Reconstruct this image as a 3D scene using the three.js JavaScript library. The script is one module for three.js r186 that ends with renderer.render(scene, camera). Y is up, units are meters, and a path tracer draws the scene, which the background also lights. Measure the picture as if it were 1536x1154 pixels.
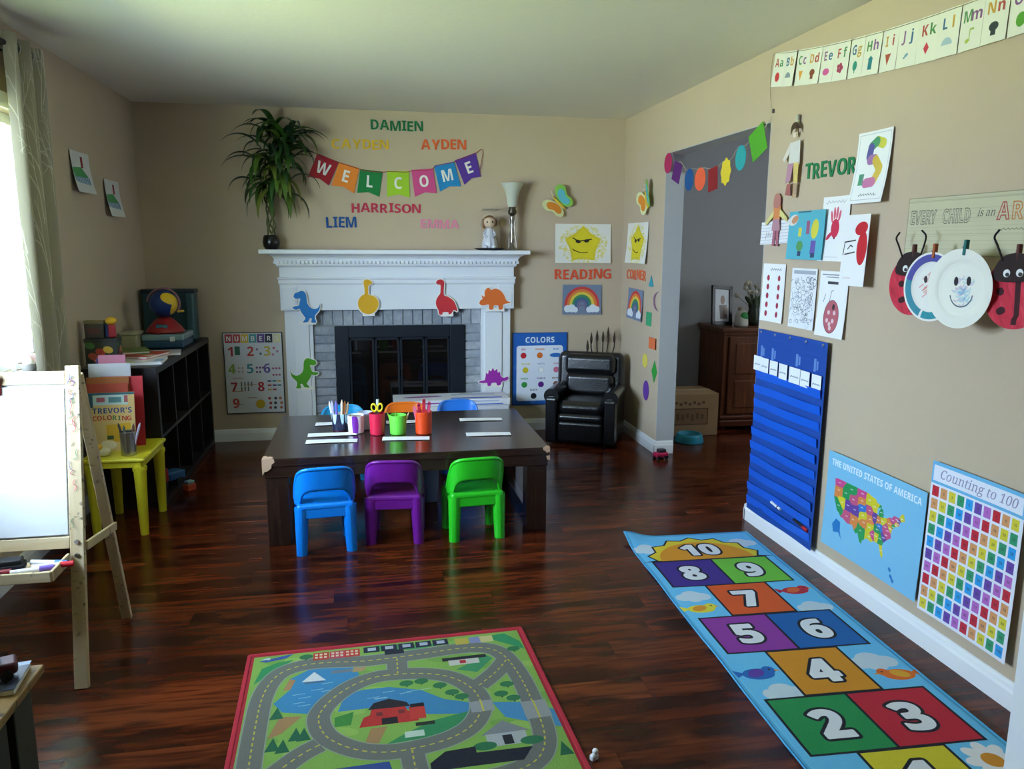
import * as THREE from 'three';
import { RoundedBoxGeometry } from 'three/addons/geometries/RoundedBoxGeometry.js';
import { mergeGeometries } from 'three/addons/utils/BufferGeometryUtils.js';
import { FontLoader } from 'three/addons/loaders/FontLoader.js';
import { RectAreaLightUniformsLib } from 'three/addons/lights/RectAreaLightUniformsLib.js';

// ---------- camera, sky, sun, daylight, exposure ----------
const scene = new THREE.Scene();
const camera = new THREE.PerspectiveCamera(52.6, 1536 / 1154, 0.05, 200);
camera.rotation.order = 'YXZ';
camera.position.set(0, 1.4685, 0);
camera.rotation.set(-0.1762, -0.1841, 0.0049);
const renderer = new THREE.WebGLRenderer({ antialias: true });
renderer.toneMapping = THREE.LinearToneMapping;
renderer.toneMappingExposure = 1.07;
renderer.shadowMap.enabled = true;
RectAreaLightUniformsLib.init();
scene.background = new THREE.Color(0.64, 0.81, 1.0);
scene.backgroundIntensity = 5.5;
const sun = new THREE.DirectionalLight(0xfff1d8, 250);
sun.position.set(9, 14, -8); sun.target.position.set(-5, 0, -3.3);
sun.castShadow = true; sun.shadow.mapSize.set(2048, 2048);
Object.assign(sun.shadow.camera, { left: -14, right: 14, top: 14, bottom: -14, near: 1, far: 50 });
scene.add(sun, sun.target);
// daylight through the big window: the sky seen through the panes, aimed inwards and down
const skyLight = new THREE.RectAreaLight(new THREE.Color(0.58, 0.77, 1.0), 42, 2.4, 1.3);
skyLight.position.set(-2.5, 1.66, -2.35); skyLight.lookAt(-1.9, 1.26, -3.05);
scene.add(skyLight);
// daylight through the window of the next room
const hallLight = new THREE.RectAreaLight(new THREE.Color(1.0, 0.97, 0.9), 1.9, 1.1, 1.0);
hallLight.position.set(4.42, 1.5, -4.3); hallLight.lookAt(2.9, 0.8, -5.0);
scene.add(hallLight);

// ---------- room numbers (metres) ----------
const XL = -1.564, XR = 2.015, ZB = -6.031, H = 2.44, PI = Math.PI;
const DZ0 = -5.165, DZ1 = -3.76, DH = 2.09, WT = 0.126;      // doorway and wall thickness
const WZ0 = -4.2, WZ1 = -2.0, WY0 = 0.9, WY1 = 2.06;         // window

// ---------- helpers ----------
let seed = 7;
const rnd = () => { seed = (seed * 1664525 + 1013904223) >>> 0; return seed / 4294967296; };
const rr = (a, b) => a + (b - a) * rnd();
const taken = {};
function numbered(n) { const k = taken[n] = (taken[n] ?? -1) + 1; return k ? `${n}_${String(k).padStart(3, '0')}` : n; }
const C = (c) => new THREE.Color(c);
function mat(color, roughness = 0.6, o = {}) {
  const P = ['clearcoat', 'clearcoatRoughness', 'sheen', 'transmission', 'thickness', 'ior', 'sheenRoughness', 'sheenColor', 'specularIntensity'].some((k) => k in o);
  return new (P ? THREE.MeshPhysicalMaterial : THREE.MeshStandardMaterial)({ color: C(color), roughness, ...o });
}
function mesh(name, geo, m, parent, p, r) {
  const o = new THREE.Mesh(geo, m); o.name = name; o.castShadow = o.receiveShadow = true;
  if (p) o.position.set(...p); if (r) o.rotation.set(...r);
  if (parent) parent.add(o); return o;
}
function tag(o, label, category, group) { Object.assign(o.userData, { label, category }); if (group) o.userData.group = group; return o; }
function thing(name, label, category, p = [0, 0, 0], r = [0, 0, 0], group) {
  const o = new THREE.Group(); o.name = numbered(name); o.position.set(...p); o.rotation.set(...r); scene.add(o); return tag(o, label, category, group);
}
function solo(name, geo, m, label, category, p, r, group) { return tag(mesh(numbered(name), geo, m, scene, p, r), label, category, group); }
function struct(name, geo, m, p, r) { const o = geo ? mesh(numbered(name), geo, m, scene, p, r) : new THREE.Group(); if (!geo) { o.name = numbered(name); scene.add(o); } o.userData.kind = 'structure'; return o; }
const box = (w, h, d, x = 0, y = 0, z = 0) => new THREE.BoxGeometry(w, h, d).translate(x, y, z);
const rbox = (w, h, d, r = 0.005, x = 0, y = 0, z = 0, s = 2) => new RoundedBoxGeometry(w, h, d, s, Math.min(r, w / 2.02, h / 2.02, d / 2.02)).translate(x, y, z);
const bx = (x0, x1, y0, y1, z0, z1, r) => r ? rbox(x1 - x0, y1 - y0, z1 - z0, r, (x0 + x1) / 2, (y0 + y1) / 2, (z0 + z1) / 2) : box(x1 - x0, y1 - y0, z1 - z0, (x0 + x1) / 2, (y0 + y1) / 2, (z0 + z1) / 2);
const cyl = (r0, r1, h, x = 0, y = 0, z = 0, n = 24) => new THREE.CylinderGeometry(r1, r0, h, n).translate(x, y, z);
const ball = (r, x = 0, y = 0, z = 0, n = 20) => new THREE.SphereGeometry(r, n, Math.round(n * 0.7)).translate(x, y, z);
const lathe = (pts, n = 28) => new THREE.LatheGeometry(pts.map(([r, y]) => new THREE.Vector2(r, y)), n);
const V3 = (p) => new THREE.Vector3(...p);
const tube = (pts, r, n = 24, m = 6) => new THREE.TubeGeometry(new THREE.CatmullRomCurve3(pts.map(V3)), n, r, m);
const merge = (a) => mergeGeometries(a.map((g) => g.index ? g.toNonIndexed() : g));
function bar(a, b, w, t, r = 0.003) {                       // a squared stick from a to b, w wide along x
  const A = V3(a), B = V3(b), d = B.clone().sub(A), g = rbox(w, d.length(), t, r);
  const y = d.clone().normalize(), x = new THREE.Vector3(1, 0, 0).addScaledVector(y, -y.x).normalize(), z = x.clone().cross(y);
  return g.applyMatrix4(new THREE.Matrix4().makeBasis(x, y, z).setPosition(A.add(B).multiplyScalar(0.5)));
}
function uvm(g, grain = 'x', s = 1, ox = 0, oy = 0) {        // texture coordinates in metres by the way a face points, grain along u
  const p = g.attributes.position, n = g.attributes.normal, uv = new Float32Array(p.count * 2);
  for (let i = 0; i < p.count; i++) {
    const P = { x: p.getX(i), y: p.getY(i), z: p.getZ(i) }, N = [Math.abs(n.getX(i)), Math.abs(n.getY(i)), Math.abs(n.getZ(i))];
    const k = N.indexOf(Math.max(...N)), ax = ['x', 'y', 'z'].filter((_, j) => j !== k);
    const u = ax.includes(grain) ? grain : ax[0], v = ax.find((q) => q !== u);
    uv[2 * i] = P[u] * s + ox; uv[2 * i + 1] = P[v] * s + oy;
  }
  g.setAttribute('uv', new THREE.BufferAttribute(uv, 2)); return g;
}
function extr(shape, d, bev = 0, curve = 10) { return new THREE.ExtrudeGeometry(shape, { depth: d, bevelEnabled: bev > 0, bevelThickness: bev, bevelSize: bev, bevelSegments: 2, curveSegments: curve }); }
const poly = (pts) => { const s = new THREE.Shape(); pts.forEach(([x, y], i) => i ? s.lineTo(x, y) : s.moveTo(x, y)); s.closePath(); return s; };
function smooth(pts, n = 60) { const c = new THREE.CatmullRomCurve3(pts.map(([x, y]) => new THREE.Vector3(x, y, 0)), true, 'catmullrom', 0.5); return c.getPoints(n).slice(0, n).map((p) => [p.x, p.y]); }
function grow(pts, d) {                                      // an outline moved outwards by d
  let a = 0; pts.forEach(([x, y], i) => { const q = pts[(i + 1) % pts.length]; a += x * q[1] - q[0] * y; });
  const s = a > 0 ? 1 : -1, n = pts.length;
  return pts.map((p, i) => { const a0 = pts[(i + n - 1) % n], b0 = pts[(i + 1) % n], dx = b0[0] - a0[0], dy = b0[1] - a0[1], l = Math.hypot(dx, dy) || 1; return [p[0] + s * d * dy / l, p[1] - s * d * dx / l]; });
}
function sheet(w, h, bend = () => 0, nx = 8, ny = 8, t = 0.001, rect = [0, 0, 1, 1]) {   // a sheet of paper with its own thickness, front towards +z
  const pos = [], uv = [], idx = [];
  for (const side of [0, 1]) for (let j = 0; j <= ny; j++) for (let i = 0; i <= nx; i++) {
    const u = i / nx, v = j / ny; pos.push((u - 0.5) * w, (v - 0.5) * h, bend(u, v) - side * t);
    uv.push(rect[0] + u * (rect[2] - rect[0]), rect[1] + v * (rect[3] - rect[1]));
  }
  const n = (nx + 1) * (ny + 1), at = (s, i, j) => s * n + j * (nx + 1) + i;
  for (let j = 0; j < ny; j++) for (let i = 0; i < nx; i++) {
    const a = at(0, i, j), b = at(0, i + 1, j), c = at(0, i + 1, j + 1), d = at(0, i, j + 1); idx.push(a, b, c, a, c, d);
    idx.push(a + n, c + n, b + n, a + n, d + n, c + n);
  }
  const rim = (i0, j0, i1, j1) => { const a = at(0, i0, j0), b = at(0, i1, j1); idx.push(a, a + n, b + n, a, b + n, b); };
  for (let i = 0; i < nx; i++) { rim(i, 0, i + 1, 0); rim(i + 1, ny, i, ny); }
  for (let j = 0; j < ny; j++) { rim(0, j + 1, 0, j); rim(nx, j, nx, j + 1); }
  const g = new THREE.BufferGeometry();
  g.setAttribute('position', new THREE.Float32BufferAttribute(pos, 3)); g.setAttribute('uv', new THREE.Float32BufferAttribute(uv, 2)); g.setIndex(idx); g.computeVertexNormals(); return g;
}
const ROT = { B: [0, 0, 0], R: [0, -PI / 2, 0], L: [0, PI / 2, 0] };
const onWall = (side, a, y, off = 0.004) => side === 'B' ? [a, y, ZB + off] : side === 'R' ? [XR - off, y, a] : [XL + off, y, a];
function canvasTex(w, h, draw) {
  const c = document.createElement('canvas'); c.width = w; c.height = h; const g = c.getContext('2d'); draw(g, w, h);
  const t = new THREE.CanvasTexture(c); t.colorSpace = THREE.SRGBColorSpace; t.anisotropy = 8; return t;
}
// value noise, periodic in px, py
const hsh = (x, y, s) => { let h = (x * 374761393 + y * 668265263 + s * 1442695041) | 0; h = Math.imul(h ^ (h >>> 13), 1274126177); return ((h ^ (h >>> 16)) >>> 0) / 4294967296; };
function vn(x, y, px, py, s) {
  const xi = Math.floor(x), yi = Math.floor(y), f = x - xi, q = y - yi, a = f * f * (3 - 2 * f), b = q * q * (3 - 2 * q), w = (i, j) => hsh(((i % px) + px) % px, ((j % py) + py) % py, s);
  return (w(xi, yi) * (1 - a) + w(xi + 1, yi) * a) * (1 - b) + (w(xi, yi + 1) * (1 - a) + w(xi + 1, yi + 1) * a) * b;
}
function fbm(u, v, fx, fy, s, oct = 4) { let t = 0, k = 0.5, n = 0; for (let o = 0; o < oct; o++) { t += k * vn(u * fx, v * fy, fx, fy, s + o); n += k; k *= 0.5; fx *= 2; fy *= 2; } return t / n; }
function dataTex(w, h, fn, srgb = true) {
  const d = new Uint8Array(w * h * 4);
  for (let j = 0; j < h; j++) for (let i = 0; i < w; i++) { const c = fn(i / w, j / h), k = (j * w + i) * 4; d[k] = c[0]; d[k + 1] = c[1]; d[k + 2] = c[2]; d[k + 3] = 255; }
  const t = new THREE.DataTexture(d, w, h); t.magFilter = THREE.LinearFilter; t.minFilter = THREE.LinearMipmapLinearFilter; t.generateMipmaps = true; t.wrapS = t.wrapT = THREE.RepeatWrapping; if (srgb) t.colorSpace = THREE.SRGBColorSpace; t.needsUpdate = true; return t;
}
const mix3 = (a, b, t) => { t = Math.max(0, Math.min(1, t)); return [a[0] + (b[0] - a[0]) * t, a[1] + (b[1] - a[1]) * t, a[2] + (b[2] - a[2]) * t]; };
function withRepeat(t, x, y) { const c = t.clone(); c.wrapS = c.wrapT = THREE.RepeatWrapping; c.repeat.set(x, y); c.needsUpdate = true; return c; }
const font = await new FontLoader().loadAsync('fonts/droid/droid_sans_bold.typeface.json');
function letterGeo(ch, size, depth = 0.003) { const g = new THREE.ExtrudeGeometry(font.generateShapes(ch, size), { depth, bevelEnabled: false, curveSegments: 6 }); g.computeBoundingBox(); const b = g.boundingBox; g.translate(-(b.min.x + b.max.x) / 2, -(b.min.y + b.max.y) / 2, 0); return { g, w: b.max.x - b.min.x, h: b.max.y - b.min.y }; }

// ---------- shared materials ----------
const plasterBump = dataTex(256, 256, (u, v) => { const n = 255 * (0.6 * fbm(u, v, 40, 40, 3, 3) + 0.4 * fbm(u, v, 12, 12, 9, 3)); return [n, n, n]; }, false);
const pb = withRepeat(plasterBump, 1.3, 1.3);
const wallTone = dataTex(256, 256, (u, v) => { const n = fbm(u, v, 5, 5, 31, 4) - 0.5; return [194 + n * 9, 176 + n * 9, 151 + n * 10]; });
const M = {
  wall: mat(0xffffff, 0.85, { map: withRepeat(wallTone, 0.35, 0.35), bumpMap: pb, bumpScale: 0.0006 }),
  ceiling: mat(0xe4ded4, 0.95, { bumpMap: pb, bumpScale: 0.001 }),
  grey: mat(0xb2b3b2, 0.85, { bumpMap: pb, bumpScale: 0.0006 }),
  white: mat(0xe9ecee, 0.42),
  trim: mat(0xeef0f2, 0.4),
  black: mat(0x0d0d0f, 0.5),
  paper: mat(0xf2f2ee, 0.85),
  steel: mat(0xb9bcc0, 0.28, { metalness: 1 }),
};
const woodFloor = dataTex(2048, 512, (u, v) => {
  const w = v + 0.02 * (fbm(u, v, 3, 4, 50, 3) - 0.5), a = fbm(u, w, 4, 40, 11, 4), b = fbm(u, w, 9, 150, 21, 3), d = fbm(u, w, 6, 26, 41, 4), e = fbm(u, w, 3, 9, 47, 3);
  let c = mix3([92, 41, 20], [120, 58, 30], a * 1.4 - 0.2); c = mix3(c, [42, 17, 9], Math.max(0, d - 0.46) * 3.4); c = mix3(c, [54, 22, 11], Math.max(0, b - 0.48) * 2.2); return mix3(c, [66, 29, 15], Math.max(0, e - 0.5));
});
const darkWood = dataTex(1024, 256, (u, v) => { const a = fbm(u, v, 4, 60, 61, 4), b = fbm(u, v, 10, 160, 71, 3); return mix3([34, 22, 17], [62, 43, 34], a * 0.9 + b * 0.4 - 0.2); });
const paleWood = dataTex(512, 256, (u, v) => { const a = fbm(u, v + 0.04 * fbm(u, v, 2, 3, 8, 2), 3, 26, 81, 4), b = fbm(u, v, 40, 30, 5, 3); let c = mix3([188, 164, 124], [222, 203, 167], a * 1.4 - 0.2); return b > 0.69 ? mix3(c, [96, 84, 70], (b - 0.69) * 6) : c; });
const cabWood = dataTex(512, 256, (u, v) => { const a = fbm(u, v + 0.05 * fbm(u, v, 2, 3, 8, 2), 3, 30, 91, 4), b = fbm(u, v, 8, 90, 5, 3); return mix3([74, 38, 20], [128, 74, 40], a * 1.2 + b * 0.4 - 0.35); });
const leatherBump = dataTex(256, 256, (u, v) => { const n = 255 * (0.7 * fbm(u, v, 46, 46, 17, 2) + 0.3 * fbm(u, v, 8, 8, 19, 2)); return [n, n, n]; }, false);

// ---------- outdoors: lawn beyond the window ----------
{
  const lawnTex = dataTex(256, 256, (u, v) => { const n = fbm(u, v, 20, 20, 5, 4); return mix3([112, 140, 34], [160, 182, 62], n * 1.6 - 0.3); });
  struct('lawn', uvm(bx(-9.5, -1.8, -0.45, -0.35, -26, 22), 'x', 0.25), mat(0xffffff, 1, { map: lawnTex }));
  const road = dataTex(128, 128, (u, v) => { const n = 62 + 16 * fbm(u, v, 24, 24, 15, 3); return [n, n, n + 3]; });
  struct('added_dark_ground', uvm(bx(-60, -9.5, -0.5, -0.4, -60, 60), 'x', 0.3), mat(0xffffff, 1, { map: road }));  // unseen ground added past the lawn, kept dark to limit bounce on upper walls
}
// ---------- room shell ----------
function wallShape(x0, x1, y0, y1, holes) { const s = poly([[x0, y0], [x1, y0], [x1, y1], [x0, y1]]); for (const [a, b, c, d] of holes) { const h = new THREE.Path(); h.moveTo(a, c); h.lineTo(a, d); h.lineTo(b, d); h.lineTo(b, c); h.closePath(); s.holes.push(h); } return s; }
{
  const fz0 = -6.3, fz1 = 4;
  // back wall with the firebox opening
  const wb = poly([[XL - 0.15, -0.1], [-0.24, -0.1], [-0.24, 0.862], [0.738, 0.862], [0.738, -0.1], [XR + WT, -0.1], [XR + WT, H], [XL - 0.15, H]]);
  struct('wall_back', uvm(extr(wb, 0.15), 'x'), M.wall, [0, 0, ZB - 0.15]);
  // wall with the doorway: drawn along z, turned so that it faces the room
  const wr = poly([[-6.2, -0.1], [DZ0, -0.1], [DZ0, DH], [DZ1, DH], [DZ1, -0.1], [-1.42, -0.1], [-1.42, H], [-6.2, H]]);
  struct('wall_right', uvm(extr(wr, WT), 'x'), M.wall, [XR + WT, 0, 0], [0, -PI / 2, 0]);
  const wl = wallShape(-6.2, fz1, -0.4, H + 0.1, [[WZ0, WZ1, WY0, WY1]]);
  struct('wall_left', uvm(extr(wl, 0.15), 'x'), M.wall, [XL, 0, 0], [0, -PI / 2, 0]);
  struct('wall_front', uvm(bx(XL - 0.15, 4.6, -0.4, H, fz1, fz1 + 0.12)), M.wall);
  struct('wall_return', uvm(bx(1.595, XR + 0.2, -0.1, H, -1.5, -1.38)), M.wall);          // end of the cased opening the room is seen through
  struct('trim_opening', merge([rbox(0.022, H, 0.19, 0.004, 1.584, H / 2, -1.44), rbox(0.075, H, 0.02, 0.006, 1.613, H / 2, -1.51)]), M.trim);
  struct('wall_outer', uvm(bx(4.4, 4.52, -0.1, H, -1.5, fz1)), M.wall);
  // the next room
  struct('wall_hall_back', uvm(bx(XR + WT - 0.01, 4.7, -0.1, H, -6.4, -6.25)), M.grey);
  struct('wall_hall_side', uvm(extr(wallShape(-6.4, -1.4, -0.4, H + 0.1, [[-4.9, -3.7, 1.0, 2.0]]), 0.12), 'x'), M.grey, [4.6, 0, 0], [0, -PI / 2, 0]);
  struct('wall_hall_front', uvm(bx(XR + 0.2, 4.6, -0.1, H, -1.5, -1.4)), M.grey);
  struct('wall_hall_lining', uvm(merge([bx(XR + WT, XR + WT + 0.008, 0, H, DZ1, -1.5), bx(XR + WT, XR + WT + 0.008, 0, H, -6.25, DZ0), bx(XR + WT, XR + WT + 0.008, DH, H, DZ0, DZ1)])), M.grey);
  struct('ceiling', uvm(bx(XL - 0.45, 4.9, H, H + 0.25, fz0 - 0.4, fz1 + 0.4)), M.ceiling);
  struct('added_sun_shade', bx(4.9, 8.2, H + 0.1, H + 0.2, -7, 0), M.ceiling);  // unseen slab, added to keep direct sun out of the next room's window
  // doorway lining
  struct('trim_doorway', merge([bx(XR, XR + WT + 0.008, 0, DH, DZ0, DZ0 + 0.006), bx(XR, XR + WT + 0.008, 0, DH, DZ1 - 0.006, DZ1), bx(XR, XR + WT + 0.008, DH - 0.006, DH, DZ0, DZ1)]), M.grey);
}
// ---------- floor of boards ----------
{
  const floor = struct('floor');
  mesh('subfloor', bx(XL - 0.15, 4.7, -0.2, -0.012, -6.5, 4.1), mat(0x120806, 0.9), floor);
  const tints = [0xffffff, 0xf0e6de, 0xfff2ea, 0xe2d6ce].map((c) => mat(c, 0.2, { map: woodFloor, specularIntensity: 0.5 }));
  const rowW = 0.127, L = 1.21, gap = 0.0007, rest = [];
  for (let r = 0, z = -6.42; z < 4; r++, z += rowW) {
    let x = XL - 0.1 - ((r * 0.43 + hsh(r, 3, 5) * 0.3) % 1) * L;
    for (; x < 4.65; x += L) {
      const a = Math.max(x, XL - 0.1), b = Math.min(x + L, 4.65); if (b - a < 0.05) continue;
      const g = box(b - a - gap, 0.012, rowW - gap, 0, -0.006, 0), k = Math.floor(rnd() * 4);
      uvm(g, 'x', 0.62, rnd() * 3, rnd() * 3);
      const seen = z > -6.2 && z < -1.75 && a < 2.1 || (z < -4.3 && a < 3.4);
      if (seen) mesh('plank', g, tints[k], floor, [(a + b) / 2, 0, z + rowW / 2]);
      else rest.push(g.translate((a + b) / 2, 0, z + rowW / 2));
    }
  }
  const o = mesh('plank_field', merge(rest), tints[0], floor); o.userData.kind = 'stuff';
}
// ---------- skirting ----------
{
  const prof = poly([[0, 0], [0.016, 0], [0.016, 0.06], [0.012, 0.07], [0.010, 0.082], [0.005, 0.09], [0, 0.092]]);
  const run = (len) => extr(prof, len);
  const back = (x0, x1) => { const g = run(x1 - x0).applyMatrix4(new THREE.Matrix4().makeBasis(new THREE.Vector3(0, 0, 1), new THREE.Vector3(0, 1, 0), new THREE.Vector3(-1, 0, 0))); return g.translate(x1, 0, ZB); };
  const right = (z0, z1) => run(z1 - z0).applyMatrix4(new THREE.Matrix4().makeBasis(new THREE.Vector3(-1, 0, 0), new THREE.Vector3(0, 1, 0), new THREE.Vector3(0, 0, -1))).translate(XR, 0, z1);
  const left = (z0, z1) => run(z1 - z0).translate(XL, 0, z0);
  struct('baseboard_back', merge([back(XL, -0.61), back(1.105, XR)]), M.trim);
  struct('baseboard_right', merge([right(ZB, DZ0 + 0.016), right(DZ1 - 0.016, -1.5)]), M.trim);
  struct('baseboard_left', left(ZB, 4), M.trim);
  const jamb = (z, s) => run(WT + 0.016).applyMatrix4(new THREE.Matrix4().makeBasis(new THREE.Vector3(0, 0, s), new THREE.Vector3(0, 1, 0), new THREE.Vector3(-s, 0, 0))).translate(s > 0 ? XR + WT : XR - 0.016, 0, z);
  struct('baseboard_doorway', merge([jamb(DZ0 + 0.006, 1), jamb(DZ1 - 0.006, -1)]), M.trim);
  struct('baseboard_hall', run(2.5).applyMatrix4(new THREE.Matrix4().makeBasis(new THREE.Vector3(0, 0, 1), new THREE.Vector3(0, 1, 0), new THREE.Vector3(-1, 0, 0))).translate(4.6, 0, -6.25), M.trim);
}
// ---------- window, sill ----------
{
  const w = struct('window_1'), x0 = XL - 0.11, x1 = XL - 0.05, f = 0.05;
  mesh('frame', merge([bx(x0, x1, WY0, WY1, WZ0, WZ0 + f, .004), bx(x0, x1, WY0, WY1, WZ1 - f, WZ1, .004), bx(x0, x1, WY0, WY0 + f, WZ0, WZ1, .004), bx(x0, x1, WY1 - f, WY1, WZ0, WZ1, .004)]), M.trim, w);
  mesh('mullion', bx(x0, x1, WY0, WY1, -3.13, -3.07, .004), M.trim, w);
  const glass = mat(0xffffff, 0.02, { transmission: 1, thickness: 0, ior: 1.45 });
  mesh('pane', bx(x0 + 0.028, x0 + 0.032, WY0 + f, WY1 - f, WZ0 + f, -3.13), glass, w); mesh('pane', bx(x0 + 0.028, x0 + 0.032, WY0 + f, WY1 - f, -3.07, WZ1 - f), glass, w);
  mesh('sill', bx(XL - 0.05, XL + 0.07, WY0 - 0.035, WY0, WZ0 - 0.05, WZ1 + 0.05, .008), M.trim, w);
  mesh('casing', merge([bx(XL, XL + 0.015, WY0 - 0.1, WY0 - 0.035, WZ0 - 0.05, WZ1 + 0.05, .003), bx(XL, XL + 0.015, WY0, WY1 + 0.07, WZ0 - 0.06, WZ0, .003), bx(XL, XL + 0.015, WY0, WY1 + 0.07, WZ1, WZ1 + 0.06, .003), bx(XL, XL + 0.015, WY1, WY1 + 0.07, WZ0, WZ1, .003)]), M.trim, w);
  const h = struct('window_2');
  mesh('frame', merge([bx(4.5, 4.56, 1.0, 2.0, -4.9, -4.86), bx(4.5, 4.56, 1.0, 2.0, -3.74, -3.7), bx(4.5, 4.56, 1.0, 1.04, -4.9, -3.7), bx(4.5, 4.56, 1.96, 2.0, -4.9, -3.7)]), M.trim, h);
  mesh('pane', bx(4.53, 4.534, 1.04, 1.96, -4.86, -3.74), glass, h);
}

// ---------- fireplace ----------
function molding(levels) {          // levels [y, x0, x1, zfront]; front and both returns against the wall
  const pos = [], q = (a, b, c, d) => { pos.push(...a, ...b, ...c, ...a, ...c, ...d); };
  for (let i = 0; i + 1 < levels.length; i++) {
    const [y0, a0, b0, f0] = levels[i], [y1, a1, b1, f1] = levels[i + 1];
    q([a0, y0, f0], [b0, y0, f0], [b1, y1, f1], [a1, y1, f1]);
    q([a0, y0, 0], [a0, y0, f0], [a1, y1, f1], [a1, y1, 0]);
    q([b0, y0, f0], [b0, y0, 0], [b1, y1, 0], [b1, y1, f1]);
  }
  const [yb, ab, bb, fb] = levels[0], [yt, at, bt, ft] = levels[levels.length - 1];
  q([ab, yb, 0], [bb, yb, 0], [bb, yb, fb], [ab, yb, fb]); q([at, yt, ft], [bt, yt, ft], [bt, yt, 0], [at, yt, 0]);
  const g = new THREE.BufferGeometry(); g.setAttribute('position', new THREE.Float32BufferAttribute(pos, 3)); g.setAttribute('uv', new THREE.Float32BufferAttribute(new Float32Array(pos.length / 3 * 2), 2)); g.computeVertexNormals(); return g;
}
{
  const t = thing('fireplace_mantel', 'white painted wooden mantelpiece with moulded shelf and panelled legs', 'mantelpiece', [0, 0, ZB]);
  mesh('mantel_shelf', bx(-0.748, 1.22, 1.405, 1.436, 0, 0.22, .006), M.white, t);
  const x0 = -0.64, x1 = 1.13;
  const cove = []; for (let i = 0; i <= 8; i++) { const a = i / 8 * PI / 2, o = 0.075 * (1 - Math.cos(a)); cove.push([1.358 + 0.047 * Math.sin(a), x0 - 0.012 - o, x1 + 0.012 + o, 0.122 + o]); }
  mesh('crown_molding', molding([[1.31, x0 + 0.006, x1 - 0.006, 0.1], [1.322, x0 - 0.004, x1 + 0.004, 0.112], [1.33, x0 - 0.004, x1 + 0.004, 0.112], ...cove]), M.white, t);
  const teeth = []; for (let x = x0; x < x1 - 0.012; x += 0.03) teeth.push(bx(x, x + 0.017, 1.334, 1.354, 0.1, 0.13)); for (const s of [-1, 1]) for (let z = 0.01; z < 0.11; z += 0.03) teeth.push(bx(s < 0 ? x0 - 0.02 : x1, s < 0 ? x0 : x1 + 0.02, 1.334, 1.354, z, z + 0.017));
  const dt = mesh('dentil_molding', merge(teeth), M.white, t); dt.userData.kind = 'stuff';
  mesh('frieze_board', bx(-0.626, 1.119, 0.991, 1.318, 0, 0.078, .003), M.white, t);
  mesh('frieze_molding', molding([[1.178, -0.63, 1.123, 0.08], [1.19, -0.634, 1.127, 0.087], [1.215, -0.634, 1.127, 0.087], [1.224, -0.64, 1.133, 0.094], [1.232, -0.64, 1.133, 0.094], [1.236, -0.63, 1.123, 0.08]]), M.white, t);
  for (const [a, b] of [[-0.626, -0.505], [0.995, 1.119]]) { const k = mesh('corner_block', bx(a, b, 0.991, 1.176, 0.06, 0.088, .004), M.white, t); mesh('bead', bx(a + 0.016, b - 0.016, 1.007, 1.16, 0.08, 0.092, .003), M.white, k); }
  for (const [a, b, ia, ib] of [[-0.605, -0.404, -0.54, -0.43], [0.866, 1.097, 0.892, 1.03]]) {
    const p = mesh('pilaster', bx(a, b, 0, 0.991, 0, 0.055, .003), M.white, t);
    mesh('panel', bx(ia, ib, 0.16, 0.965, 0.05, 0.066, .004), M.white, p); mesh('plinth', bx(a - 0.006, b + 0.006, 0, 0.13, 0, 0.07, .005), M.white, p);
  }
  mesh('inner_molding', merge([bx(-0.404, 0.866, 0.991, 1.006, 0.03, 0.07, .003)]), M.white, t);
}
{
  const t = thing('brick_surround', 'whitewashed grey brick facing around the black fireplace doors', 'brickwork', [0, 0, ZB + 0.001]);
  mesh('mortar', merge([bx(-0.405, -0.244, 0, 1.0, 0.0, 0.014), bx(0.741, 0.868, 0, 1.0, 0, 0.014), bx(-0.244, 0.741, 0.866, 1.0, 0, 0.014)]), mat(0x9aa0a5, 0.95), t);
  const bt = dataTex(256, 128, (u, v) => { const n = fbm(u, v, 8, 8, 13, 4), k = fbm(u, v, 30, 10, 23, 3); return mix3([188, 192, 196], [150, 156, 162], n * 1.3 + k * 0.5 - 0.5); });
  const tones = [0xffffff, 0xf0f2f5, 0xe2e6ea].map((c) => mat(c, 0.85, { map: bt, bumpMap: withRepeat(plasterBump, 4, 4), bumpScale: 0.002 }));
  const brick = (x0, x1, y0, y1) => mesh('brick', uvm(bx(x0, x1, y0, y1, 0.002, 0.024 + rr(-.002, .003), .004), 'x', 3, rnd(), rnd()), tones[Math.floor(rnd() * 3)], t);
  const rows = 13, h = 0.866 / rows;
  for (let i = 0; i < rows; i++) { brick(-0.403, -0.247, i * h + 0.004, (i + 1) * h - 0.004); brick(0.744, 0.866, i * h + 0.004, (i + 1) * h - 0.004); }
  const n = 17, w = (0.868 + 0.405) / n; for (let i = 0; i < n; i++) brick(-0.405 + i * w + 0.004, -0.405 + (i + 1) * w - 0.004, 0.872, 0.997);
}
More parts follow.
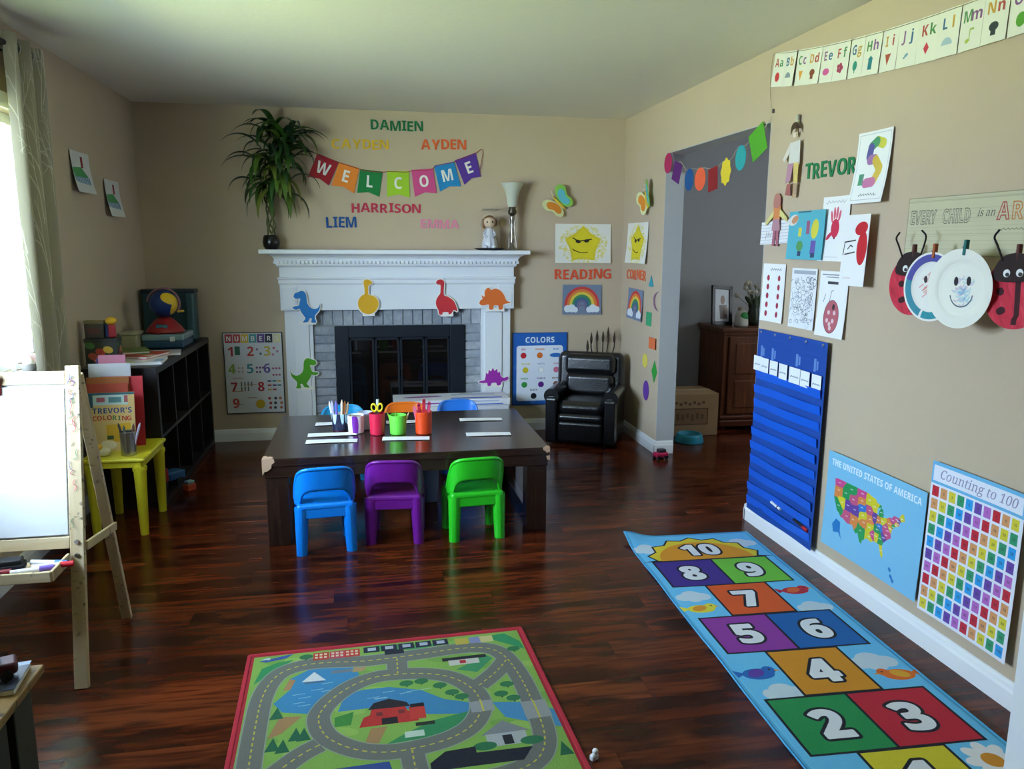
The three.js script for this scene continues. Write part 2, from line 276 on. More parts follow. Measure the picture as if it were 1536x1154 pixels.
{
  const iron = mat(0x1b222b, 0.45, { metalness: 0.3 }), t = thing('fireplace_insert', 'black metal fireplace frame with four glass door panels', 'fireplace', [0, 0, ZB]);
  mesh('frame', merge([bx(-0.244, -0.144, 0, 0.866, -0.02, 0.04, .004), bx(0.626, 0.741, 0, 0.866, -0.02, 0.04, .004), bx(-0.144, 0.626, 0.776, 0.866, -0.02, 0.04, .004), bx(-0.144, 0.626, 0, 0.1, -0.02, 0.04, .004)]), iron, t);
  const glass = mat(0x3a332e, 0.04, { transmission: 0.85, thickness: 0, ior: 1.5 }), e = [-0.144, 0.048, 0.24, 0.433, 0.626];
  for (let i = 0; i < 4; i++) {
    const a = e[i] + 0.002, b = e[i + 1] - 0.002, d = mesh('door', merge([bx(a, a + 0.017, 0.1, 0.776, 0.0, 0.03, .003), bx(b - 0.017, b, 0.1, 0.776, 0.0, 0.03, .003), bx(a, b, 0.755, 0.776, 0, 0.03, .003), bx(a, b, 0.1, 0.125, 0, 0.03, .003)]), iron, t);
    mesh('pane', bx(a + 0.015, b - 0.015, 0.12, 0.76, 0.012, 0.016), glass, d);
    if (i === 1 || i === 2) mesh('handle', rbox(0.01, 0.05, 0.02, .004, i === 1 ? b - 0.008 : a + 0.008, 0.5, 0.038), M.black, d);
  }
  mesh('firebox', merge([bx(-0.24, 0.738, 0, 0.01, -0.5, 0), bx(-0.25, -0.235, 0, 0.86, -0.5, 0), bx(0.733, 0.748, 0, 0.86, -0.5, 0), bx(-0.24, 0.738, 0.855, 0.87, -0.5, 0), bx(-0.25, 0.748, 0, 0.87, -0.52, -0.5)]), mat(0x4a3a30, 0.95), t);
  const bark = mat(0x5b4636, 0.95);
  for (const [x, y, z, l, r] of [[0.2, 0.1, -0.25, 0.6, 0.055], [0.32, 0.1, -0.36, 0.5, 0.06], [0.28, 0.2, -0.3, 0.55, 0.05]]) mesh('log', cyl(r, r * 0.9, l, 0, 0, 0, 12).rotateZ(PI / 2), bark, t, [x, y, z], [0, rr(-.15, .15), 0]);
}
// ---------- low table and small chairs ----------
{
  const wood = mat(0xffffff, 0.2, { map: darkWood, clearcoat: 0.3, clearcoatRoughness: 0.15 }), t = thing('low_table', 'dark brown square wooden table with chipped corners and thick legs', 'table');
  const x0 = -0.52, x1 = 0.905, z0 = -4.765, z1 = -3.785;
  mesh('tabletop', uvm(bx(x0, x1, 0.41, 0.45, z0, z1, .004), 'x', 1.1), wood, t);
  mesh('apron', uvm(merge([bx(x0 + 0.008, x1 - 0.008, 0.352, 0.412, z1 - 0.03, z1 - 0.006, .003), bx(x0 + 0.008, x1 - 0.008, 0.352, 0.412, z0 + 0.006, z0 + 0.03, .003), bx(x0 + 0.006, x0 + 0.03, 0.352, 0.412, z0 + 0.02, z1 - 0.02, .003), bx(x1 - 0.03, x1 - 0.006, 0.352, 0.412, z0 + 0.02, z1 - 0.02, .003)]), 'x', 1.1), wood, t);
  for (const sx of [0, 1]) for (const sz of [0, 1]) { const X = sx ? x1 - 0.118 : x0 + 0.012, Z = sz ? z1 - 0.118 : z0 + 0.012; mesh('leg', uvm(bx(X, X + 0.106, 0, 0.412, Z, Z + 0.106, .004), 'y', 1.1, sx * .4, sz * .3), wood, t); }
  for (const X of [x0 + 0.045, x1 - 0.085]) mesh('side_rail', uvm(bx(X, X + 0.04, 0.0, 0.055, z0 + 0.1, z1 - 0.1, .003), 'z', 1.1), wood, t);
  const raw = mat(0xb8977a, 0.9);
  const jag = (n, r, s) => Array.from({ length: n }, (_, i) => { const a = i / (n - 1) * PI / 2, k = r * (0.75 + 0.5 * hsh(i, s, 9)); return [k * Math.cos(a), k * Math.sin(a)]; });
  const chip = (side, y, r, down, s) => {                     // bare patches on the three faces that meet in a corner
    const fx = side < 0 ? 1 : -1, cx = side < 0 ? x0 : x1, flat = (pts) => extr(poly([[0, 0], ...pts]), 0.0008);
    const front = flat(jag(8, r, s).map(([a, b]) => [fx * a, -down * b])).translate(cx, y, z1 - 0.0002), end = flat(jag(8, r, s + 1).map(([a, b]) => [a, -down * b])).rotateY(PI / 2).translate(cx - (fx > 0 ? 0.0006 : 0.0002), y, z1);
    const parts = [front, end]; if (y > 0.44) parts.push(flat(jag(8, r, s + 2).map(([a, b]) => [fx * a, b])).rotateX(-PI / 2).translate(cx, y - 0.0002, z1));
    mesh('chipped_corner', merge(parts), raw, t).userData.label = 'pale bare wood where the corner is chipped';
  };
  chip(-1, 0.45, 0.052, 1.35, 1); chip(1, 0.45, 0.03, 0.9, 5); chip(1, 0.405, 0.022, 1, 8);
}
function makeChair(color, label, p, ry) {
  const m = mat(color, 0.28, { clearcoat: 0.35, clearcoatRoughness: 0.2 }), t = thing('toddler_chair', label, 'chair', p, [0, ry, 0], 'small plastic chairs around the low table');
  // seat: dished slab, back of the chair towards +z
  const seat = rbox(0.27, 0.034, 0.255, 0.016, 0, 0.236, -0.01, 4), sp = seat.attributes.position;
  for (let i = 0; i < sp.count; i++) { const x = sp.getX(i), z = sp.getZ(i); if (sp.getY(i) > 0.236) sp.setY(i, sp.getY(i) - 0.006 * Math.max(0, 1 - (x * x + z * z) / 0.012)); } seat.computeVertexNormals();
  mesh('seat', seat, m, t);
  mesh('seat_rim', merge([rbox(0.25, 0.05, 0.014, .006, 0, 0.205, 0.108), rbox(0.25, 0.05, 0.014, .006, 0, 0.205, -0.12), rbox(0.014, 0.05, 0.22, .006, 0.124, 0.205, -0.01), rbox(0.014, 0.05, 0.22, .006, -0.124, 0.205, -0.01)]), m, t);
  for (const sx of [-1, 1]) for (const sz of [-1, 1]) {
    const g = new THREE.CylinderGeometry(0.034, 0.026, 0.235, 18, 6), pp = g.attributes.position; g.translate(0, 0.1175, 0);
    for (let i = 0; i < pp.count; i++) { const k = (0.235 - pp.getY(i)) / 0.235; pp.setX(i, pp.getX(i) + sx * (0.112 + 0.006 * k)); pp.setZ(i, pp.getZ(i) * 0.95 + sz * (0.096 + 0.006 * k) - 0.006); }
    g.computeVertexNormals(); mesh('leg', g, m, t);
  }
  // wrap-around backrest with a wide arched slot above the seat
  const nu = 44, nv = 10, pos = [], idx = [];
  const P = (u, v, o) => {
    const a = u * 1.42, sg = Math.sign(u), cx = sg * 0.146 * Math.pow(Math.abs(Math.sin(a)), 0.72), cz = -0.035 + 0.155 * Math.pow(Math.max(0, Math.cos(a)), 0.5);
    const au = Math.abs(u), top = 0.435 - 0.035 * Math.pow(au / 0.7, 3.2) - 0.06 * Math.max(0, au - 0.7) / 0.3, arch = au < 0.6 ? 0.085 * Math.sqrt(1 - Math.pow(au / 0.6, 3)) : 0, bot = 0.238 + arch;
    const y = bot + (top - bot) * v, f = 1 + 0.02 * (y - 0.24) / 0.2, L = Math.hypot(cx, cz + 0.02) || 1;
    return [cx * f - o * cx / L, y, cz + 0.03 * (y - 0.24) / 0.2 - o * (cz + 0.02) / L];
  };
  for (const o of [0, 0.011]) for (let j = 0; j <= nv; j++) for (let i = 0; i <= nu; i++) pos.push(...P(-1 + 2 * i / nu, j / nv, o));
  const n = (nu + 1) * (nv + 1), at = (i, j) => j * (nu + 1) + i;
  for (let j = 0; j < nv; j++) for (let i = 0; i < nu; i++) { const a = at(i, j), b = at(i + 1, j), c = at(i + 1, j + 1), d = at(i, j + 1); idx.push(a, b, c, a, c, d, a + n, c + n, b + n, a + n, d + n, c + n); }
  for (let i = 0; i < nu; i++) for (const j of [0, nv]) { const a = at(i, j), b = at(i + 1, j); j ? idx.push(a, b, b + n, a, b + n, a + n) : idx.push(b, a, a + n, b, a + n, b + n); }
  for (let j = 0; j < nv; j++) for (const i of [0, nu]) { const a = at(i, j), b = at(i, j + 1); i ? idx.push(b, a, a + n, b, a + n, b + n) : idx.push(a, b, b + n, a, b + n, a + n); }
  const g = new THREE.BufferGeometry(); g.setAttribute('position', new THREE.Float32BufferAttribute(pos, 3)); g.setIndex(idx); g.computeVertexNormals();
  g.setAttribute('uv', new THREE.Float32BufferAttribute(new Float32Array(pos.length / 3 * 2), 2));
  mesh('backrest', g, m, t);
  const rim = []; for (let i = 0; i <= nu; i++) { const q = P(-1 + 2 * i / nu, 1, 0.0055); rim.push([q[0], q[1] - 0.002, q[2]]); } mesh('rolled_rim', tube(rim, 0.009, 60, 8), m, t);
  return t;
}
makeChair(0x0a8cfa, 'bright blue plastic toddler chair pushed under the low table', [-0.232, 0, -3.775], 0.1);
makeChair(0x741c90, 'purple plastic toddler chair pushed under the low table', [0.115, 0, -3.84], -0.1);
makeChair(0x2cc828, 'green plastic toddler chair pushed under the low table', [0.51, 0, -3.825], 0.08);
makeChair(0x22a6dd, 'cyan plastic toddler chair on the fireplace side of the low table', [-0.17, 0, -4.97], PI + 0.06);
makeChair(0xf0781e, 'orange plastic toddler chair on the fireplace side of the low table', [0.225, 0, -5.0], PI - 0.05);
makeChair(0x2f7fe0, 'mid blue plastic toddler chair on the fireplace side of the low table', [0.585, 0, -5.03], PI + 0.03);
// ---------- things on the low table ----------
{
  const Y = 0.45, cupG = (r0, r1, h) => lathe([[0.001, 0], [r0 * 0.9, 0], [r0, 0.006], [r1, h - 0.003], [r1 - 0.001, h], [r1 - 0.004, h - 0.002], [r0 - 0.004, 0.008], [0.001, 0.007]], 32);
  const stick = (t, name, m, h, r = 0.005) => mesh(name, merge([cyl(r, r, h, 0, h / 2, 0, 10), cyl(r * 0.8, 0.0012, 0.014, 0, h + 0.007, 0, 10)]), m, t);
  const band = canvasTex(256, 128, (g, w, h) => { g.fillStyle = '#1c2240'; g.fillRect(0, 0, w, h); g.fillStyle = '#e8e9ee'; g.fillRect(0, 20, w, 26); g.fillStyle = '#a02733'; g.fillRect(0, 4, w, 14); g.fillRect(0, 96, w, 20); for (let i = 0; i < 6; i++) { g.fillStyle = '#bfe3ee'; g.beginPath(); g.ellipse(i * 46 + 20, 66, 15, 18, 0, 0, 7); g.fill(); } });
  const c1 = thing('pencil_cup', 'navy cup with white and red bands holding pens', 'cup', [-0.168, Y, -4.33], [0, 0.6, 0]); mesh('cup', cupG(0.038, 0.044, 0.1), mat(0xffffff, 0.4, { map: band }), c1);
  const pens = [['marker', 0xb9b0e0, -0.19, -4.33, 0.15, [-0.1, 0]], ['marker', 0x6b5fb4, -0.178, -4.315, 0.155, [-0.03, 0.05]], ['marker', 0xdfe6f4, -0.196, -4.345, 0.145, [-0.16, -0.05]], ['crayon', 0xd98a3a, -0.152, -4.33, 0.145, [0.1, 0]], ['crayon', 0xe9cdb0, -0.158, -4.318, 0.155, [0.04, 0]], ['crayon', 0xd9b48a, -0.143, -4.338, 0.14, [0.16, 0]]];
  const who = ['lilac', 'violet', 'pale blue', 'amber', 'cream', 'tan'];
  pens.forEach(([n, c, x, z, h, l], i) => { const t = thing(n, `${who[i]} ${n} standing in the navy banded cup`, n === 'marker' ? 'marker' : 'crayon', [x, Y + 0.009, z], [l[1], 0, -l[0]], 'pens in the navy cup'); stick(t, 'barrel', mat(c, 0.45), h, 0.0068); mesh('cap', cyl(0.0076, 0.0074, 0.03, 0, h - 0.02, 0, 12), mat(c, 0.4), t); });
  const mugT = canvasTex(256, 128, (g, w, h) => { g.fillStyle = '#eef0f4'; g.fillRect(0, 0, w, h); g.fillStyle = '#7a2aa0'; g.save(); g.translate(160, 66); g.beginPath(); g.moveTo(-16, 26); g.quadraticCurveTo(-24, 0, -2, -26); g.quadraticCurveTo(16, -34, 18, -14); g.quadraticCurveTo(2, -6, 8, 6); g.quadraticCurveTo(22, 16, 10, 28); g.closePath(); g.fill(); g.restore(); });
  const c2 = thing('printed_cup', 'white cup printed with a purple shape on the low table', 'cup', [-0.078, Y, -4.27], [0, 2.3, 0]); mesh('cup', cupG(0.042, 0.046, 0.1), mat(0xffffff, 0.3, { map: mugT }), c2); mesh('contents', cyl(0.043, 0.043, 0.004, 0, 0.088, 0), mat(0x8b7f78, 0.8), c2);
  const c2b = thing('plastic_cup', 'pale grey cup behind the purple printed cup', 'cup', [-0.028, Y, -4.345]); mesh('cup', cupG(0.036, 0.042, 0.1), mat(0xb8bfd0, 0.35), c2b);
  const c3 = thing('pencil_cup', 'crimson red cup holding yellow scissors', 'cup', [0.037, Y, -4.21]); mesh('cup', cupG(0.04, 0.043, 0.12), mat(0xd81f45, 0.35), c3);
  const sc = thing('scissors', 'yellow handled scissors in the crimson cup', 'scissors', [0.037, Y + 0.012, -4.21]); for (const s of [-1, 1]) { const h = mesh('handle', new THREE.TorusGeometry(0.015, 0.0048, 8, 22).scale(0.85, 1.35, 1), mat(0xe9d324, 0.4), sc, [s * 0.016, 0.137, 0], [0, 0, -s * 0.2]); mesh('blade', rbox(0.011, 0.12, 0.002, .0008, -s * 0.006, 0.058, s * 0.0015), M.steel, sc); }
  const g3 = thing('glue_stick', 'teal capped glue stick behind the yellow scissors', 'glue stick', [0.042, Y + 0.01, -4.232]); mesh('tube', cyl(0.008, 0.008, 0.15, 0, 0.075, 0, 16), mat(0x1c6f80, 0.4), g3); mesh('cap', cyl(0.0085, 0.008, 0.03, 0, 0.165, 0, 16), mat(0xcdd9d5, 0.4), g3);
  const c4 = thing('pencil_cup', 'lime green cup in the middle of the low table', 'cup', [0.148, Y, -4.2]); mesh('cup', cupG(0.043, 0.047, 0.108), mat(0x6fdf4a, 0.35), c4);
  [[0x9fc24a, -0.02, 0.3], [0xd8c9a0, 0.02, -0.35], [0x7fa83e, 0.0, 0.1]].forEach(([c, dx, l], i) => { const t = thing('pencil', ['olive', 'cream', 'moss green'][i] + ' pencil stub in the lime green cup', 'pencil', [0.148 + dx, Y + 0.009, -4.2], [0, 0, l], 'pencil stubs in the lime cup'); stick(t, 'barrel', mat(c, 0.5), 0.105, 0.0045); });
  const c5 = thing('pencil_cup', 'orange red cup filled with pink and red craft pieces', 'cup', [0.287, Y, -4.19]); mesh('cup', cupG(0.044, 0.047, 0.125), mat(0xe0481a, 0.35), c5);
  [[0xd8274f, -0.012, 0.15, -0.08], [0xe0507a, 0.014, 0.16, 0.12], [0xc81f3a, 0.0, 0.175, 0.02], [0xdd6a8a, -0.022, 0.14, -0.2]].forEach(([c, dx, h, l], i) => { const t = thing('craft_stick', ['crimson', 'rose pink', 'tall red', 'pale pink'][i] + ' craft stick in the orange red cup', 'craft stick', [0.287 + dx, Y + 0.01, -4.19], [0, 0, -l], 'craft sticks in the orange cup'); mesh('stick', rbox(0.018, h, 0.003, .0014, 0, h / 2, (i - 1.5) * 0.009), mat(c, 0.6), t); mesh('tip', cyl(0.009, 0.009, 0.003, 0, 0, 0, 16).rotateX(PI / 2), mat(c, 0.6), t, [0, h, (i - 1.5) * 0.009]); });
  const strip = (x0, x1, z, ry, label) => solo('name_strip', sheet(x1 - x0, 0.074, (u, v) => 0.0015 * Math.sin(u * 3 + v), 10, 3, 0.0012).rotateX(-PI / 2), mat(0xf1f3f6, 0.6), label, 'paper strip', [(x0 + x1) / 2, Y + 0.0035, z], [0, ry, 0], 'white paper strips on the low table');
  strip(-0.335, -0.075, -4.235, 0.03, 'white paper strip in front of the navy cup'); strip(-0.335, -0.07, -4.085, -0.02, 'white paper strip beside the blue chair edge of the table');
  strip(0.06, 0.31, -4.08, -0.08, 'white paper strip in front of the lime green cup'); strip(-0.31, -0.07, -4.5, 0, 'white paper strip behind the navy cup');
  strip(0.52, 0.772, -4.475, -0.06, 'white paper strip in front of the mid blue chair'); strip(0.512, 0.757, -4.105, -0.06, 'white paper strip on the green chair side of the table'); strip(0.09, 0.33, -4.48, 0, 'white paper strip behind the lime and orange cups');
  // long white box on the floor by the hearth, and a bin under the table
  const bt = canvasTex(512, 256, (g, w, h) => { g.fillStyle = '#e6e6ea'; g.fillRect(0, 0, w, h); g.fillStyle = '#8a4fa0'; g.beginPath(); g.ellipse(130, 120, 90, 26, -0.15, 0, 7); g.fill(); g.fillStyle = '#c04a78'; g.fillRect(50, 128, 150, 8); g.fillStyle = '#b9c4dc'; g.fillRect(260, 40, 200, 60); g.fillStyle = '#3a6fd0'; g.fillRect(250, 180, 230, 40); g.fillStyle = '#2a2a30'; g.fillRect(300, 20, 60, 10); });
  const bm = mat(0xffffff, 0.55, { map: bt }), wb = thing('toy_box', 'long white printed toy box lying before the fireplace doors', 'box', [0.6, 0, -5.72]); mesh('carton', rbox(0.84, 0.33, 0.26, .006, 0, 0.165, 0), bm, wb); mesh('lid', rbox(0.856, 0.05, 0.276, .006, 0, 0.33, 0), bm, wb);
  const bin = thing('storage_bin', 'pale blue grey plastic bin on the floor beneath the table', 'bin', [0.3, 0, -4.42]); mesh('tub', lathe([[0.001, 0], [0.1, 0], [0.12, 0.24], [0.128, 0.24], [0.128, 0.25], [0.114, 0.25], [0.095, 0.01], [0.001, 0.01]], 4).rotateY(PI / 4), mat(0x8fa3bd, 0.5), bin); mesh('lid', rbox(0.19, 0.016, 0.19, .006, 0, 0.257, 0), mat(0xa7b6c8, 0.5), bin);
}
// ---------- black child recliner ----------
{
  const m = mat(0x0b0c0e, 0.26, { clearcoat: 0.5, clearcoatRoughness: 0.25, bumpMap: withRepeat(leatherBump, 3, 3), bumpScale: 0.0012 });
  const t = thing('child_recliner', 'black leather child armchair with padded head pillow', 'armchair', [1.63, 0, -5.65], [0, -0.46, 0]);
  const W = 0.53, D = 0.47, soft = (w, h, d, r, x, y, z, puff = 0) => { const g = new RoundedBoxGeometry(w, h, d, 6, r), p = g.attributes.position; for (let i = 0; i < p.count; i++) { const X = p.getX(i) / w * 2, Y = p.getY(i) / h * 2, Z = p.getZ(i) / d * 2; p.setXYZ(i, p.getX(i), p.getY(i) * (1 + puff * (1 - X * X) * (1 - Z * Z)), p.getZ(i) * (1 + puff * (1 - X * X) * (1 - Y * Y))); } g.computeVertexNormals(); return uvm(g.translate(x, y, z), 'x', 1); };
  mesh('base', soft(W - 0.04, 0.2, D - 0.03, 0.02, 0, 0.125, -0.01), m, t);
  for (const s of [-1, 1]) {
    const a = mesh('armrest', soft(0.095, 0.37, D, 0.035, s * (W / 2 - 0.045), 0.205, 0.0), m, t);
    const g = cyl(0.056, 0.056, D - 0.01, 0, 0, 0, 26).rotateX(PI / 2); mesh('arm_pad', uvm(g.translate(s * (W / 2 - 0.043), 0.37, 0.002)), m, a);
    mesh('arm_front', soft(0.085, 0.33, 0.03, 0.014, s * (W / 2 - 0.045), 0.19, D / 2 - 0.002, 0.1), m, a);
  }
  mesh('footrest', soft(W - 0.19, 0.16, 0.05, 0.024, 0, 0.105, D / 2 - 0.012, 0.12), m, t);
  mesh('footrest_roll', soft(W - 0.19, 0.07, 0.06, 0.03, 0, 0.212, D / 2 - 0.006, 0.1), m, t);
  mesh('seat_cushion', soft(W - 0.185, 0.1, D - 0.06, 0.045, 0, 0.285, 0.03, 0.12), m, t);
  const b = new THREE.Group(); b.name = 'backrest'; b.position.set(0, 0.3, -D / 2 + 0.05); b.rotation.x = -0.08; t.add(b);
  mesh('shell', (() => { const g = soft(W + 0.0, 0.45, 0.1, 0.048, 0, 0.165, -0.005), p = g.attributes.position; for (let i = 0; i < p.count; i++) if (p.getY(i) > 0.25) p.setY(i, p.getY(i) - 0.05 * Math.pow(Math.abs(p.getX(i)) / (W / 2), 2)); g.computeVertexNormals(); return g; })(), m, b);
  mesh('head_pillow', soft(W - 0.13, 0.15, 0.09, 0.042, 0, 0.262, 0.058, 0.16), m, b);
  mesh('back_cushion', soft(W - 0.15, 0.17, 0.085, 0.04, 0, 0.105, 0.06, 0.14), m, b);
  for (const [x, z] of [[-1, -1], [1, -1], [-1, 1], [1, 1]]) mesh('foot', cyl(0.016, 0.02, 0.03, x * 0.17, 0.015, z * 0.16, 14), M.black, t);
  const v = thing('dried_stalks', 'dark brown dried stalks standing behind the black armchair', 'stalks', [1.84, 0, -5.955]);
  mesh('vase', lathe([[0.001, 0], [0.045, 0], [0.05, 0.2], [0.035, 0.4], [0.042, 0.5], [0.036, 0.5], [0.03, 0.4], [0.001, 0.02]], 20), mat(0x2a221c, 0.6), v);
  [[-0.125, 0.7, 0.02], [-0.085, 0.755, -0.015], [-0.045, 0.775, 0.01], [0.01, 0.765, -0.01], [0.045, 0.8, 0.015], [0.1, 0.76, 0.005]].forEach(([x, h, z]) => { const s = mesh('stalk', merge([tube([[0, 0.02, 0], [x * 0.25, 0.45, z * 0.3], [x, h - 0.09, z], [x, h, z]], 0.005, 16, 6), new THREE.SphereGeometry(0.011, 10, 10).scale(1, 3.4, 1).translate(x, h - 0.02, z)]), mat(0x3b2f24, 0.9), v); mesh('bud', new THREE.ConeGeometry(0.008, 0.03, 8).translate(x, h + 0.028, z), mat(0x4d3b2a, 0.9), s); });
}

// ---------- curtains ----------
{
  const ct = canvasTex(512, 1024, (g, w, h) => {
    g.fillStyle = '#a8a08a'; g.fillRect(0, 0, w, h); g.lineCap = 'round';
    let s = 11; const R = () => { s = (s * 1664525 + 1013904223) >>> 0; return s / 4294967296; };
    const twig = (x, y, a, l, d) => { if (d < 0) return; const x2 = x + Math.cos(a) * l, y2 = y + Math.sin(a) * l; g.strokeStyle = 'rgba(226,220,200,.75)'; g.lineWidth = 1.2 + d * 0.8; g.beginPath(); g.moveTo(x, y); g.quadraticCurveTo((x + x2) / 2 + 8 * (R() - .5), (y + y2) / 2 + 8 * (R() - .5), x2, y2); g.stroke(); twig(x2, y2, a + 0.35 * (R() - .3), l * 0.8, d - 1); twig(x2, y2, a - 0.6 * R() - 0.2, l * 0.7, d - 1); };
    for (let i = 0; i < 34; i++) twig(R() * w, R() * h * 1.1, -PI / 2 + (R() - .5), 62, 4);
  });
  const cloth = (w, h, folds, amp, nx, ny, us) => {
    const g = sheet(w, h, (u, v) => amp * Math.sin(u * folds * 2 * PI) * (0.7 + 0.3 * v) + 0.006 * Math.sin(u * 23 + v * 5) * (1 - v), nx, ny, 0.0012);
    const uv = g.attributes.uv; for (let i = 0; i < uv.count; i++) uv.setX(i, uv.getX(i) * us); return g;
  };
  const rod = thing('curtain_rod', 'black metal curtain rod above the bright window', 'curtain rod', [XL + 0.085, 2.305, 0]);
  mesh('pole', cyl(0.0125, 0.0125, 2.42).rotateX(PI / 2), M.black, rod, [0, 0, -2.78]);
  for (const z of [-4.0, -1.57]) mesh('finial', new THREE.SphereGeometry(0.022, 18, 12), M.black, rod, [0, 0, z]);
  for (const z of [-3.9, -1.64]) mesh('bracket', merge([rbox(0.085, 0.014, 0.014, .003, -0.04, -0.01, z), rbox(0.008, 0.06, 0.03, .003, -0.08, -0.01, z)]), M.black, rod);
  const t = thing('window_curtain', 'beige grommet curtain with pale branch pattern beside the window', 'curtain', [XL + 0.085, 1.2, -3.99], [0, PI / 2, 0], 'window curtains');
  const fab = mat(0xffffff, 0.95, { map: withRepeat(ct, 1, 1), transmission: 0.16, thickness: 0 });
  const cg = cloth(0.36, 2.3, 2.5, 0.042, 70, 14, 1.4); mesh('fabric', cg, fab, t, [0, 0, 0]);
  for (let i = 0; i < 5; i++) mesh('grommet', new THREE.TorusGeometry(0.026, 0.005, 8, 24), mat(0xa8a79f, 0.3, { metalness: 0.9 }), t, [-0.144 + i * 0.072, 1.105, 0], [0, PI / 2, 0]);
  const t2 = t.clone(); t2.name = numbered('window_curtain'); t2.position.z = -1.85; scene.add(t2); t2.userData = { label: 'beige grommet curtain at the camera end of the window', category: 'curtain', group: 'window curtains' };
  const sh = thing('sheer_curtain', 'white sheer curtain gathered against the window pane', 'curtain', [XL - 0.018, 1.45, -3.93], [0, PI / 2, 0]);
  mesh('fabric', cloth(0.24, 1.1, 3, 0.012, 60, 6, 1), mat(0xffffff, 0.9, { transmission: 0.6, thickness: 0 }), sh);
}
// ---------- easel ----------
{
  const wood = mat(0xffffff, 0.6, { map: paleWood }), zT = -2.80, zB = -2.615, yT = 1.055, at = (y) => zB + (zT - zB) * y / yT;
  const t = thing('easel', 'pale wooden A-frame easel with white paper and marker tray', 'easel');
  const xr = -0.975, xl = -1.50, W = xr - xl;
  for (const x of [xr, xl]) { mesh('front_leg', uvm(bar([x, 0, zB], [x, yT + 0.012, zT - 0.002], 0.044, 0.02), 'y', 1.6), wood, t); mesh('rear_leg', uvm(bar([x, 0, -3.125], [x, 1.035, -2.832], 0.036, 0.02), 'y', 1.6, .3), wood, t); mesh('brace', uvm(bar([x + 0.026, 0.47, at(0.47)], [x + 0.026, 0.43, -3.0], 0.012, 0.03), 'z', 1.6), wood, t); for (const y of [0.49, 0.445]) mesh('bolt', cyl(0.007, 0.007, 0.008, 0, 0, 0, 14).rotateX(PI / 2), M.steel, t, [x, y, at(y) + 0.013]); }
  const rail = (y, h) => mesh('rail', uvm(bar([xl + 0.022, y, at(y)], [xr - 0.022, y, at(y)], h, 0.018).rotateX(0), 'x', 1.6), wood, t);
  const cr = (y, h) => mesh('rail', uvm(rbox(W - 0.044, h, 0.018, .003), 'x', 1.6), wood, t, [(xl + xr) / 2, y, at(y)], [-0.174, 0, 0]);
  cr(1.028, 0.044); cr(0.485, 0.04);
  mesh('board', rbox(W - 0.03, 0.53, 0.006, .002), mat(0xf3f5f8, 0.35), t, [(xl + xr) / 2, 0.757, at(0.757) - 0.004], [-0.174, 0, 0]);
  mesh('tray', uvm(merge([rbox(W - 0.05, 0.012, 0.15, .003), rbox(W - 0.05, 0.035, 0.01, .003, 0, 0.012, 0.075), rbox(0.01, 0.035, 0.15, .003, (W - 0.05) / 2, 0.012, 0), rbox(0.01, 0.035, 0.15, .003, -(W - 0.05) / 2, 0.012, 0)]), 'x', 1.6), wood, t, [(xl + xr) / 2, 0.425, at(0.42) + 0.085]);
  // scribbles left on the frame
  const inks = [0xd0506a, 0x2f8f6a, 0x4a6ab0, 0xc04060]; for (let i = 0; i < 16; i++) { const y = i < 7 ? rr(0.92, 1.05) : rr(0.5, 1.0), pts = []; let x0 = xr + rr(-.016, .0), yy = y; for (let k = 0; k < 4; k++) { pts.push([x0 + rr(-.003, .014), yy, at(yy) + 0.0135]); yy -= rr(.004, .016); } mesh('pen_scribble', tube(pts, 0.0009, 10, 4), mat(inks[i % 4], 0.8), t); }
  const sheetM = mat(0xe4e7ec, 0.7);
  solo('drawing_paper', sheet(W - 0.05, 0.495, (u, v) => 0.002 * Math.sin(u * 4), 8, 8, 0.001), sheetM, 'blank white drawing paper clipped to the easel board', 'paper', [(xl + xr) / 2 - 0.003, 0.757, at(0.757) + 0.008], [-0.174, 0, 0]);
  const clip = thing('paper_clip', 'red plastic clip gripping the easel paper', 'clip', [-1.215, 1.005, at(1.005) + 0.013], [-0.174, 0, 0]); mesh('jaw', rbox(0.045, 0.06, 0.012, .004), mat(0xc8242e, 0.35), clip); mesh('lever', rbox(0.04, 0.03, 0.012, .004, 0, 0.03, 0.01), mat(0xb81f28, 0.35), clip);
  const ty = 0.437, mk = (c, x, z, a, label) => { const o = thing('marker', label, 'marker', [x, ty + 0.009, z], [0, a, 0], 'markers in the easel tray'); mesh('barrel', cyl(0.0085, 0.0085, 0.1, 0, 0, 0, 14).rotateZ(PI / 2), mat(0xe8e8ee, 0.4), o); mesh('cap', cyl(0.0095, 0.0095, 0.04, 0, 0, 0, 14).rotateZ(PI / 2), mat(c, 0.4), o, [0.05, 0, 0]); };
  mk(0x7a5fc0, -1.08, -2.57, 0.25, 'violet capped white marker in the easel tray'); mk(0xd02030, -1.03, -2.60, 0.1, 'red capped white marker in the easel tray'); mk(0x2a6a9a, -1.05, -2.63, -0.2, 'blue capped white marker in the easel tray'); mk(0x8a1f2a, -1.2, -2.56, 0.15, 'maroon capped white marker in the easel tray');
  const er = thing('board_eraser', 'black felt eraser lying in the easel tray', 'eraser', [-1.17, ty, -2.6], [0, 0.2, 0]); mesh('felt', rbox(0.13, 0.022, 0.055, .004, 0, 0.011, 0), mat(0x26262c, 0.95), er); mesh('grip', rbox(0.12, 0.018, 0.045, .006, 0, 0.03, 0), mat(0x17181c, 0.6), er);
}
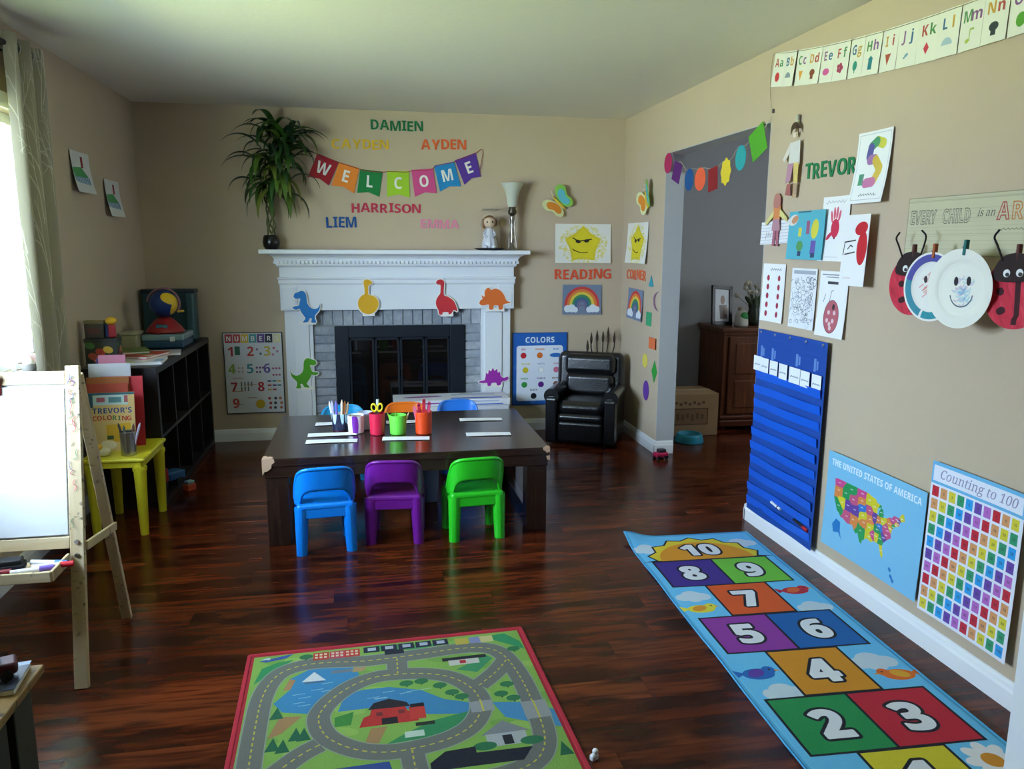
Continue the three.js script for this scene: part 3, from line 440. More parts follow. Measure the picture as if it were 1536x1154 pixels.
// ---------- dark cube shelf against the window wall ----------
{
  const m = mat(0xffffff, 0.4, { map: (() => dataTex(256, 128, (u, v) => { const a = fbm(u, v, 4, 50, 77, 3); return mix3([20, 15, 17], [36, 28, 29], a); }))() });
  const t = thing('cube_shelf', 'black brown cube shelf unit with eight open cubbies', 'shelf'), x0 = -1.54, x1 = -1.15, z0 = -5.985, z1 = -4.515, h = 0.80, e = 0.038;
  mesh('top_panel', uvm(bx(x0, x1, h - e, h, z0, z1, .003), 'z', 1), m, t); mesh('bottom_panel', uvm(bx(x0, x1, 0, e, z0, z1, .003), 'z', 1), m, t);
  mesh('end_panel', uvm(bx(x0, x1, e, h - e, z1 - e, z1, .002), 'y', 1), m, t); mesh('end_panel', uvm(bx(x0, x1, e, h - e, z0, z0 + e, .002), 'y', 1), m, t);
  mesh('middle_shelf', uvm(bx(x0, x1 - 0.003, h / 2 - 0.009, h / 2 + 0.009, z0 + e, z1 - e), 'z', 1), m, t); mesh('back_panel', bx(x0 + 0.004, x0 + 0.008, e, h - e, z0 + e, z1 - e), M.black, t);
  for (let i = 1; i < 4; i++) { const z = z0 + e + (z1 - z0 - 2 * e) * i / 4; mesh('divider', uvm(bx(x0, x1 - 0.004, e, h - e, z - 0.009, z + 0.009), 'y', 1), m, t); }
  // toys in the upper cubby and on the floor
  const b = thing('toy_bear', 'small white and pink stuffed toy in an upper cubby', 'stuffed toy', [-1.24, 0.409, -5.02], [0, 1.2, 0]); mesh('body', new THREE.SphereGeometry(0.045, 18, 14).scale(1, 1.25, 0.9), mat(0xd6d2d4, 0.95), b, [0, 0.055, 0]); const hd = mesh('head', ball(0.036), mat(0xe4e0e0, 0.95), b, [0, 0.135, 0]); for (const s of [-1, 1]) { mesh('ear', ball(0.013, s * 0.028, 0.03, 0, 12), mat(0xe0a8b0, 0.95), hd); mesh('foot', ball(0.018, s * 0.028, 0.016, 0.03, 12), mat(0xc98a94, 0.95), b); }
  for (const [z, c, w, hh, n] of [[-5.42, 0x5a5f6a, 0.2, 0.2, 'grey'], [-5.76, 0x3c4a5c, 0.22, 0.22, 'slate blue']]) { const k = thing('fabric_bin', n + ' fabric bin in a lower cubby of the dark shelf', 'bin', [-1.33, e, z], [0, 0, 0], 'fabric bins in the dark shelf'); mesh('bin', rbox(0.24, hh, w, .01, 0, hh / 2, 0), mat(c, 0.95), k); mesh('handle', rbox(0.006, 0.02, 0.08, .002, 0.122, hh * 0.75, 0), mat(0x20242a, 0.8), k); }
  const f = thing('toy_truck', 'red and blue toy truck sticking out of a lower cubby', 'toy', [-1.215, e, -4.8], [0, 0.9, 0]); mesh('cab', rbox(0.08, 0.085, 0.09, .012, -0.05, 0.078, 0), mat(0xa8202a, 0.4), f); mesh('bed', rbox(0.12, 0.05, 0.095, .01, 0.045, 0.06, 0), mat(0x2a5a94, 0.4), f); for (const [x, z] of [[-0.05, -1], [-0.05, 1], [0.06, -1], [0.06, 1]]) mesh('wheel', cyl(0.024, 0.024, 0.018, 0, 0, 0, 18).rotateX(PI / 2), mat(0x2c2c30, 0.7), f, [x, 0.024, z * 0.045]);
  const pk = thing('toy_block', 'orange and pale blue toy block in front of the toy truck', 'toy', [-1.09, 0, -4.82], [0, 0.9, 0]); mesh('block', rbox(0.06, 0.04, 0.05, .006, 0, 0.02, 0), mat(0xb5452c, 0.5), pk); mesh('stud', rbox(0.05, 0.02, 0.04, .006, 0, 0.05, 0), mat(0x86a8c4, 0.5), pk);
  // on top of the shelf
  const Y = h;
  const tb = thing('storage_case', 'large dark teal plastic case standing in the room corner', 'case', [-1.365, Y, -5.85]); mesh('case', rbox(0.35, 0.345, 0.12, .02, 0, 0.1725, 0), mat(0x24494c, 0.4), tb); mesh('lid', rbox(0.36, 0.03, 0.13, .01, 0, 0.345, 0), mat(0x1c3034, 0.45), tb); mesh('side_rib', rbox(0.05, 0.33, 0.13, .012, 0.14, 0.17, 0.002), mat(0x3d6468, 0.4), tb);
  const cb = thing('plastic_tub', 'cream plastic tub with flat lid on the dark shelf', 'tub', [-1.497, Y, -5.36]); mesh('tub', rbox(0.1, 0.1, 0.15, .012, 0, 0.05, 0), mat(0xa39e7c, 0.4), cb); mesh('lid', rbox(0.11, 0.018, 0.16, .006, 0, 0.105, 0), mat(0xb5b08c, 0.4), cb);
  const tr = thing('plastic_case', 'translucent blue plastic case under the globe toy', 'case', [-1.31, Y, -5.5]); mesh('base', rbox(0.25, 0.05, 0.3, .012, 0, 0.025, 0), mat(0x2a5068, 0.3), tr); mesh('lid', rbox(0.26, 0.045, 0.31, .014, 0, 0.07, 0), mat(0x7d97a0, 0.2), tr); mesh('latch', rbox(0.03, 0.03, 0.01, .003, 0.06, 0.062, 0.157), mat(0xcfd8dc, 0.3), tr);
  // toy globe
  const gy = Y + 0.093, gt = canvasTex(256, 128, (g, w, h2) => { g.fillStyle = '#173a78'; g.fillRect(0, 0, w, h2); g.fillStyle = '#e0b81c'; for (const [x, y, a, b2] of [[60, 45, 34, 20], [75, 75, 16, 26], [130, 50, 22, 22], [140, 80, 15, 22], [185, 42, 40, 20], [215, 90, 16, 10]]) { g.beginPath(); g.ellipse(x, y, a, b2, 0.3, 0, 7); g.fill(); } g.fillStyle = '#b02a22'; g.fillRect(100, 14, 70, 12); g.fillStyle = '#2a8a50'; g.beginPath(); g.ellipse(205, 60, 14, 10, 0, 0, 7); g.fill(); });
  const gl = thing('toy_globe', 'toy globe with red base and yellow continents on the dark shelf', 'toy globe', [-1.32, gy, -5.48], [0, 0.9, 0]);
  mesh('base', lathe([[0.001, 0], [0.115, 0], [0.12, 0.012], [0.1, 0.04], [0.06, 0.085], [0.035, 0.1], [0.001, 0.1]], 26), mat(0x9a1d22, 0.4), gl); mesh('control_panel', rbox(0.07, 0.03, 0.02, .006, 0, 0.045, 0.088), mat(0x2c6f78, 0.4), gl, [0, 0, 0], [0, -0.9, 0]);
  mesh('sphere', ball(0.088, 0, 0, 0, 28), mat(0xffffff, 0.4, { map: gt }), gl, [0, 0.19, 0]); mesh('meridian_arc', new THREE.TorusGeometry(0.1, 0.007, 8, 30, PI * 1.15), mat(0x9a6f78, 0.45), gl, [0, 0.19, 0], [0, -0.9, -0.6]); mesh('plane_toy', merge([rbox(0.05, 0.014, 0.014, .006, 0, 0, 0), rbox(0.012, 0.006, 0.06, .002, 0, 0, 0)]), mat(0xd9b340, 0.4), gl, [0.06, 0.14, 0.085]);
  // flat picture books
  const cover = (a, cols) => canvasTex(128, 128, (g, w, h2) => { g.fillStyle = a; g.fillRect(0, 0, w, h2); cols.forEach((c, i) => { g.fillStyle = c; g.beginPath(); g.ellipse((i * 47 + 22) % 128, (i * 31 + 30) % 128, 20, 15, i, 0, 7); g.fill(); }); });
  const bk = (x, y, z, w, d, hh, ry, a, cols, label) => { const t2 = thing('picture_book', label, 'book', [x, y, z], [0, ry, 0], 'picture books lying on the dark shelf'); mesh('pages', rbox(w - 0.008, hh - 0.004, d - 0.006, .001, 0, hh / 2, 0), M.paper, t2); const cm = mat(0xffffff, 0.35, { map: cover(a, cols) }); mesh('cover', box(w, 0.002, d, 0, hh, 0), cm, t2); mesh('back_cover', box(w, 0.002, d, 0, 0.001, 0), cm, t2); mesh('spine', box(0.003, hh, d, -w / 2, hh / 2, 0), cm, t2); };
  bk(-1.28, Y, -4.75, 0.24, 0.26, 0.016, 0.1, '#e8e2e4', ['#c8102e', '#e87a9a', '#7fb8e0', '#d8d040'], 'white and red picture book, lowest of the pile on the shelf');
  bk(-1.31, Y + 0.0175, -4.87, 0.2, 0.24, 0.014, -0.3, '#c83a24', ['#e8a020', '#3a8a4a', '#f0e8d8', '#a01828'], 'red and orange picture book lying on the pile');
  bk(-1.40, Y + 0.033, -4.95, 0.2, 0.22, 0.013, 0.35, '#5a7a2c', ['#c8b040', '#2c3a30', '#88a848', '#d05a30'], 'olive green picture book, topmost of the pile');
  bk(-1.25, Y, -5.1, 0.2, 0.19, 0.012, 0.2, '#cfc8c8', ['#e8e4e0', '#b0a8a8'], 'plain pale booklet behind the colourful pile');
  // toys and game boxes by the curtain
  const bcov = (fn) => canvasTex(128, 128, fn);
  const g1 = bcov((g) => { g.fillStyle = '#232a1c'; g.fillRect(0, 0, 128, 128); [['#3f6a34', 20, 30], ['#b83a28', 60, 60], ['#c8a030', 90, 50], ['#d86a50', 50, 95], ['#9ab0b8', 95, 95], ['#a8442c', 30, 80]].forEach(([c, x, y]) => { g.fillStyle = c; g.beginPath(); g.ellipse(x, y, 20, 16, 0.4, 0, 7); g.fill(); }); });
  const gb = thing('game_box', 'dark game box with a colourful cover beside the curtain', 'box', [-1.445, Y, -4.63]); mesh('carton', rbox(0.17, 0.155, 0.08, .004, 0, 0.0775, 0), mat(0xffffff, 0.4, { map: g1 }), gb); mesh('lid', rbox(0.174, 0.02, 0.084, .003, 0, 0.146, 0), mat(0x1d2418, 0.45), gb);
  const g2 = bcov((g) => { g.fillStyle = '#3a3322'; g.fillRect(0, 0, 128, 128); g.fillStyle = '#8a7a48'; g.fillRect(0, 0, 128, 20); g.fillStyle = '#5a2a24'; g.fillRect(20, 50, 80, 50); });
  const gc = thing('game_box', 'olive brown puzzle box standing on the dark game box', 'box', [-1.48, Y + 0.157, -4.64]); mesh('carton', rbox(0.1, 0.095, 0.06, .004, 0, 0.0475, 0), mat(0xffffff, 0.45, { map: g2 }), gc); mesh('lid', rbox(0.104, 0.014, 0.064, .003, 0, 0.09, 0), mat(0x8a7c50, 0.45), gc);
  const ty = thing('toy_figure', 'yellow headed toy figure in red and blue on the game box', 'toy', [-1.395, Y + 0.157, -4.63], [0, 0.4, 0]); mesh('body', rbox(0.042, 0.075, 0.035, .012, 0, 0.0375, 0), mat(0x9a2430, 0.5), ty); mesh('sleeve', rbox(0.014, 0.07, 0.03, .006, -0.026, 0.04, 0), mat(0x24386a, 0.5), ty); mesh('head', new THREE.SphereGeometry(0.027, 16, 12).scale(1.1, 0.8, 1), mat(0xd8a81e, 0.5), ty, [0, 0.094, 0]);
}
// ---------- things on the window sill ----------
{
  const a = thing('small_box', 'pale pink box standing on the window sill', 'box', [XL + 0.035, WY0, -3.99]); mesh('carton', rbox(0.05, 0.05, 0.09, .004, 0, 0.025, 0), mat(0xd8a8a8, 0.6), a); mesh('lid', rbox(0.054, 0.014, 0.094, .004, 0, 0.052, 0), mat(0xe4c4c0, 0.6), a);
  const b = thing('shell_dish', 'grey beige ornament dish on the window sill', 'dish', [XL + 0.045, WY0, -3.84]); mesh('bowl', lathe([[0.001, 0], [0.025, 0], [0.045, 0.035], [0.041, 0.035], [0.02, 0.006], [0.001, 0.006]], 24), mat(0x9c968c, 0.7), b); mesh('pebble', ball(0.026, 0, 0.03, 0, 14), mat(0xb8b2a6, 0.8), b);
}
// ---------- yellow plastic side table with books and can ----------
{
  const m = mat(0xd9cf2c, 0.38), t = thing('plastic_side_table', 'yellow plastic side table between the easel and dark shelf', 'table'), x0 = -1.425, x1 = -1.12, z0 = -4.49, z1 = -4.05, Y = 0.41;
  mesh('tabletop', bx(x0, x1, Y - 0.02, Y, z0, z1, .009), m, t); mesh('apron', merge([bx(x0 + 0.012, x1 - 0.012, Y - 0.05, Y - 0.015, z1 - 0.025, z1 - 0.012, .004), bx(x0 + 0.012, x1 - 0.012, Y - 0.05, Y - 0.015, z0 + 0.012, z0 + 0.025, .004), bx(x1 - 0.025, x1 - 0.012, Y - 0.05, Y - 0.015, z0 + 0.012, z1 - 0.012, .004), bx(x0 + 0.012, x0 + 0.025, Y - 0.05, Y - 0.015, z0 + 0.012, z1 - 0.012, .004)]), m, t);
  for (const x of [x0 + 0.045, x1 - 0.035]) for (const z of [z0 + 0.04, z1 - 0.035]) { const l = mesh('leg', cyl(0.02, 0.031, Y - 0.045, 0, (Y - 0.045) / 2, 0, 18), m, t, [x, 0, z]); mesh('collar', cyl(0.034, 0.035, 0.02, 0, Y - 0.06, 0, 18), m, l); }
  const book = (name, w, h, d, p, r, colour, tex, label) => { const o = thing(name, label, 'book', p, r, 'books propped on the yellow table'); mesh('pages', rbox(w - 0.004, h - 0.006, d - 0.003, .001, 0, h / 2, 0), M.paper, o); const cm = tex ? mat(0xffffff, 0.5, { map: tex }) : mat(colour, 0.55), cs = mat(colour, 0.55); mesh('cover', sheet(w, h, () => 0, 1, 1, 0.0015), cm, o, [0, h / 2, d / 2 + 0.001]); mesh('back_cover', sheet(w, h, () => 0, 1, 1, 0.0015), cs, o, [0, h / 2, -d / 2]); mesh('spine', box(0.002, h, d, -w / 2, h / 2, 0), cs, o); };
  const cb = canvasTex(512, 768, (g, w, h) => { g.fillStyle = '#d9b878'; g.fillRect(0, 0, w, h); g.fillStyle = '#2f5f6e'; g.fillRect(0, 0, 60, 190); g.fillRect(0, 0, w, 30); g.fillStyle = '#b9d3d0'; g.fillRect(60, 30, 380, 130); g.fillStyle = '#b05a64'; g.fillRect(100, 60, 90, 60); g.fillRect(400, 40, 40, 90); g.fillStyle = '#5a8a90'; g.fillRect(230, 60, 140, 70); g.font = 'bold 96px sans-serif'; g.textAlign = 'center'; g.fillStyle = '#1d4a86'; g.fillText("TREVOR'S", w / 2 + 10, 268); g.font = 'bold 84px sans-serif'; 'COLORING'.split('').forEach((c, i) => { g.fillStyle = ['#c03020', '#c03020', '#c05a20', '#a83020', '#3a7a34', '#2f6a2c', '#b03a20', '#c03020'][i]; g.fillText(c, 70 + i * 54, 362 - Math.sin(i * .7) * 8); }); g.fillStyle = '#d6a81c'; g.beginPath(); g.moveTo(190, 420); g.lineTo(460, 400); g.lineTo(470, 640); g.lineTo(200, 650); g.fill(); g.fillStyle = '#e6dcc0'; g.beginPath(); g.ellipse(210, 680, 90, 60, 0, 0, 7); g.fill(); g.fillStyle = '#3a5a24'; g.fillRect(200, 560, 70, 50); });
  book('coloring_book', 0.218, 0.305, 0.012, [-1.315, Y, -4.225], [-0.12, 0.18, 0], 0xd0b070, cb, 'tan colouring book with blue and red title on the yellow table');
  book('picture_book', 0.2, 0.345, 0.014, [-1.345, Y, -4.265], [-0.12, 0.15, 0], 0xb4452c, null, 'rust red picture book behind the colouring book');
  book('picture_book', 0.2, 0.375, 0.014, [-1.345, Y, -4.292], [-0.11, 0.15, 0], 0xa8632c, null, 'orange brown picture book behind the rust red book');
  book('picture_book', 0.2, 0.372, 0.012, [-1.285, Y, -4.325], [-0.1, 0.12, 0], 0xb8202e, null, 'crimson picture book sticking out beside the orange brown book');
  book('folder', 0.2, 0.44, 0.008, [-1.345, Y, -4.335], [-0.1, 0.12, 0], 0xb9bac0, null, 'pale grey folder standing above the orange brown book');
  book('folder', 0.13, 0.48, 0.008, [-1.34, Y, -4.37], [-0.09, 0.1, 0], 0xb06a80, null, 'dusty pink folder, tallest of the standing books');
  book('folder', 0.13, 0.46, 0.008, [-1.362, Y, -4.405], [-0.09, 0.1, 0], 0x4a3268, null, 'deep purple folder beside the dusty pink folder');
  const can = thing('metal_can', 'shiny metal can of supplies on the yellow table', 'can', [-1.215, Y, -4.14]); mesh('tin', lathe([[0.001, 0], [0.036, 0], [0.037, 0.003], [0.037, 0.118], [0.039, 0.121], [0.037, 0.124], [0.034, 0.12], [0.034, 0.006], [0.001, 0.005]], 32), mat(0xb8b4a6, 0.25, { metalness: 0.95 }), can);
  [[0x3a3434, -0.012, 0.15, 0.2], [0x6a4a3a, 0.008, 0.145, -0.15], [0xb0a8c0, 0.016, 0.155, -0.3], [0x4a5a50, -0.004, 0.14, 0.05]].forEach(([c, dx, hh, l], i) => { const o = thing('crayon', ['black', 'brown', 'lilac', 'grey green'][i] + ' crayon in the shiny metal can', 'crayon', [-1.215 + dx, Y + 0.006, -4.14 + (i - 1.5) * 0.008], [0, 0, l], 'crayons in the metal can'); mesh('barrel', cyl(0.006, 0.006, hh, 0, hh / 2, 0, 10), mat(c, 0.6), o); mesh('tip', cyl(0.005, 0.001, 0.012, 0, hh + 0.006, 0, 10), mat(c, 0.6), o); });
  const tf = thing('toy_duck', 'small cream and yellow toy before the colouring book', 'toy', [-1.325, Y, -4.12], [0, 0.4, 0]); mesh('body', new THREE.SphereGeometry(0.026, 16, 12).scale(1.25, 0.9, 1), mat(0xd2c69a, 0.6), tf, [0, 0.0235, 0]); mesh('head', ball(0.017, -0.022, 0.052, 0, 14), mat(0xd9a93a, 0.6), tf); mesh('beak', new THREE.ConeGeometry(0.007, 0.018, 10).rotateZ(PI / 2).translate(-0.045, 0.05, 0), mat(0xc9741e, 0.6), tf);
}
// ---------- low cabinet close to the camera ----------
{
  const t = thing('low_cabinet', 'low dark cabinet with tan wooden top near the easel foot', 'cabinet'), x0 = -1.4, x1 = -0.845, z0 = -2.04, z1 = -1.45;
  mesh('top', uvm(bx(x0, x1, 0.378, 0.4, z0, z1, .004), 'z', 1.4), mat(0xb9a27a, 0.5, { map: paleWood }), t); const side = mat(0x3d4238, 0.6);
  mesh('side_panel', bx(x1 - 0.05, x1 - 0.03, 0.03, 0.378, z0 + 0.16, z1 - 0.03, .003), side, t); mesh('rear_post', bx(x1 - 0.06, x1 - 0.025, 0, 0.378, z0 + 0.03, z0 + 0.13, .004), side, t); mesh('body', bx(x0 + 0.03, x1 - 0.055, 0.02, 0.378, z0 + 0.05, z1 - 0.04, .004), mat(0x23251f, 0.7), t);
  const mg = canvasTex(128, 128, (g) => { g.fillStyle = '#4a4f5c'; g.fillRect(0, 0, 128, 128); g.fillStyle = '#5a2028'; g.fillRect(10, 40, 70, 60); g.fillStyle = '#8f9bb0'; g.fillRect(0, 0, 128, 18); g.fillStyle = '#2a2c34'; g.fillRect(30, 10, 80, 20); g.fillStyle = '#2c2a30'; g.fillRect(70, 50, 40, 50); });
  const mz = thing('magazine', 'glossy magazine on the tan cabinet top', 'magazine', [-0.955, 0.4, -1.955], [0, 0.1, 0]); mesh('pages', rbox(0.18, 0.012, 0.13, .002, 0, 0.006, 0), M.paper, mz); mesh('cover', sheet(0.185, 0.135, (u, v) => 0.004 * u * u, 8, 4, 0.0008).rotateX(-PI / 2), mat(0xffffff, 0.25, { map: mg }), mz, [0, 0.0135, 0]);
  const pw = thing('toy_car', 'dark red toy car on the tan cabinet top', 'toy', [-0.935, 0.4185, -1.945], [0, 0.4, 0]); mesh('chassis', rbox(0.13, 0.03, 0.06, .01, 0, 0.027, 0), mat(0x4a1420, 0.35), pw); mesh('roof', rbox(0.07, 0.026, 0.05, .01, -0.005, 0.05, 0), mat(0x3a0f1a, 0.35), pw); for (const [x, z] of [[-0.04, -1], [-0.04, 1], [0.04, -1], [0.04, 1]]) mesh('wheel', cyl(0.014, 0.014, 0.012, 0, 0, 0, 16).rotateX(PI / 2), M.black, pw, [x, 0.014, z * 0.028]);
  const pl = thing('paper_pad', 'yellow green note pad at the edge of the tan cabinet top', 'note pad', [-0.93, 0.4, -1.7], [0, -0.3, 0]); mesh('sheets', rbox(0.09, 0.012, 0.12, .001, 0, 0.006, 0), mat(0xa8a83a, 0.8), pl); mesh('binding', rbox(0.09, 0.014, 0.012, .002, 0, 0.007, -0.058), mat(0x2a2a26, 0.6), pl);
}

// ---------- words of cut-out letters ----------
const ORD = ['first', 'second', 'third', 'fourth', 'fifth', 'sixth', 'seventh', 'eighth'];
function word(text, side, a0, a1, y0, y1, color, cname, place, slope = 0) {
  const m = mat(color, 0.8), h = y1 - y0, parts = text.split('').map((c) => letterGeo(c, h / 0.73)), sum = parts.reduce((s, p) => s + p.w, 0), len = Math.abs(a1 - a0), k = Math.min(1.15, (len * 0.9) / sum), gap = (len - sum * k) / (text.length - 1);
  let x = 0;
  text.split('').forEach((c, i) => {
    const { g, w, h: lh } = parts[i]; g.scale(k, h / lh * 1, 1);
    const cx = x + w * k / 2; x += w * k + gap;
    const o = solo('letter_cutout', g, m, `${cname} paper letter ${c}, ${ORD[i]} of the ${cname} word ${place}`, 'letter', onWall(side, a0 + cx, (y0 + y1) / 2 + slope * cx + rr(-.004, .004), 0.0015), [0, 0, 0], `letters of the ${cname} word ${place}`);
    o.rotation.set(ROT[side][0], ROT[side][1], rr(-.03, .03));
  });
}
word('DAMIEN', 'B', 0.061, 0.442, 2.302, 2.373, 0x0f7440, 'green', 'above the welcome banner');
word('CAYDEN', 'B', -0.223, 0.188, 2.163, 2.231, 0xe0b52a, 'yellow', 'above the welcome banner');
word('AYDEN', 'B', 0.425, 0.763, 2.176, 2.248, 0xe2612a, 'orange', 'above the welcome banner');
word('HARRISON', 'B', -0.094, 0.416, 1.71, 1.777, 0xc2304a, 'crimson', 'under the welcome banner');
word('LIEM', 'B', -0.282, -0.062, 1.598, 1.676, 0x16508f, 'navy blue', 'under the welcome banner');
word('EMMA', 'B', 0.415, 0.706, 1.597, 1.664, 0xe58aa8, 'pink', 'under the welcome banner');
word('READING', 'B', 1.46, 1.922, 1.212, 1.29, 0xdf5330, 'vermilion', 'over the rainbow picture by the fireplace');
word('CORNER', 'R', -5.9, -5.472, 1.222, 1.296, 0xdf6a40, 'coral', 'beside the doorway');
word('TREVOR', 'R', -3.41, -3.025, 1.777, 1.847, 0x1f7d49, 'green', 'beside the number five sheet');
// ---------- welcome banner ----------
{
  const t = thing('welcome_banner', 'rainbow bunting of seven pennants spelling welcome above the mantelpiece', 'banner', [0, 0, ZB + 0.006]);
  const F = [[[-.325, 2.125], [-.176, 2.067], [-.253, 1.899], [-.399, 1.958], 0xa31527, 'W'], [[-.172, 2.067], [-.03, 2.027], [-.073, 1.846], [-.234, 1.899], 0xf28a2c, 'E'], [[-.024, 2.021], [.14, 2.006], [.11, 1.824], [-.05, 1.85], 0x12803c, 'L'], [[.172, 2.013], [.332, 2.013], [.335, 1.821], [.168, 1.825], 0xa5cf2c, 'C'], [[.351, 2.023], [.513, 2.037], [.537, 1.856], [.374, 1.828], 0xd34d8a, 'O'], [[.52, 2.058], [.67, 2.091], [.721, 1.91], [.563, 1.869], 0x1c86c4, 'M'], [[.677, 2.1], [.835, 2.16], [.874, 1.984], [.748, 1.924], 0x57339a, 'E']];
  const cord = [[-.43, 2.16, 0.004]]; const ink = mat(0xf0ece4, 0.8);
  F.forEach(([a, b, c, d, col, ch]) => {
    const up = [(a[0] + b[0] - c[0] - d[0]) / 2, (a[1] + b[1] - c[1] - d[1]) / 2], L = Math.hypot(...up), n = [(c[0] + d[0]) / 2 + up[0] * 0.11, (c[1] + d[1]) / 2 + up[1] * 0.11];
    const p = mesh('pennant', extr(poly([a, d, n, c, b]), 0.0015), mat(col, 0.8), t);
    const { g, h } = letterGeo(ch, 0.1, 0.001); g.scale(0.085 / h * 0.9, 0.085 / h, 1).rotateZ(Math.atan2(b[1] - a[1], b[0] - a[0])); mesh('letter', g, ink, p, [(a[0] + b[0] + c[0] + d[0]) / 4, (a[1] + b[1] + c[1] + d[1]) / 4 + 0.008, 0.0016]);
    const hole = (q, r) => [q[0] + (r[0] - q[0]) * 0.08, q[1] + (r[1] - q[1]) * 0.08 - 0.006, 0.004]; cord.push(hole(a, b), hole(b, a));
  });
  cord.push([.885, 2.185, 0.004], [.875, 2.08, 0.004], [.865, 2.03, 0.004]); mesh('cord', tube(cord, 0.0022, 90, 5), mat(0xa8323a, 0.8), t);
}
// ---------- dinosaurs on the mantelpiece ----------
function dino(label, cx, cy, z, w, h, pts, color, dark, extras = [], flip = 1) {
  const xs = pts.map((p) => p[0]), ys = pts.map((p) => p[1]), x0 = Math.min(...xs), x1 = Math.max(...xs), y0 = Math.min(...ys), y1 = Math.max(...ys);
  const f = ([x, y]) => [flip * ((x - x0) / (x1 - x0) - 0.5) * w, ((y - y0) / (y1 - y0) - 0.5) * h];
  const o = smooth(pts, 90).map(f), t = thing('dinosaur_cutout', label, 'paper dinosaur', [cx, cy, ZB + z], [0, 0, rr(-.02, .02)], 'paper dinosaurs on the white mantelpiece');
  mesh('card', merge([extr(poly(grow(o, 0.007)), 0.001), extr(poly([[-w * 0.3, -h / 2 - 0.016], [w * 0.3, -h / 2 - 0.016], [w * 0.3, -h / 2 + 0.012], [-w * 0.3, -h / 2 + 0.012]]), 0.0012)]), mat(0xf4f1e8, 0.8), t);
  mesh('body', extr(poly(o), 0.001), mat(color, 0.8), t, [0, 0, 0.0013]);
  for (const [x, y, rx, ry, c, n] of extras) { const q = f([x, y]); mesh(n || 'spot', extr(new THREE.Shape().absellipse(0, 0, rx * w, ry * h, 0, 7, false, 0), 0.0006), mat(c ?? dark, 0.8), t, [q[0], q[1], 0.0024]); }
}
const REX = [[3, 9.6], [4.2, 10], [5.2, 9.4], [5.6, 8], [5.7, 6.4], [6.4, 5], [8, 4.2], [9.4, 4.8], [10, 6], [9.6, 4], [8.6, 2.8], [8, 2], [8.1, 0.8], [8.4, 0], [6.8, 0], [7, 1.2], [6.4, 1.4], [5.9, 0.6], [5.6, 0.2], [4, 0.1], [4.9, 1.3], [4.4, 2.2], [3.6, 3.4], [3.1, 4.4], [1.9, 4.1], [0.9, 4.8], [1.6, 5.2], [2.9, 5.4], [3.3, 6.6], [3.5, 7.6], [2.2, 7.5], [1.4, 8.2], [1.9, 9.2]];
const LONG = [[2.2, 9.1], [2.8, 9.8], [4.2, 10], [5.2, 9.4], [5.2, 8.4], [5, 7], [5.1, 5.5], [6.6, 5], [8.6, 3.8], [9.6, 2], [9.9, 0.7], [8.6, 1.2], [7.6, 0.2], [6.6, 0], [6.4, 0.6], [4.4, 0.6], [4.2, 0], [3, 0.1], [2.8, 1.2], [2, 2.6], [2, 4], [2.8, 5.2], [3.6, 6], [3.8, 7.2], [3.8, 8.4], [2.8, 8.6]];
const EGG = [[3.4, 9.2], [4, 9.9], [5.4, 10], [6.6, 9.5], [7, 8.8], [6, 8.5], [5.4, 8.1], [5.3, 7.2], [5.4, 5.6], [7.4, 5.2], [9, 4], [9.2, 2.4], [8, 0.8], [6, 0], [4, 0], [2, 0.8], [0.9, 2.4], [1.1, 4], [2.4, 5.3], [3.6, 5.8], [3.8, 7], [3.6, 8.2]];
const TRI = [[0.0, 2.8], [0.4, 4.2], [1.0, 4.8], [0.7, 6.4], [1.6, 5.8], [1.7, 8.4], [2.8, 9.8], [3.7, 8.8], [5, 9.4], [6.6, 8.6], [7.8, 6.6], [8.6, 4.2], [10, 3.2], [8.6, 2.8], [7.6, 2.2], [7.4, .2], [6.2, .2], [6, 1.8], [4.6, 1.8], [4.4, .2], [3.2, .2], [3, 2.2], [1.8, 2], [0.8, 1.9]];
const STEG = [[0, 2.4], [1, 3.2], [2, 3.4], [2.4, 5.6], [2.6, 7.4], [3.2, 6.8], [3.5, 9], [4.2, 8.2], [4.8, 10], [5.4, 8.4], [6.2, 9.4], [6.4, 7.4], [7.2, 7.6], [7.3, 5.8], [7.9, 4.6], [8.6, 4.2], [9.6, 4.8], [10, 3.6], [9, 2.6], [7.8, 2.2], [7.2, 0.4], [6.2, 0.2], [5.8, 1.6], [4.4, 1.6], [4, 0.2], [3, 0.2], [2.8, 1.8], [1.4, 1.8]];
dino('blue paper tyrannosaur on the mantel corner', -0.44, 1.02, 0.0945, 0.2, 0.235, REX, 0x2d7fc4, 0x1c558c, [[3.2, 8.9, .028, .024, 0x14304c, 'eye'], [7.2, .6, .05, .03, 0x1a4a7c, 'claw'], [4.6, .6, .05, .03, 0x1a4a7c, 'claw']]);
dino('yellow paper long necked dinosaur on the mantel front', 0.008, 1.09, 0.096, 0.15, 0.255, EGG, 0xe6ae22, 0xb98a18, [[5, 9.3, .05, .03, 0x8a6a10, 'eye'], [3.6, 5.3, .1, .02, 0xb98418, 'collar']]);
dino('red paper long necked dinosaur on the mantel front', 0.595, 1.085, 0.096, 0.16, 0.265, LONG, 0xcf2f36, 0x8f1f26, [[4, 9.5, .035, .02, 0x5a1216, 'eye'], [4.5, 2, .1, .05, 0x9c232a, 'spot'], [7.2, 3, .07, .05, 0xb0282f, 'spot']]);
dino('orange paper triceratops on the mantel corner', 0.97, 1.07, 0.0945, 0.245, 0.165, TRI, 0xe6702a, 0xb4531c, [[1.8, 4.4, .02, .03, 0x6a2c0c, 'eye'], [2.6, 7, .05, .12, 0xd05a1c, 'frill']]);
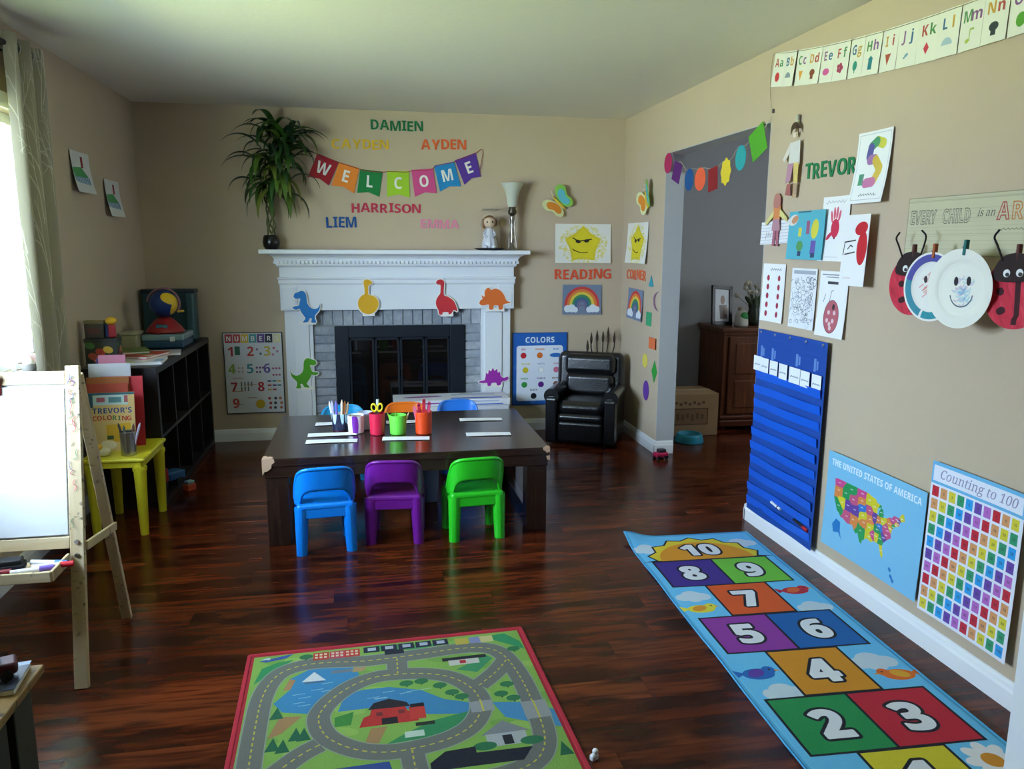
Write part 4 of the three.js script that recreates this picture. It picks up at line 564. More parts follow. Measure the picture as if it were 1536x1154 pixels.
dino('green paper tyrannosaur on the mantel leg', -0.477, 0.52, 0.0675, 0.205, 0.225, REX, 0x57a822, 0x3d7a18, [[3.2, 8.9, .028, .024, 0x1c3a0c, 'eye'], [6.2, 3.4, .09, .08, 0x86b82a, 'spot']], -1);
dino('purple paper stegosaur on the mantel leg', 0.962, 0.455, 0.0675, 0.24, 0.14, STEG, 0xa52aa6, 0x741c76, [[9, 3.8, .018, .03, 0x3c0e3e, 'eye']]);
// ---------- pictures and shapes around the reading corner ----------
function pic(name, side, a, y, w, h, tex, label, cat, o = {}) {
  const off = o.off ?? 0.003, b = o.bend ?? ((u, v) => 0.004 * Math.pow(Math.abs(u - 0.5) * 2, 3) + (o.lift ?? 0.006) * Math.pow(1 - v, 2));
  const s = solo(name, sheet(w, h, b, 10, 10, 0.0008), mat(0xffffff, o.rough ?? 0.75, { map: tex }), label, cat, onWall(side, a, y, off), ROT[side], o.group);
  s.rotation.z = o.tilt ?? 0; if (side !== 'B') s.rotation.order = 'YXZ'; return s;
}
const T = (w, h, f) => canvasTex(w, h, f);
const scrawl = (g, x, y, w, n, c, amp = 6, lw = 3) => { g.strokeStyle = c; g.lineWidth = lw; g.beginPath(); for (let i = 0; i <= n; i++) { const X = x + w * i / n, Y = y + amp * Math.sin(i * 2.3) * (i % 3 ? 1 : 0.4); i ? g.lineTo(X, Y) : g.moveTo(X, Y); } g.stroke(); };
const sunT = T(512, 340, (g, w, h) => {
  g.fillStyle = '#e9e8de'; g.fillRect(0, 0, w, h); let s = 5; const R = () => { s = (s * 1664525 + 1013904223) >>> 0; return s / 4294967296; };
  const star = (k, c) => { g.fillStyle = c; g.beginPath(); for (let i = 0; i < 10; i++) { const a = -PI / 2 + i * PI / 5, r = (i % 2 ? 122 : 166) * k; g.lineTo(256 + r * 1.05 * Math.cos(a), 182 + r * Math.sin(a)); } g.fill(); };
  for (let i = 0; i < 420; i++) { const a = R() * 6.28, r = 80 + R() * 110; g.fillStyle = `rgba(222,206,70,${0.2 + R() * 0.3})`; g.beginPath(); g.ellipse(256 + r * Math.cos(a) * 1.15, 180 + r * Math.sin(a) * 0.95, 5 + R() * 9, 4 + R() * 8, 0, 0, 7); g.fill(); }
  star(1, '#dcc92e'); star(0.85, '#e3d224');
  g.strokeStyle = '#232014'; g.lineWidth = 9; g.beginPath(); g.moveTo(160, 120); g.lineTo(212, 150); g.lineTo(268, 142); g.lineTo(336, 132); g.stroke(); g.fillStyle = '#232014'; g.beginPath(); g.ellipse(210, 152, 24, 15, 0.2, 0, 7); g.ellipse(290, 146, 24, 14, -0.2, 0, 7); g.fill();
  g.lineWidth = 7; g.beginPath(); g.moveTo(170, 224); g.quadraticCurveTo(235, 262, 300, 244); g.stroke(); g.beginPath(); g.moveTo(160, 216); g.lineTo(182, 236); g.stroke();
});
pic('sun_painting', 'B', 1.686, 1.49, 0.452, 0.303, sunT, 'painting of a yellow star face over the vermilion word', 'painting', { lift: 0.012 });
pic('sun_painting', 'R', -5.67, 1.495, 0.45, 0.3, sunT, 'painting of a yellow star face over the coral word', 'painting', { lift: 0.02 });
const rainT = T(384, 280, (g, w, h) => { g.fillStyle = '#75859c'; g.fillRect(0, 0, w, h); ['#cf3f3f', '#e2803a', '#e2c84a', '#3f8a5a', '#3f6a8c', '#75688c'].forEach((c, i) => { g.fillStyle = c; g.beginPath(); g.arc(w / 2, 190, 172 - i * 25, PI, 0); g.lineTo(w / 2 + 172 - i * 25, 250); g.lineTo(w / 2 - 172 + i * 25, 250); g.fill(); }); g.fillStyle = '#75859c'; g.beginPath(); g.arc(w / 2, 190, 26, PI, 0); g.fill(); g.fillRect(0, 246, w, 40); g.fillRect(w / 2 - 30, 200, 60, 60); g.fillStyle = '#dfe6ee'; for (const [x, y, r] of [[50, 226, 34], [92, 222, 38], [128, 236, 26], [264, 234, 28], [300, 222, 38], [338, 230, 30]]) { g.beginPath(); g.arc(x, y, r, 0, 7); g.fill(); } });
pic('rainbow_picture', 'B', 1.686, 1.05, 0.32, 0.236, rainT, 'rainbow picture with clouds under the vermilion word', 'picture', { lift: 0.008, tilt: -0.01 });
pic('rainbow_picture', 'R', -5.675, 1.036, 0.33, 0.232, rainT, 'rainbow picture with clouds under the coral word', 'picture', { lift: 0.012, tilt: -0.02 });
function butterfly(side, a, y, s, tilt, label) {
  const t = thing('foam_butterfly', label, 'butterfly', onWall(side, a, y, 0.02), [0, 0, 0], 'foam butterflies'); t.rotation.order = 'YXZ'; t.rotation.set(0, ROT[side][1], tilt);
  const wing = (k) => smooth([[0.01, 0.01], [0.05, 0.09], [0.1, 0.1], [0.12, 0.05], [0.09, 0.0], [0.09, -0.05], [0.06, -0.085], [0.02, -0.06]], 50).map(([x, q]) => [x * k * s, q * s * Math.abs(k)]);
  [[1, 0x86c24a, 0x5fb6c4, 0.25], [-1, 0xdde0a8, 0xe08a2c, -0.25]].forEach(([d, c1, c2, ry]) => { const w = mesh('wing', extr(poly(d > 0 ? wing(1) : wing(-1).reverse()), 0.004), mat(c1, 0.8), t, [0, 0, 0.0], [0, -ry, 0]); mesh('wing_inlay', extr(poly((d > 0 ? wing(1) : wing(-1).reverse()).map(([x, q]) => [x * 0.68 + d * 0.014 * s, q * 0.7])), 0.003), mat(c2, 0.8), w, [0, 0, 0.0042]); });
  mesh('body', new THREE.SphereGeometry(0.011 * s, 12, 10).scale(1, 6.5, 1), mat(0xd8b83a, 0.8), t, [0, 0.0, 0.006]);
  for (const d of [-1, 1]) mesh('antenna', tube([[0, 0.06 * s, 0.006], [d * 0.014 * s, 0.09 * s, 0.01], [d * 0.028 * s, 0.105 * s, 0.008]], 0.0022, 10, 5), mat(0xe8ddc0, 0.8), t);
}
butterfly('B', 1.482, 1.797, 1.0, 0.85, 'orange and green foam butterfly above the star face by the mantelpiece');
butterfly('R', -5.45, 1.8, 1.05, 0.5, 'orange and blue foam butterfly beside the doorway');
{
  const sh = (shape, c, z, y, label, cat = 'paper shape', off = 0.002) => solo('paper_shape', extr(shape, 0.002), mat(c, 0.8), label, cat, onWall('R', z, y, off), ROT.R, 'paper shapes beside the doorway');
  const el = (a, b) => new THREE.Shape().absellipse(0, 0, a, b, 0, 2 * PI, false, 0), sq = (w, h, k = 0) => poly([[-w / 2, -h / 2 + k], [w / 2, -h / 2], [w / 2, h / 2], [-w / 2, h / 2 + k]]);
  sh(poly([[-.05, -.03], [.05, -.03], [0, .05]]), 0x2f97a6, -5.36, 1.215, 'teal paper triangle beside the doorway');
  const cr = new THREE.Shape(); cr.moveTo(0.045, 0.07); cr.quadraticCurveTo(-0.07, 0.05, -0.055, 0); cr.quadraticCurveTo(-0.06, -0.06, 0.045, -0.07); cr.quadraticCurveTo(-0.03, -0.04, -0.025, 0); cr.quadraticCurveTo(-0.03, 0.045, 0.045, 0.07); sh(cr, 0x8a5f78, -5.247, 1.09, 'mauve paper crescent beside the doorway');
  sh(sq(.105, .1), 0x3aa36c, -5.384, 0.95, 'sea green paper square beside the doorway'); sh(sq(.125, .08), 0xe0703c, -5.275, 0.785, 'orange paper rectangle beside the doorway', 'paper shape', 0.012);
  sh(poly(Array.from({ length: 8 }, (_, i) => [.055 * Math.cos(PI / 8 + i * PI / 4), .055 * Math.sin(PI / 8 + i * PI / 4)])), 0xe2cf58, -5.432, 0.637, 'yellow paper octagon beside the doorway'); sh(poly([[0, -.08], [.055, 0], [0, .08], [-.055, 0]]), 0x2e9a35, -5.235, 0.585, 'green paper diamond beside the doorway'); sh(el(.058, .075), 0x6a3a9c, -5.39, 0.42, 'purple paper oval beside the doorway');
}
// ---------- bunting of shapes across the doorway ----------
{
  const t = thing('shape_bunting', 'string of eight coloured paper shapes hung across the doorway top', 'bunting', [XR - 0.012, 0, 0], [0, -PI / 2, 0]);
  const el = (a, b) => new THREE.Shape().absellipse(0, 0, a, b, 0, 2 * PI, false, 0), rot = (p, a) => p.map(([x, y]) => [x * Math.cos(a) - y * Math.sin(a), x * Math.sin(a) + y * Math.cos(a)]), S = (s) => [[-s, -s], [s, -s], [s, s], [-s, s]];
  const fl = Array.from({ length: 48 }, (_, i) => { const a = i / 48 * 2 * PI, r = 0.072 + 0.006 * Math.cos(a * 8); return [r * Math.cos(a), r * Math.sin(a)]; });
  const L = [[-5.093, 2.018, el(.066, .066), 0xb02358], [-4.94, 1.946, poly(rot(S(.062), -0.35)), 0x5c1c6c], [-4.738, 1.883, el(.066, .068), 0x0f4f8a], [-4.573, 1.873, el(.07, .069), 0xe8603a], [-4.386, 1.858, poly(rot(S(.066), 0.1)), 0x8f1a1e], [-4.218, 1.885, poly(fl), 0xe2c832], [-4.045, 1.942, el(.068, .067), 0x2a9fa4], [-3.863, 2.001, poly(rot(S(.075), 0.42)), 0x52a428]];
  const cord = [[DZ0 + 0.0, 2.085, -0.006]];
  L.forEach(([z, y, s, c]) => { mesh('paper_shape', extr(s, 0.0015), mat(c, 0.8), t, [z, y, rr(-.004, .004)], [0, rr(-.08, .08), 0]); cord.push([z - 0.045, y + 0.062, -0.003], [z + 0.045, y + 0.062, -0.003]); });
  cord.push([DZ1 + 0.01, 2.11, -0.004]); mesh('cord', tube(cord, 0.0015, 80, 5), mat(0xc9c2b0, 0.8), t);
  mesh('hook', rbox(0.012, 0.02, 0.012, .003), mat(0x6a6450, 0.5), t, [DZ1 + 0.02, 2.135, -0.006]);
}
// ---------- alphabet cards ----------
{
  const N = 15, cell = 136, cw = 2048, chh = 220, objs = [['#c83a3a', 'o'], ['#8a9aa0', 'u'], ['#e0a03a', 'v'], ['#8a4a2a', 'd'], ['#d05a9a', 'e'], ['#a83a5a', 'f'], ['#2f8f7a', 'g'], ['#2a7f86', 'h'], ['#b0503a', 'v'], ['#7aa0b0', 'j'], ['#c83a4a', 'k'], ['#a8c0c8', 'u'], ['#a0b840', 'n'], ['#2f3a3c', 'd'], ['#58a02f', 'o']];
  const tex = canvasTex(cw, chh, (g) => {
    g.fillStyle = '#e6e6d6'; g.fillRect(0, 0, cw, chh);
    for (let i = 0; i < N; i++) {
      const x = i * cell, U = String.fromCharCode(65 + i), c = ['#b04a3a', '#3a6a8a', '#4a8a4a', '#c89a3a', '#8a5a8a'];
      g.font = 'bold 74px sans-serif'; g.textAlign = 'center'; g.fillStyle = c[i % 5]; g.fillText(U, x + 46, 92); g.fillStyle = c[(i + 2) % 5]; g.fillText(U.toLowerCase(), x + 98, 92);
      g.save(); g.translate(x + 68, 158); g.fillStyle = objs[i][0]; g.beginPath();
      const k = objs[i][1]; if (k === 'o') g.ellipse(0, 0, 26, 30, 0, 0, 7); else if (k === 'u') { g.arc(0, 8, 34, PI, 0); } else if (k === 'v') { g.moveTo(-24, -26); g.lineTo(24, -26); g.lineTo(0, 32); } else if (k === 'e') g.ellipse(0, 0, 34, 20, 0, 0, 7); else if (k === 'f') { for (let q = 0; q < 5; q++) g.ellipse(18 * Math.cos(q * 1.256), -8 + 18 * Math.sin(q * 1.256), 12, 12, 0, 0, 7); } else if (k === 'g') { g.ellipse(0, -4, 22, 26, 0, 0, 7); g.rect(-4, 20, 8, 16); } else if (k === 'h') { g.rect(-16, -20, 32, 54); g.moveTo(-22, -20); g.lineTo(0, -40); g.lineTo(22, -20); } else if (k === 'j') { g.ellipse(4, 4, 14, 8, -0.5, 0, 7); g.ellipse(-10, 16, 8, 5, 0, 0, 7); } else if (k === 'k') { g.moveTo(0, -34); g.lineTo(18, -6); g.lineTo(0, 24); g.lineTo(-18, -6); } else if (k === 'n') { g.ellipse(-12, 20, 13, 9, -0.3, 0, 7); g.rect(-2, -34, 5, 56); g.rect(-2, -34, 26, 8); } else { g.ellipse(0, -8, 26, 20, 0, 0, 7); g.rect(-14, 6, 28, 24); }
      g.fill(); g.restore();
    }
  });
  const t = thing('alphabet_line', 'line of white alphabet cards strung along the top of the wall', 'alphabet cards', [XR - 0.008, 0, 0], [0, -PI / 2, 0]), m = mat(0xffffff, 0.7, { map: tex });
  const top = (z) => 2.274 + 0.132 * Math.pow((-2.2 - Math.min(z, -2.2)) / 1.55, 2.1), cord = [];
  for (let i = 0; i < N; i++) {
    const z = -3.756 + i * 0.1055 + 0.0515, s = (top(z + 0.05) - top(z - 0.05)) / 0.1;
    mesh('card', sheet(0.1015, 0.157, (u, v) => 0.003 * Math.sin(u * PI) + 0.006 * (1 - v) * (hsh(i, 2, 3)), 5, 5, 0.0008, [i * cell / cw, 0, (i + 1) * cell / cw, 1]), m, t, [z, top(z) - 0.076, 0.002 * (i % 2)], [0, (hsh(i, 4, 1) - .5) * 0.12, Math.atan(s) * 0.9]);
    cord.push([z - 0.05, top(z - 0.05) - 0.003, 0.005], [z + 0.05, top(z + 0.05) - 0.003, 0.005]);
  }
  mesh('cord', tube([[-3.75, 2.15, 0.003], [-3.775, 2.25, 0.003], [-3.765, 2.385, 0.004], ...cord], 0.0013, 120, 5), mat(0x8c8468, 0.8), t);
}
// ---------- papers on the doorway wall ----------
{
  const wht = (g, w, h, c = '#eeeeec') => { g.fillStyle = c; g.fillRect(0, 0, w, h); };
  pic('number_sheet', 'R', -2.902, 1.787, 0.215, 0.282, T(430, 564, (g, w, h) => {
    wht(g, w, h, '#eef0ee'); g.strokeStyle = '#b8bcc0'; g.lineWidth = 4; g.strokeRect(22, 22, w - 44, h - 50);
    g.lineWidth = 78; g.lineCap = 'round'; const P = [[[318, 110], [240, 85], '#c9c84a'], [[235, 88], [175, 120], '#4f9a6a'], [[170, 130], [160, 195], '#5a5a9a'], [[175, 225], [230, 222], '#a878ac'], [[245, 232], [310, 300], '#d6b84a'], [[308, 315], [260, 395], '#d8bc52'], [[250, 402], [165, 405], '#c87aa6']]; for (const [a, b, c] of P) { g.strokeStyle = c; g.beginPath(); g.moveTo(...a); g.lineTo(...b); g.stroke(); }
    g.lineWidth = 2; g.strokeStyle = '#6a6a6a'; g.fillStyle = '#4a9a74'; g.fillRect(70, 330, 60, 90); g.fillStyle = '#8a8e90'; g.fillRect(110, 340, 14, 70); scrawl(g, 110, 500, 220, 18, '#6a6e74', 12, 5);
  }), 'white sheet with a large colourful five on the doorway wall', 'sheet', { lift: 0.03, off: 0.006 });
  // jointed paper doll hanging from a hook
  const d = thing('paper_doll', 'paper doll in white shirt hanging from a hook', 'paper doll', [XR - 0.02, 0, -3.487], [0, -PI / 2, 0]); const pm = (c) => mat(c, 0.8), pl = (n, pts, c, z, p) => mesh(n, extr(poly(pts), 0.0012), pm(c), p || d, [0, 0, z]);
  pl('torso', [[-.045, 1.955], [.045, 1.96], [.05, 1.85], [-.045, 1.845]], 0xd8d6d0, 0); const hd = mesh('head', extr(new THREE.Shape().absellipse(0, 1.992, 0.03, 0.042, 0, 7, false, 0), 0.0014), pm(0x8a6a4a), d, [0, 0, 0.002]); pl('hair', smooth([[-.034, 1.99], [-.03, 2.03], [0, 2.045], [.03, 2.03], [.034, 1.985], [.018, 2.012], [-.015, 2.012]], 30), 0x4a3620, 0.004, hd); pl('face', [[-.01, 1.975], [.012, 1.975], [.014, 1.998], [-.012, 1.998]], 0xe4d4c0, 0.0045, hd);
  pl('arm', [[-.045, 1.95], [-.1, 1.885], [-.085, 1.87], [-.04, 1.915]], 0xded8ce, 0.001); pl('leg', [[-.05, 1.86], [0, 1.86], [-.02, 1.78], [-.065, 1.77]], 0xb98aa0, 0.0015); pl('leg', [[0, 1.86], [.046, 1.86], [.042, 1.765], [.01, 1.77]], 0xd9c272, 0.0015); pl('shoe', [[-.05, 1.765], [-.02, 1.77], [-.01, 1.71], [-.06, 1.715]], 0xa8625c, 0.001); pl('shoe', [[.01, 1.765], [.04, 1.765], [.03, 1.7], [.008, 1.7]], 0xb89878, 0.001); mesh('hook', rbox(0.02, 0.05, 0.012, .005, 0, 2.055, -0.004), mat(0xb8b4a4, 0.4), d); mesh('loop', new THREE.TorusGeometry(0.011, 0.002, 6, 16), mat(0x8a7c50, 0.5), d, [0, 2.03, 0.004]);
  pic('lined_paper', 'R', -3.648, 1.541, 0.27, 0.112, T(270, 112, (g, w, h) => { wht(g, w, h, '#e8e8e6'); for (let y = 16; y < h; y += 15) { g.strokeStyle = '#a9b3cc'; g.lineWidth = 2; g.beginPath(); g.moveTo(0, y); g.lineTo(w, y); g.stroke(); } scrawl(g, 40, 70, 60, 10, '#9a9a9a', 20, 3); }), 'white lined paper half behind the sky blue sheet', 'paper', { tilt: 0.03 });
  const d2 = thing('paper_doll', 'pink and orange paper doll stuck on the lined paper', 'paper doll', [XR - 0.012, 0, -3.63], [0, -PI / 2, 0]); const q2 = (n, pts, c, z) => mesh(n, extr(poly(pts), 0.001), pm(c), d2, [0, 0, z]);
  q2('head', smooth([[-.03, 1.665], [-.03, 1.715], [0, 1.73], [.03, 1.71], [.025, 1.665]], 24), 0xb87a70, 0.001); q2('torso', [[-.035, 1.67], [.035, 1.67], [.03, 1.6], [-.03, 1.6]], 0xd98a52, 0); q2('arm', [[-.03, 1.65], [-.11, 1.59], [-.1, 1.575], [-.03, 1.62]], 0xd8cf86, 0.0005); q2('arm', [[.03, 1.655], [.1, 1.61], [.1, 1.59], [.03, 1.62]], 0xd8cf86, 0.0005); q2('skirt', [[-.03, 1.605], [.03, 1.605], [.04, 1.55], [-.04, 1.55]], 0xb88a94, 0.0012); q2('leg', [[-.025, 1.555], [0, 1.555], [-.008, 1.475], [-.03, 1.475]], 0xb06a78, 0.0006); q2('leg', [[.002, 1.555], [.028, 1.555], [.03, 1.475], [.01, 1.475]], 0xb06a78, 0.0006);
  pic('craft_sheet', 'R', -3.344, 1.524, 0.3, 0.222, T(300, 222, (g, w, h) => { wht(g, w, h, '#58b2c2'); g.fillStyle = '#e0d9d0'; g.beginPath(); g.ellipse(36, 40, 40, 24, -0.3, 0, 7); g.fill(); g.fillStyle = '#c9906a'; g.beginPath(); g.ellipse(48, 38, 28, 16, -0.4, 0, 7); g.fill(); g.fillStyle = '#9a5a7a'; g.fillRect(148, 46, 28, 60); g.fillStyle = '#d8d048'; g.beginPath(); g.ellipse(220, 84, 30, 44, 0.2, 0, 7); g.fill(); g.fillRect(84, 76, 26, 40); g.fillStyle = '#5a9a5a'; g.beginPath(); g.ellipse(104, 160, 28, 24, 0, 0, 7); g.fill(); g.fillStyle = '#6a5aa8'; g.fillRect(196, 136, 42, 60); g.fillStyle = '#3a4a6a'; g.fillRect(92, 184, 28, 22); g.fillRect(204, 192, 34, 20); g.fillStyle = '#3a6a78'; g.fillRect(70, 2, 110, 6); }), 'sky blue craft sheet with small coloured figures', 'craft sheet', { lift: 0.008, off: 0.016 });
  pic('handprint_sheet', 'R', -3.135, 1.548, 0.2, 0.278, T(300, 417, (g, w, h) => { wht(g, w, h); scrawl(g, 30, 36, 220, 16, '#b0b2b6', 12, 4); g.fillStyle = '#cf2f4e'; g.beginPath(); g.ellipse(150, 205, 46, 60, 0, 0, 7); g.fill(); for (const [x, y, a] of [[104, 130, -0.25], [132, 108, -0.08], [160, 106, 0.08], [188, 126, 0.25]]) { g.save(); g.translate(x, y); g.rotate(a); g.fillStyle = '#dd6078'; g.beginPath(); g.ellipse(0, 0, 12, 40, 0, 0, 7); g.fill(); g.restore(); } g.fillStyle = '#cf2f4e'; g.save(); g.translate(92, 252); g.rotate(0.9); g.beginPath(); g.ellipse(0, 0, 14, 40, 0, 0, 7); g.fill(); g.restore(); g.fillStyle = '#7a1a2c'; g.fillRect(140, 258, 20, 16); scrawl(g, 60, 390, 160, 12, '#c4c6ca', 5, 3); }), 'white sheet with a red handprint beside the sky blue sheet', 'sheet', { lift: 0.012, off: 0.004 });
  pic('painted_sheet', 'R', -2.935, 1.457, 0.185, 0.29, T(300, 460, (g, w, h) => { wht(g, w, h); g.fillStyle = '#c8202c'; g.beginPath(); g.ellipse(205, 90, 76, 42, -0.15, 0, 7); g.fill(); g.beginPath(); g.ellipse(232, 215, 62, 108, 0.05, 0, 7); g.fill(); g.strokeStyle = '#2c2a26'; g.lineWidth = 8; g.beginPath(); g.moveTo(14, 262); g.lineTo(24, 176); g.lineTo(150, 164); g.moveTo(30, 256); g.lineTo(150, 240); g.moveTo(60, 222); g.lineTo(92, 196); g.lineTo(120, 206); g.stroke(); scrawl(g, 40, 410, 90, 8, '#d8b8b4', 5, 4); }), 'white sheet with red paint blobs curling away from the wall', 'painting', { off: 0.03, bend: (u, v) => 0.012 * u * u + 0.01 * (1 - v) });
  pic('apple_worksheet', 'R', -3.63, 1.242, 0.216, 0.29, T(300, 400, (g, w, h) => { wht(g, w, h); scrawl(g, 90, 40, 150, 14, '#8a8e96', 10, 5); for (let i = 0; i < 5; i++) for (const x of [70, 215]) { g.fillStyle = '#a52a44'; g.beginPath(); g.ellipse(x, 98 + i * 62, 17, 20, 0, 0, 7); g.fill(); g.fillStyle = '#4a2a30'; g.fillRect(x - 2, 76 + i * 62, 5, 12); } }), 'worksheet with two columns of red apples', 'worksheet', { group: 'worksheets above the pocket chart' });
  pic('doodle_worksheet', 'R', -3.352, 1.232, 0.215, 0.28, T(300, 400, (g, w, h) => { wht(g, w, h, '#e6e8ea'); let s = 3; const R = () => { s = (s * 1664525 + 1013904223) >>> 0; return s / 4294967296; }; for (let i = 0; i < 170; i++) { g.strokeStyle = ['#5a6068', '#7a8290', '#3e444c', '#8a93a8'][i % 4]; g.lineWidth = 1 + R() * 3; g.beginPath(); g.arc(20 + R() * 260, 60 + R() * 320, 5 + R() * 20, R() * 6, R() * 6 + 3); g.stroke(); } g.fillStyle = '#aab0b8'; g.fillRect(20, 14, 260, 24); }), 'worksheet covered in grey pencil doodles', 'worksheet', { group: 'worksheets above the pocket chart' });
  pic('ladybug_worksheet', 'R', -3.113, 1.222, 0.212, 0.288, T(300, 400, (g, w, h) => { wht(g, w, h); g.fillStyle = '#8a9096'; g.fillRect(20, 18, 250, 7); g.fillRect(60, 34, 200, 5); g.fillStyle = '#3c4046'; g.font = 'bold 28px sans-serif'; g.fillRect(80, 62, 140, 16); g.strokeStyle = '#5a5c62'; g.lineWidth = 4; g.beginPath(); g.moveTo(110, 200); g.lineTo(130, 120); g.lineTo(150, 116); g.moveTo(52, 190); g.lineTo(70, 140); g.stroke(); g.fillStyle = '#b8606c'; g.beginPath(); g.ellipse(150, 275, 78, 100, 0, 0, 7); g.fill(); g.strokeStyle = '#6a3a44'; g.stroke(); for (const [x, y] of [[120, 250], [170, 300], [140, 320], [110, 300], [180, 250], [150, 345]]) { g.fillStyle = '#e0c0c4'; g.beginPath(); g.arc(x, y, 14, 0, 7); g.fill(); } g.fillStyle = '#3a2a30'; g.beginPath(); g.ellipse(165, 215, 14, 18, 0, 0, 7); g.fill(); }), 'worksheet with a pink spotted beetle drawing', 'worksheet', { group: 'worksheets above the pocket chart', lift: 0.012 });
}
// ---------- artist banner with paper plates ----------
{
  pic('artist_banner', 'R', -2.34, 1.545, 0.66, 0.21, T(1024, 330, (g, w, h) => {
    g.fillStyle = '#c3bf9f'; g.fillRect(0, 0, w, h); g.strokeStyle = '#8f8c72'; g.lineWidth = 5; g.strokeRect(3, 3, w - 6, h - 6); let s = 9; const R = () => { s = (s * 1664525 + 1013904223) >>> 0; return s / 4294967296; }; for (let i = 0; i < 26; i++) { g.strokeStyle = 'rgba(150,146,120,.35)'; g.lineWidth = 2; const y = R() * h; g.beginPath(); g.moveTo(0, y); g.lineTo(w, y + R() * 12 - 6); g.stroke(); }
    g.lineWidth = 4; g.strokeStyle = '#5c5a4c'; g.font = 'bold 96px sans-serif'; g.save(); g.translate(24, 150); g.scale(0.72, 1.1); g.strokeText('EVERY', 0, 0); g.restore(); g.save(); g.translate(276, 150); g.scale(0.72, 1.1); g.strokeText('CHILD', 0, 0); g.restore(); g.font = 'italic 54px serif'; g.fillStyle = '#5c5a4c'; g.fillText('is an', 524, 120);
    g.font = 'bold 118px sans-serif'; g.lineWidth = 6; 'ARTIST'.split('').forEach((c, i) => { g.strokeStyle = ['#a8443a', '#c47a3c', '#c9b23c', '#5a9a4a', '#3a7aa8', '#7a4a9a'][i]; g.strokeText(c, [660, 745, 826, 888, 912, 968][i], 140); }); scrawl(g, 690, 190, 200, 20, '#6a6858', 7, 3);
  }), 'tan banner reading every child is an artist', 'banner', { lift: 0.004 });
  const plate = (tex, label, z, y, r, off, tilt, yaw, name) => {
    const t = thing(name, label, 'paper plate', [XR - off, y, z], [0, 0, 0], 'decorated paper plates on the artist banner'); t.rotation.order = 'YXZ'; t.rotation.set(0, -PI / 2 + yaw, tilt);
    const pr = [[0.001, 0], [0.6, 0], [0.66, 0.02], [0.72, 0.075], [0.8, 0.09], [1, 0.1], [1, 0.092], [0.72, 0.065], [0.6, -0.012], [0.001, -0.012]], g = lathe(pr.map(([a, b]) => [a * r, b * r]).reverse(), 48).rotateX(PI / 2), p = g.attributes.position, uv = g.attributes.uv; for (let i = 0; i < p.count; i++) uv.setXY(i, 0.5 + p.getX(i) / (2 * r), 0.5 + p.getY(i) / (2 * r));
    mesh('plate', g, mat(0xffffff, 0.8, { map: tex }), t); return t;
  };
  const clip = (t, r, c, a = 0) => { const k = mesh('clothespin', rbox(0.011, 0.05, 0.016, .003), mat(c, 0.7), t, [Math.sin(a) * r, Math.cos(a) * r + 0.004, 0.008], [0, 0, -a]); mesh('spring', cyl(0.004, 0.004, 0.016, 0, 0.004, 0, 10).rotateZ(PI / 2), M.steel, k); };
  const bug = T(256, 256, (g) => { g.fillStyle = '#c92a40'; g.fillRect(0, 0, 256, 256); for (let i = 0; i < 60; i++) { g.fillStyle = `rgba(${i % 2 ? 235 : 150},${i % 2 ? 90 : 20},${i % 2 ? 105 : 40},.25)`; g.beginPath(); g.ellipse(hsh(i, 1, 1) * 256, hsh(i, 2, 1) * 256, 26, 6, 1.2, 0, 7); g.fill(); } g.fillStyle = '#3c0d16'; g.fillRect(120, 60, 22, 180); for (const [x, y] of [[60, 120], [70, 190], [196, 120], [190, 196], [52, 60], [204, 60]]) { g.beginPath(); g.arc(x, y, 15, 0, 7); g.fill(); } });
  const ladybug = (z, off, label, yaw) => {
    const r = 0.108, t = plate(bug, label, z, 1.333, r, off, 0.06, yaw, 'ladybug_plate');
    const hd = mesh('head', extr(poly(smooth([[-.07, .045], [-.066, .085], [-.03, .118], [.03, .118], [.066, .085], [.07, .045], [0, .035]], 40)), 0.004), mat(0x2a1a18, 0.85), t, [0, 0, 0.012]);
    for (const s of [-1, 1]) { const e = mesh('eye', cyl(0.012, 0.012, 0.004, 0, 0, 0, 18).rotateX(PI / 2), mat(0xe4e4e0, 0.5), hd, [s * 0.022, 0.062, 0.006]); mesh('antenna', tube([[s * 0.04, 0.1, 0.004], [s * 0.062, 0.15, 0.006], [s * 0.07, 0.175, 0.01], [s * 0.052, 0.195, 0.012]], 0.0032, 18, 6), mat(0x1d1614, 0.9), hd); mesh('pupil', cyl(0.006, 0.006, 0.002, 0, 0, 0, 14).rotateX(PI / 2), M.black, hd, [s * 0.022 + 0.003, 0.058, 0.009]); }
    clip(t, r + 0.012, 0x5a2a20, 0.05); return t;
  };
  ladybug(-2.555, 0.045, 'red ladybug paper plate at the banner end by the painted sheet', 0.1);
  const face = (bg, rim, ink) => T(384, 384, (g) => { g.fillStyle = bg; g.fillRect(0, 0, 384, 384); rim(g); ink(g); });
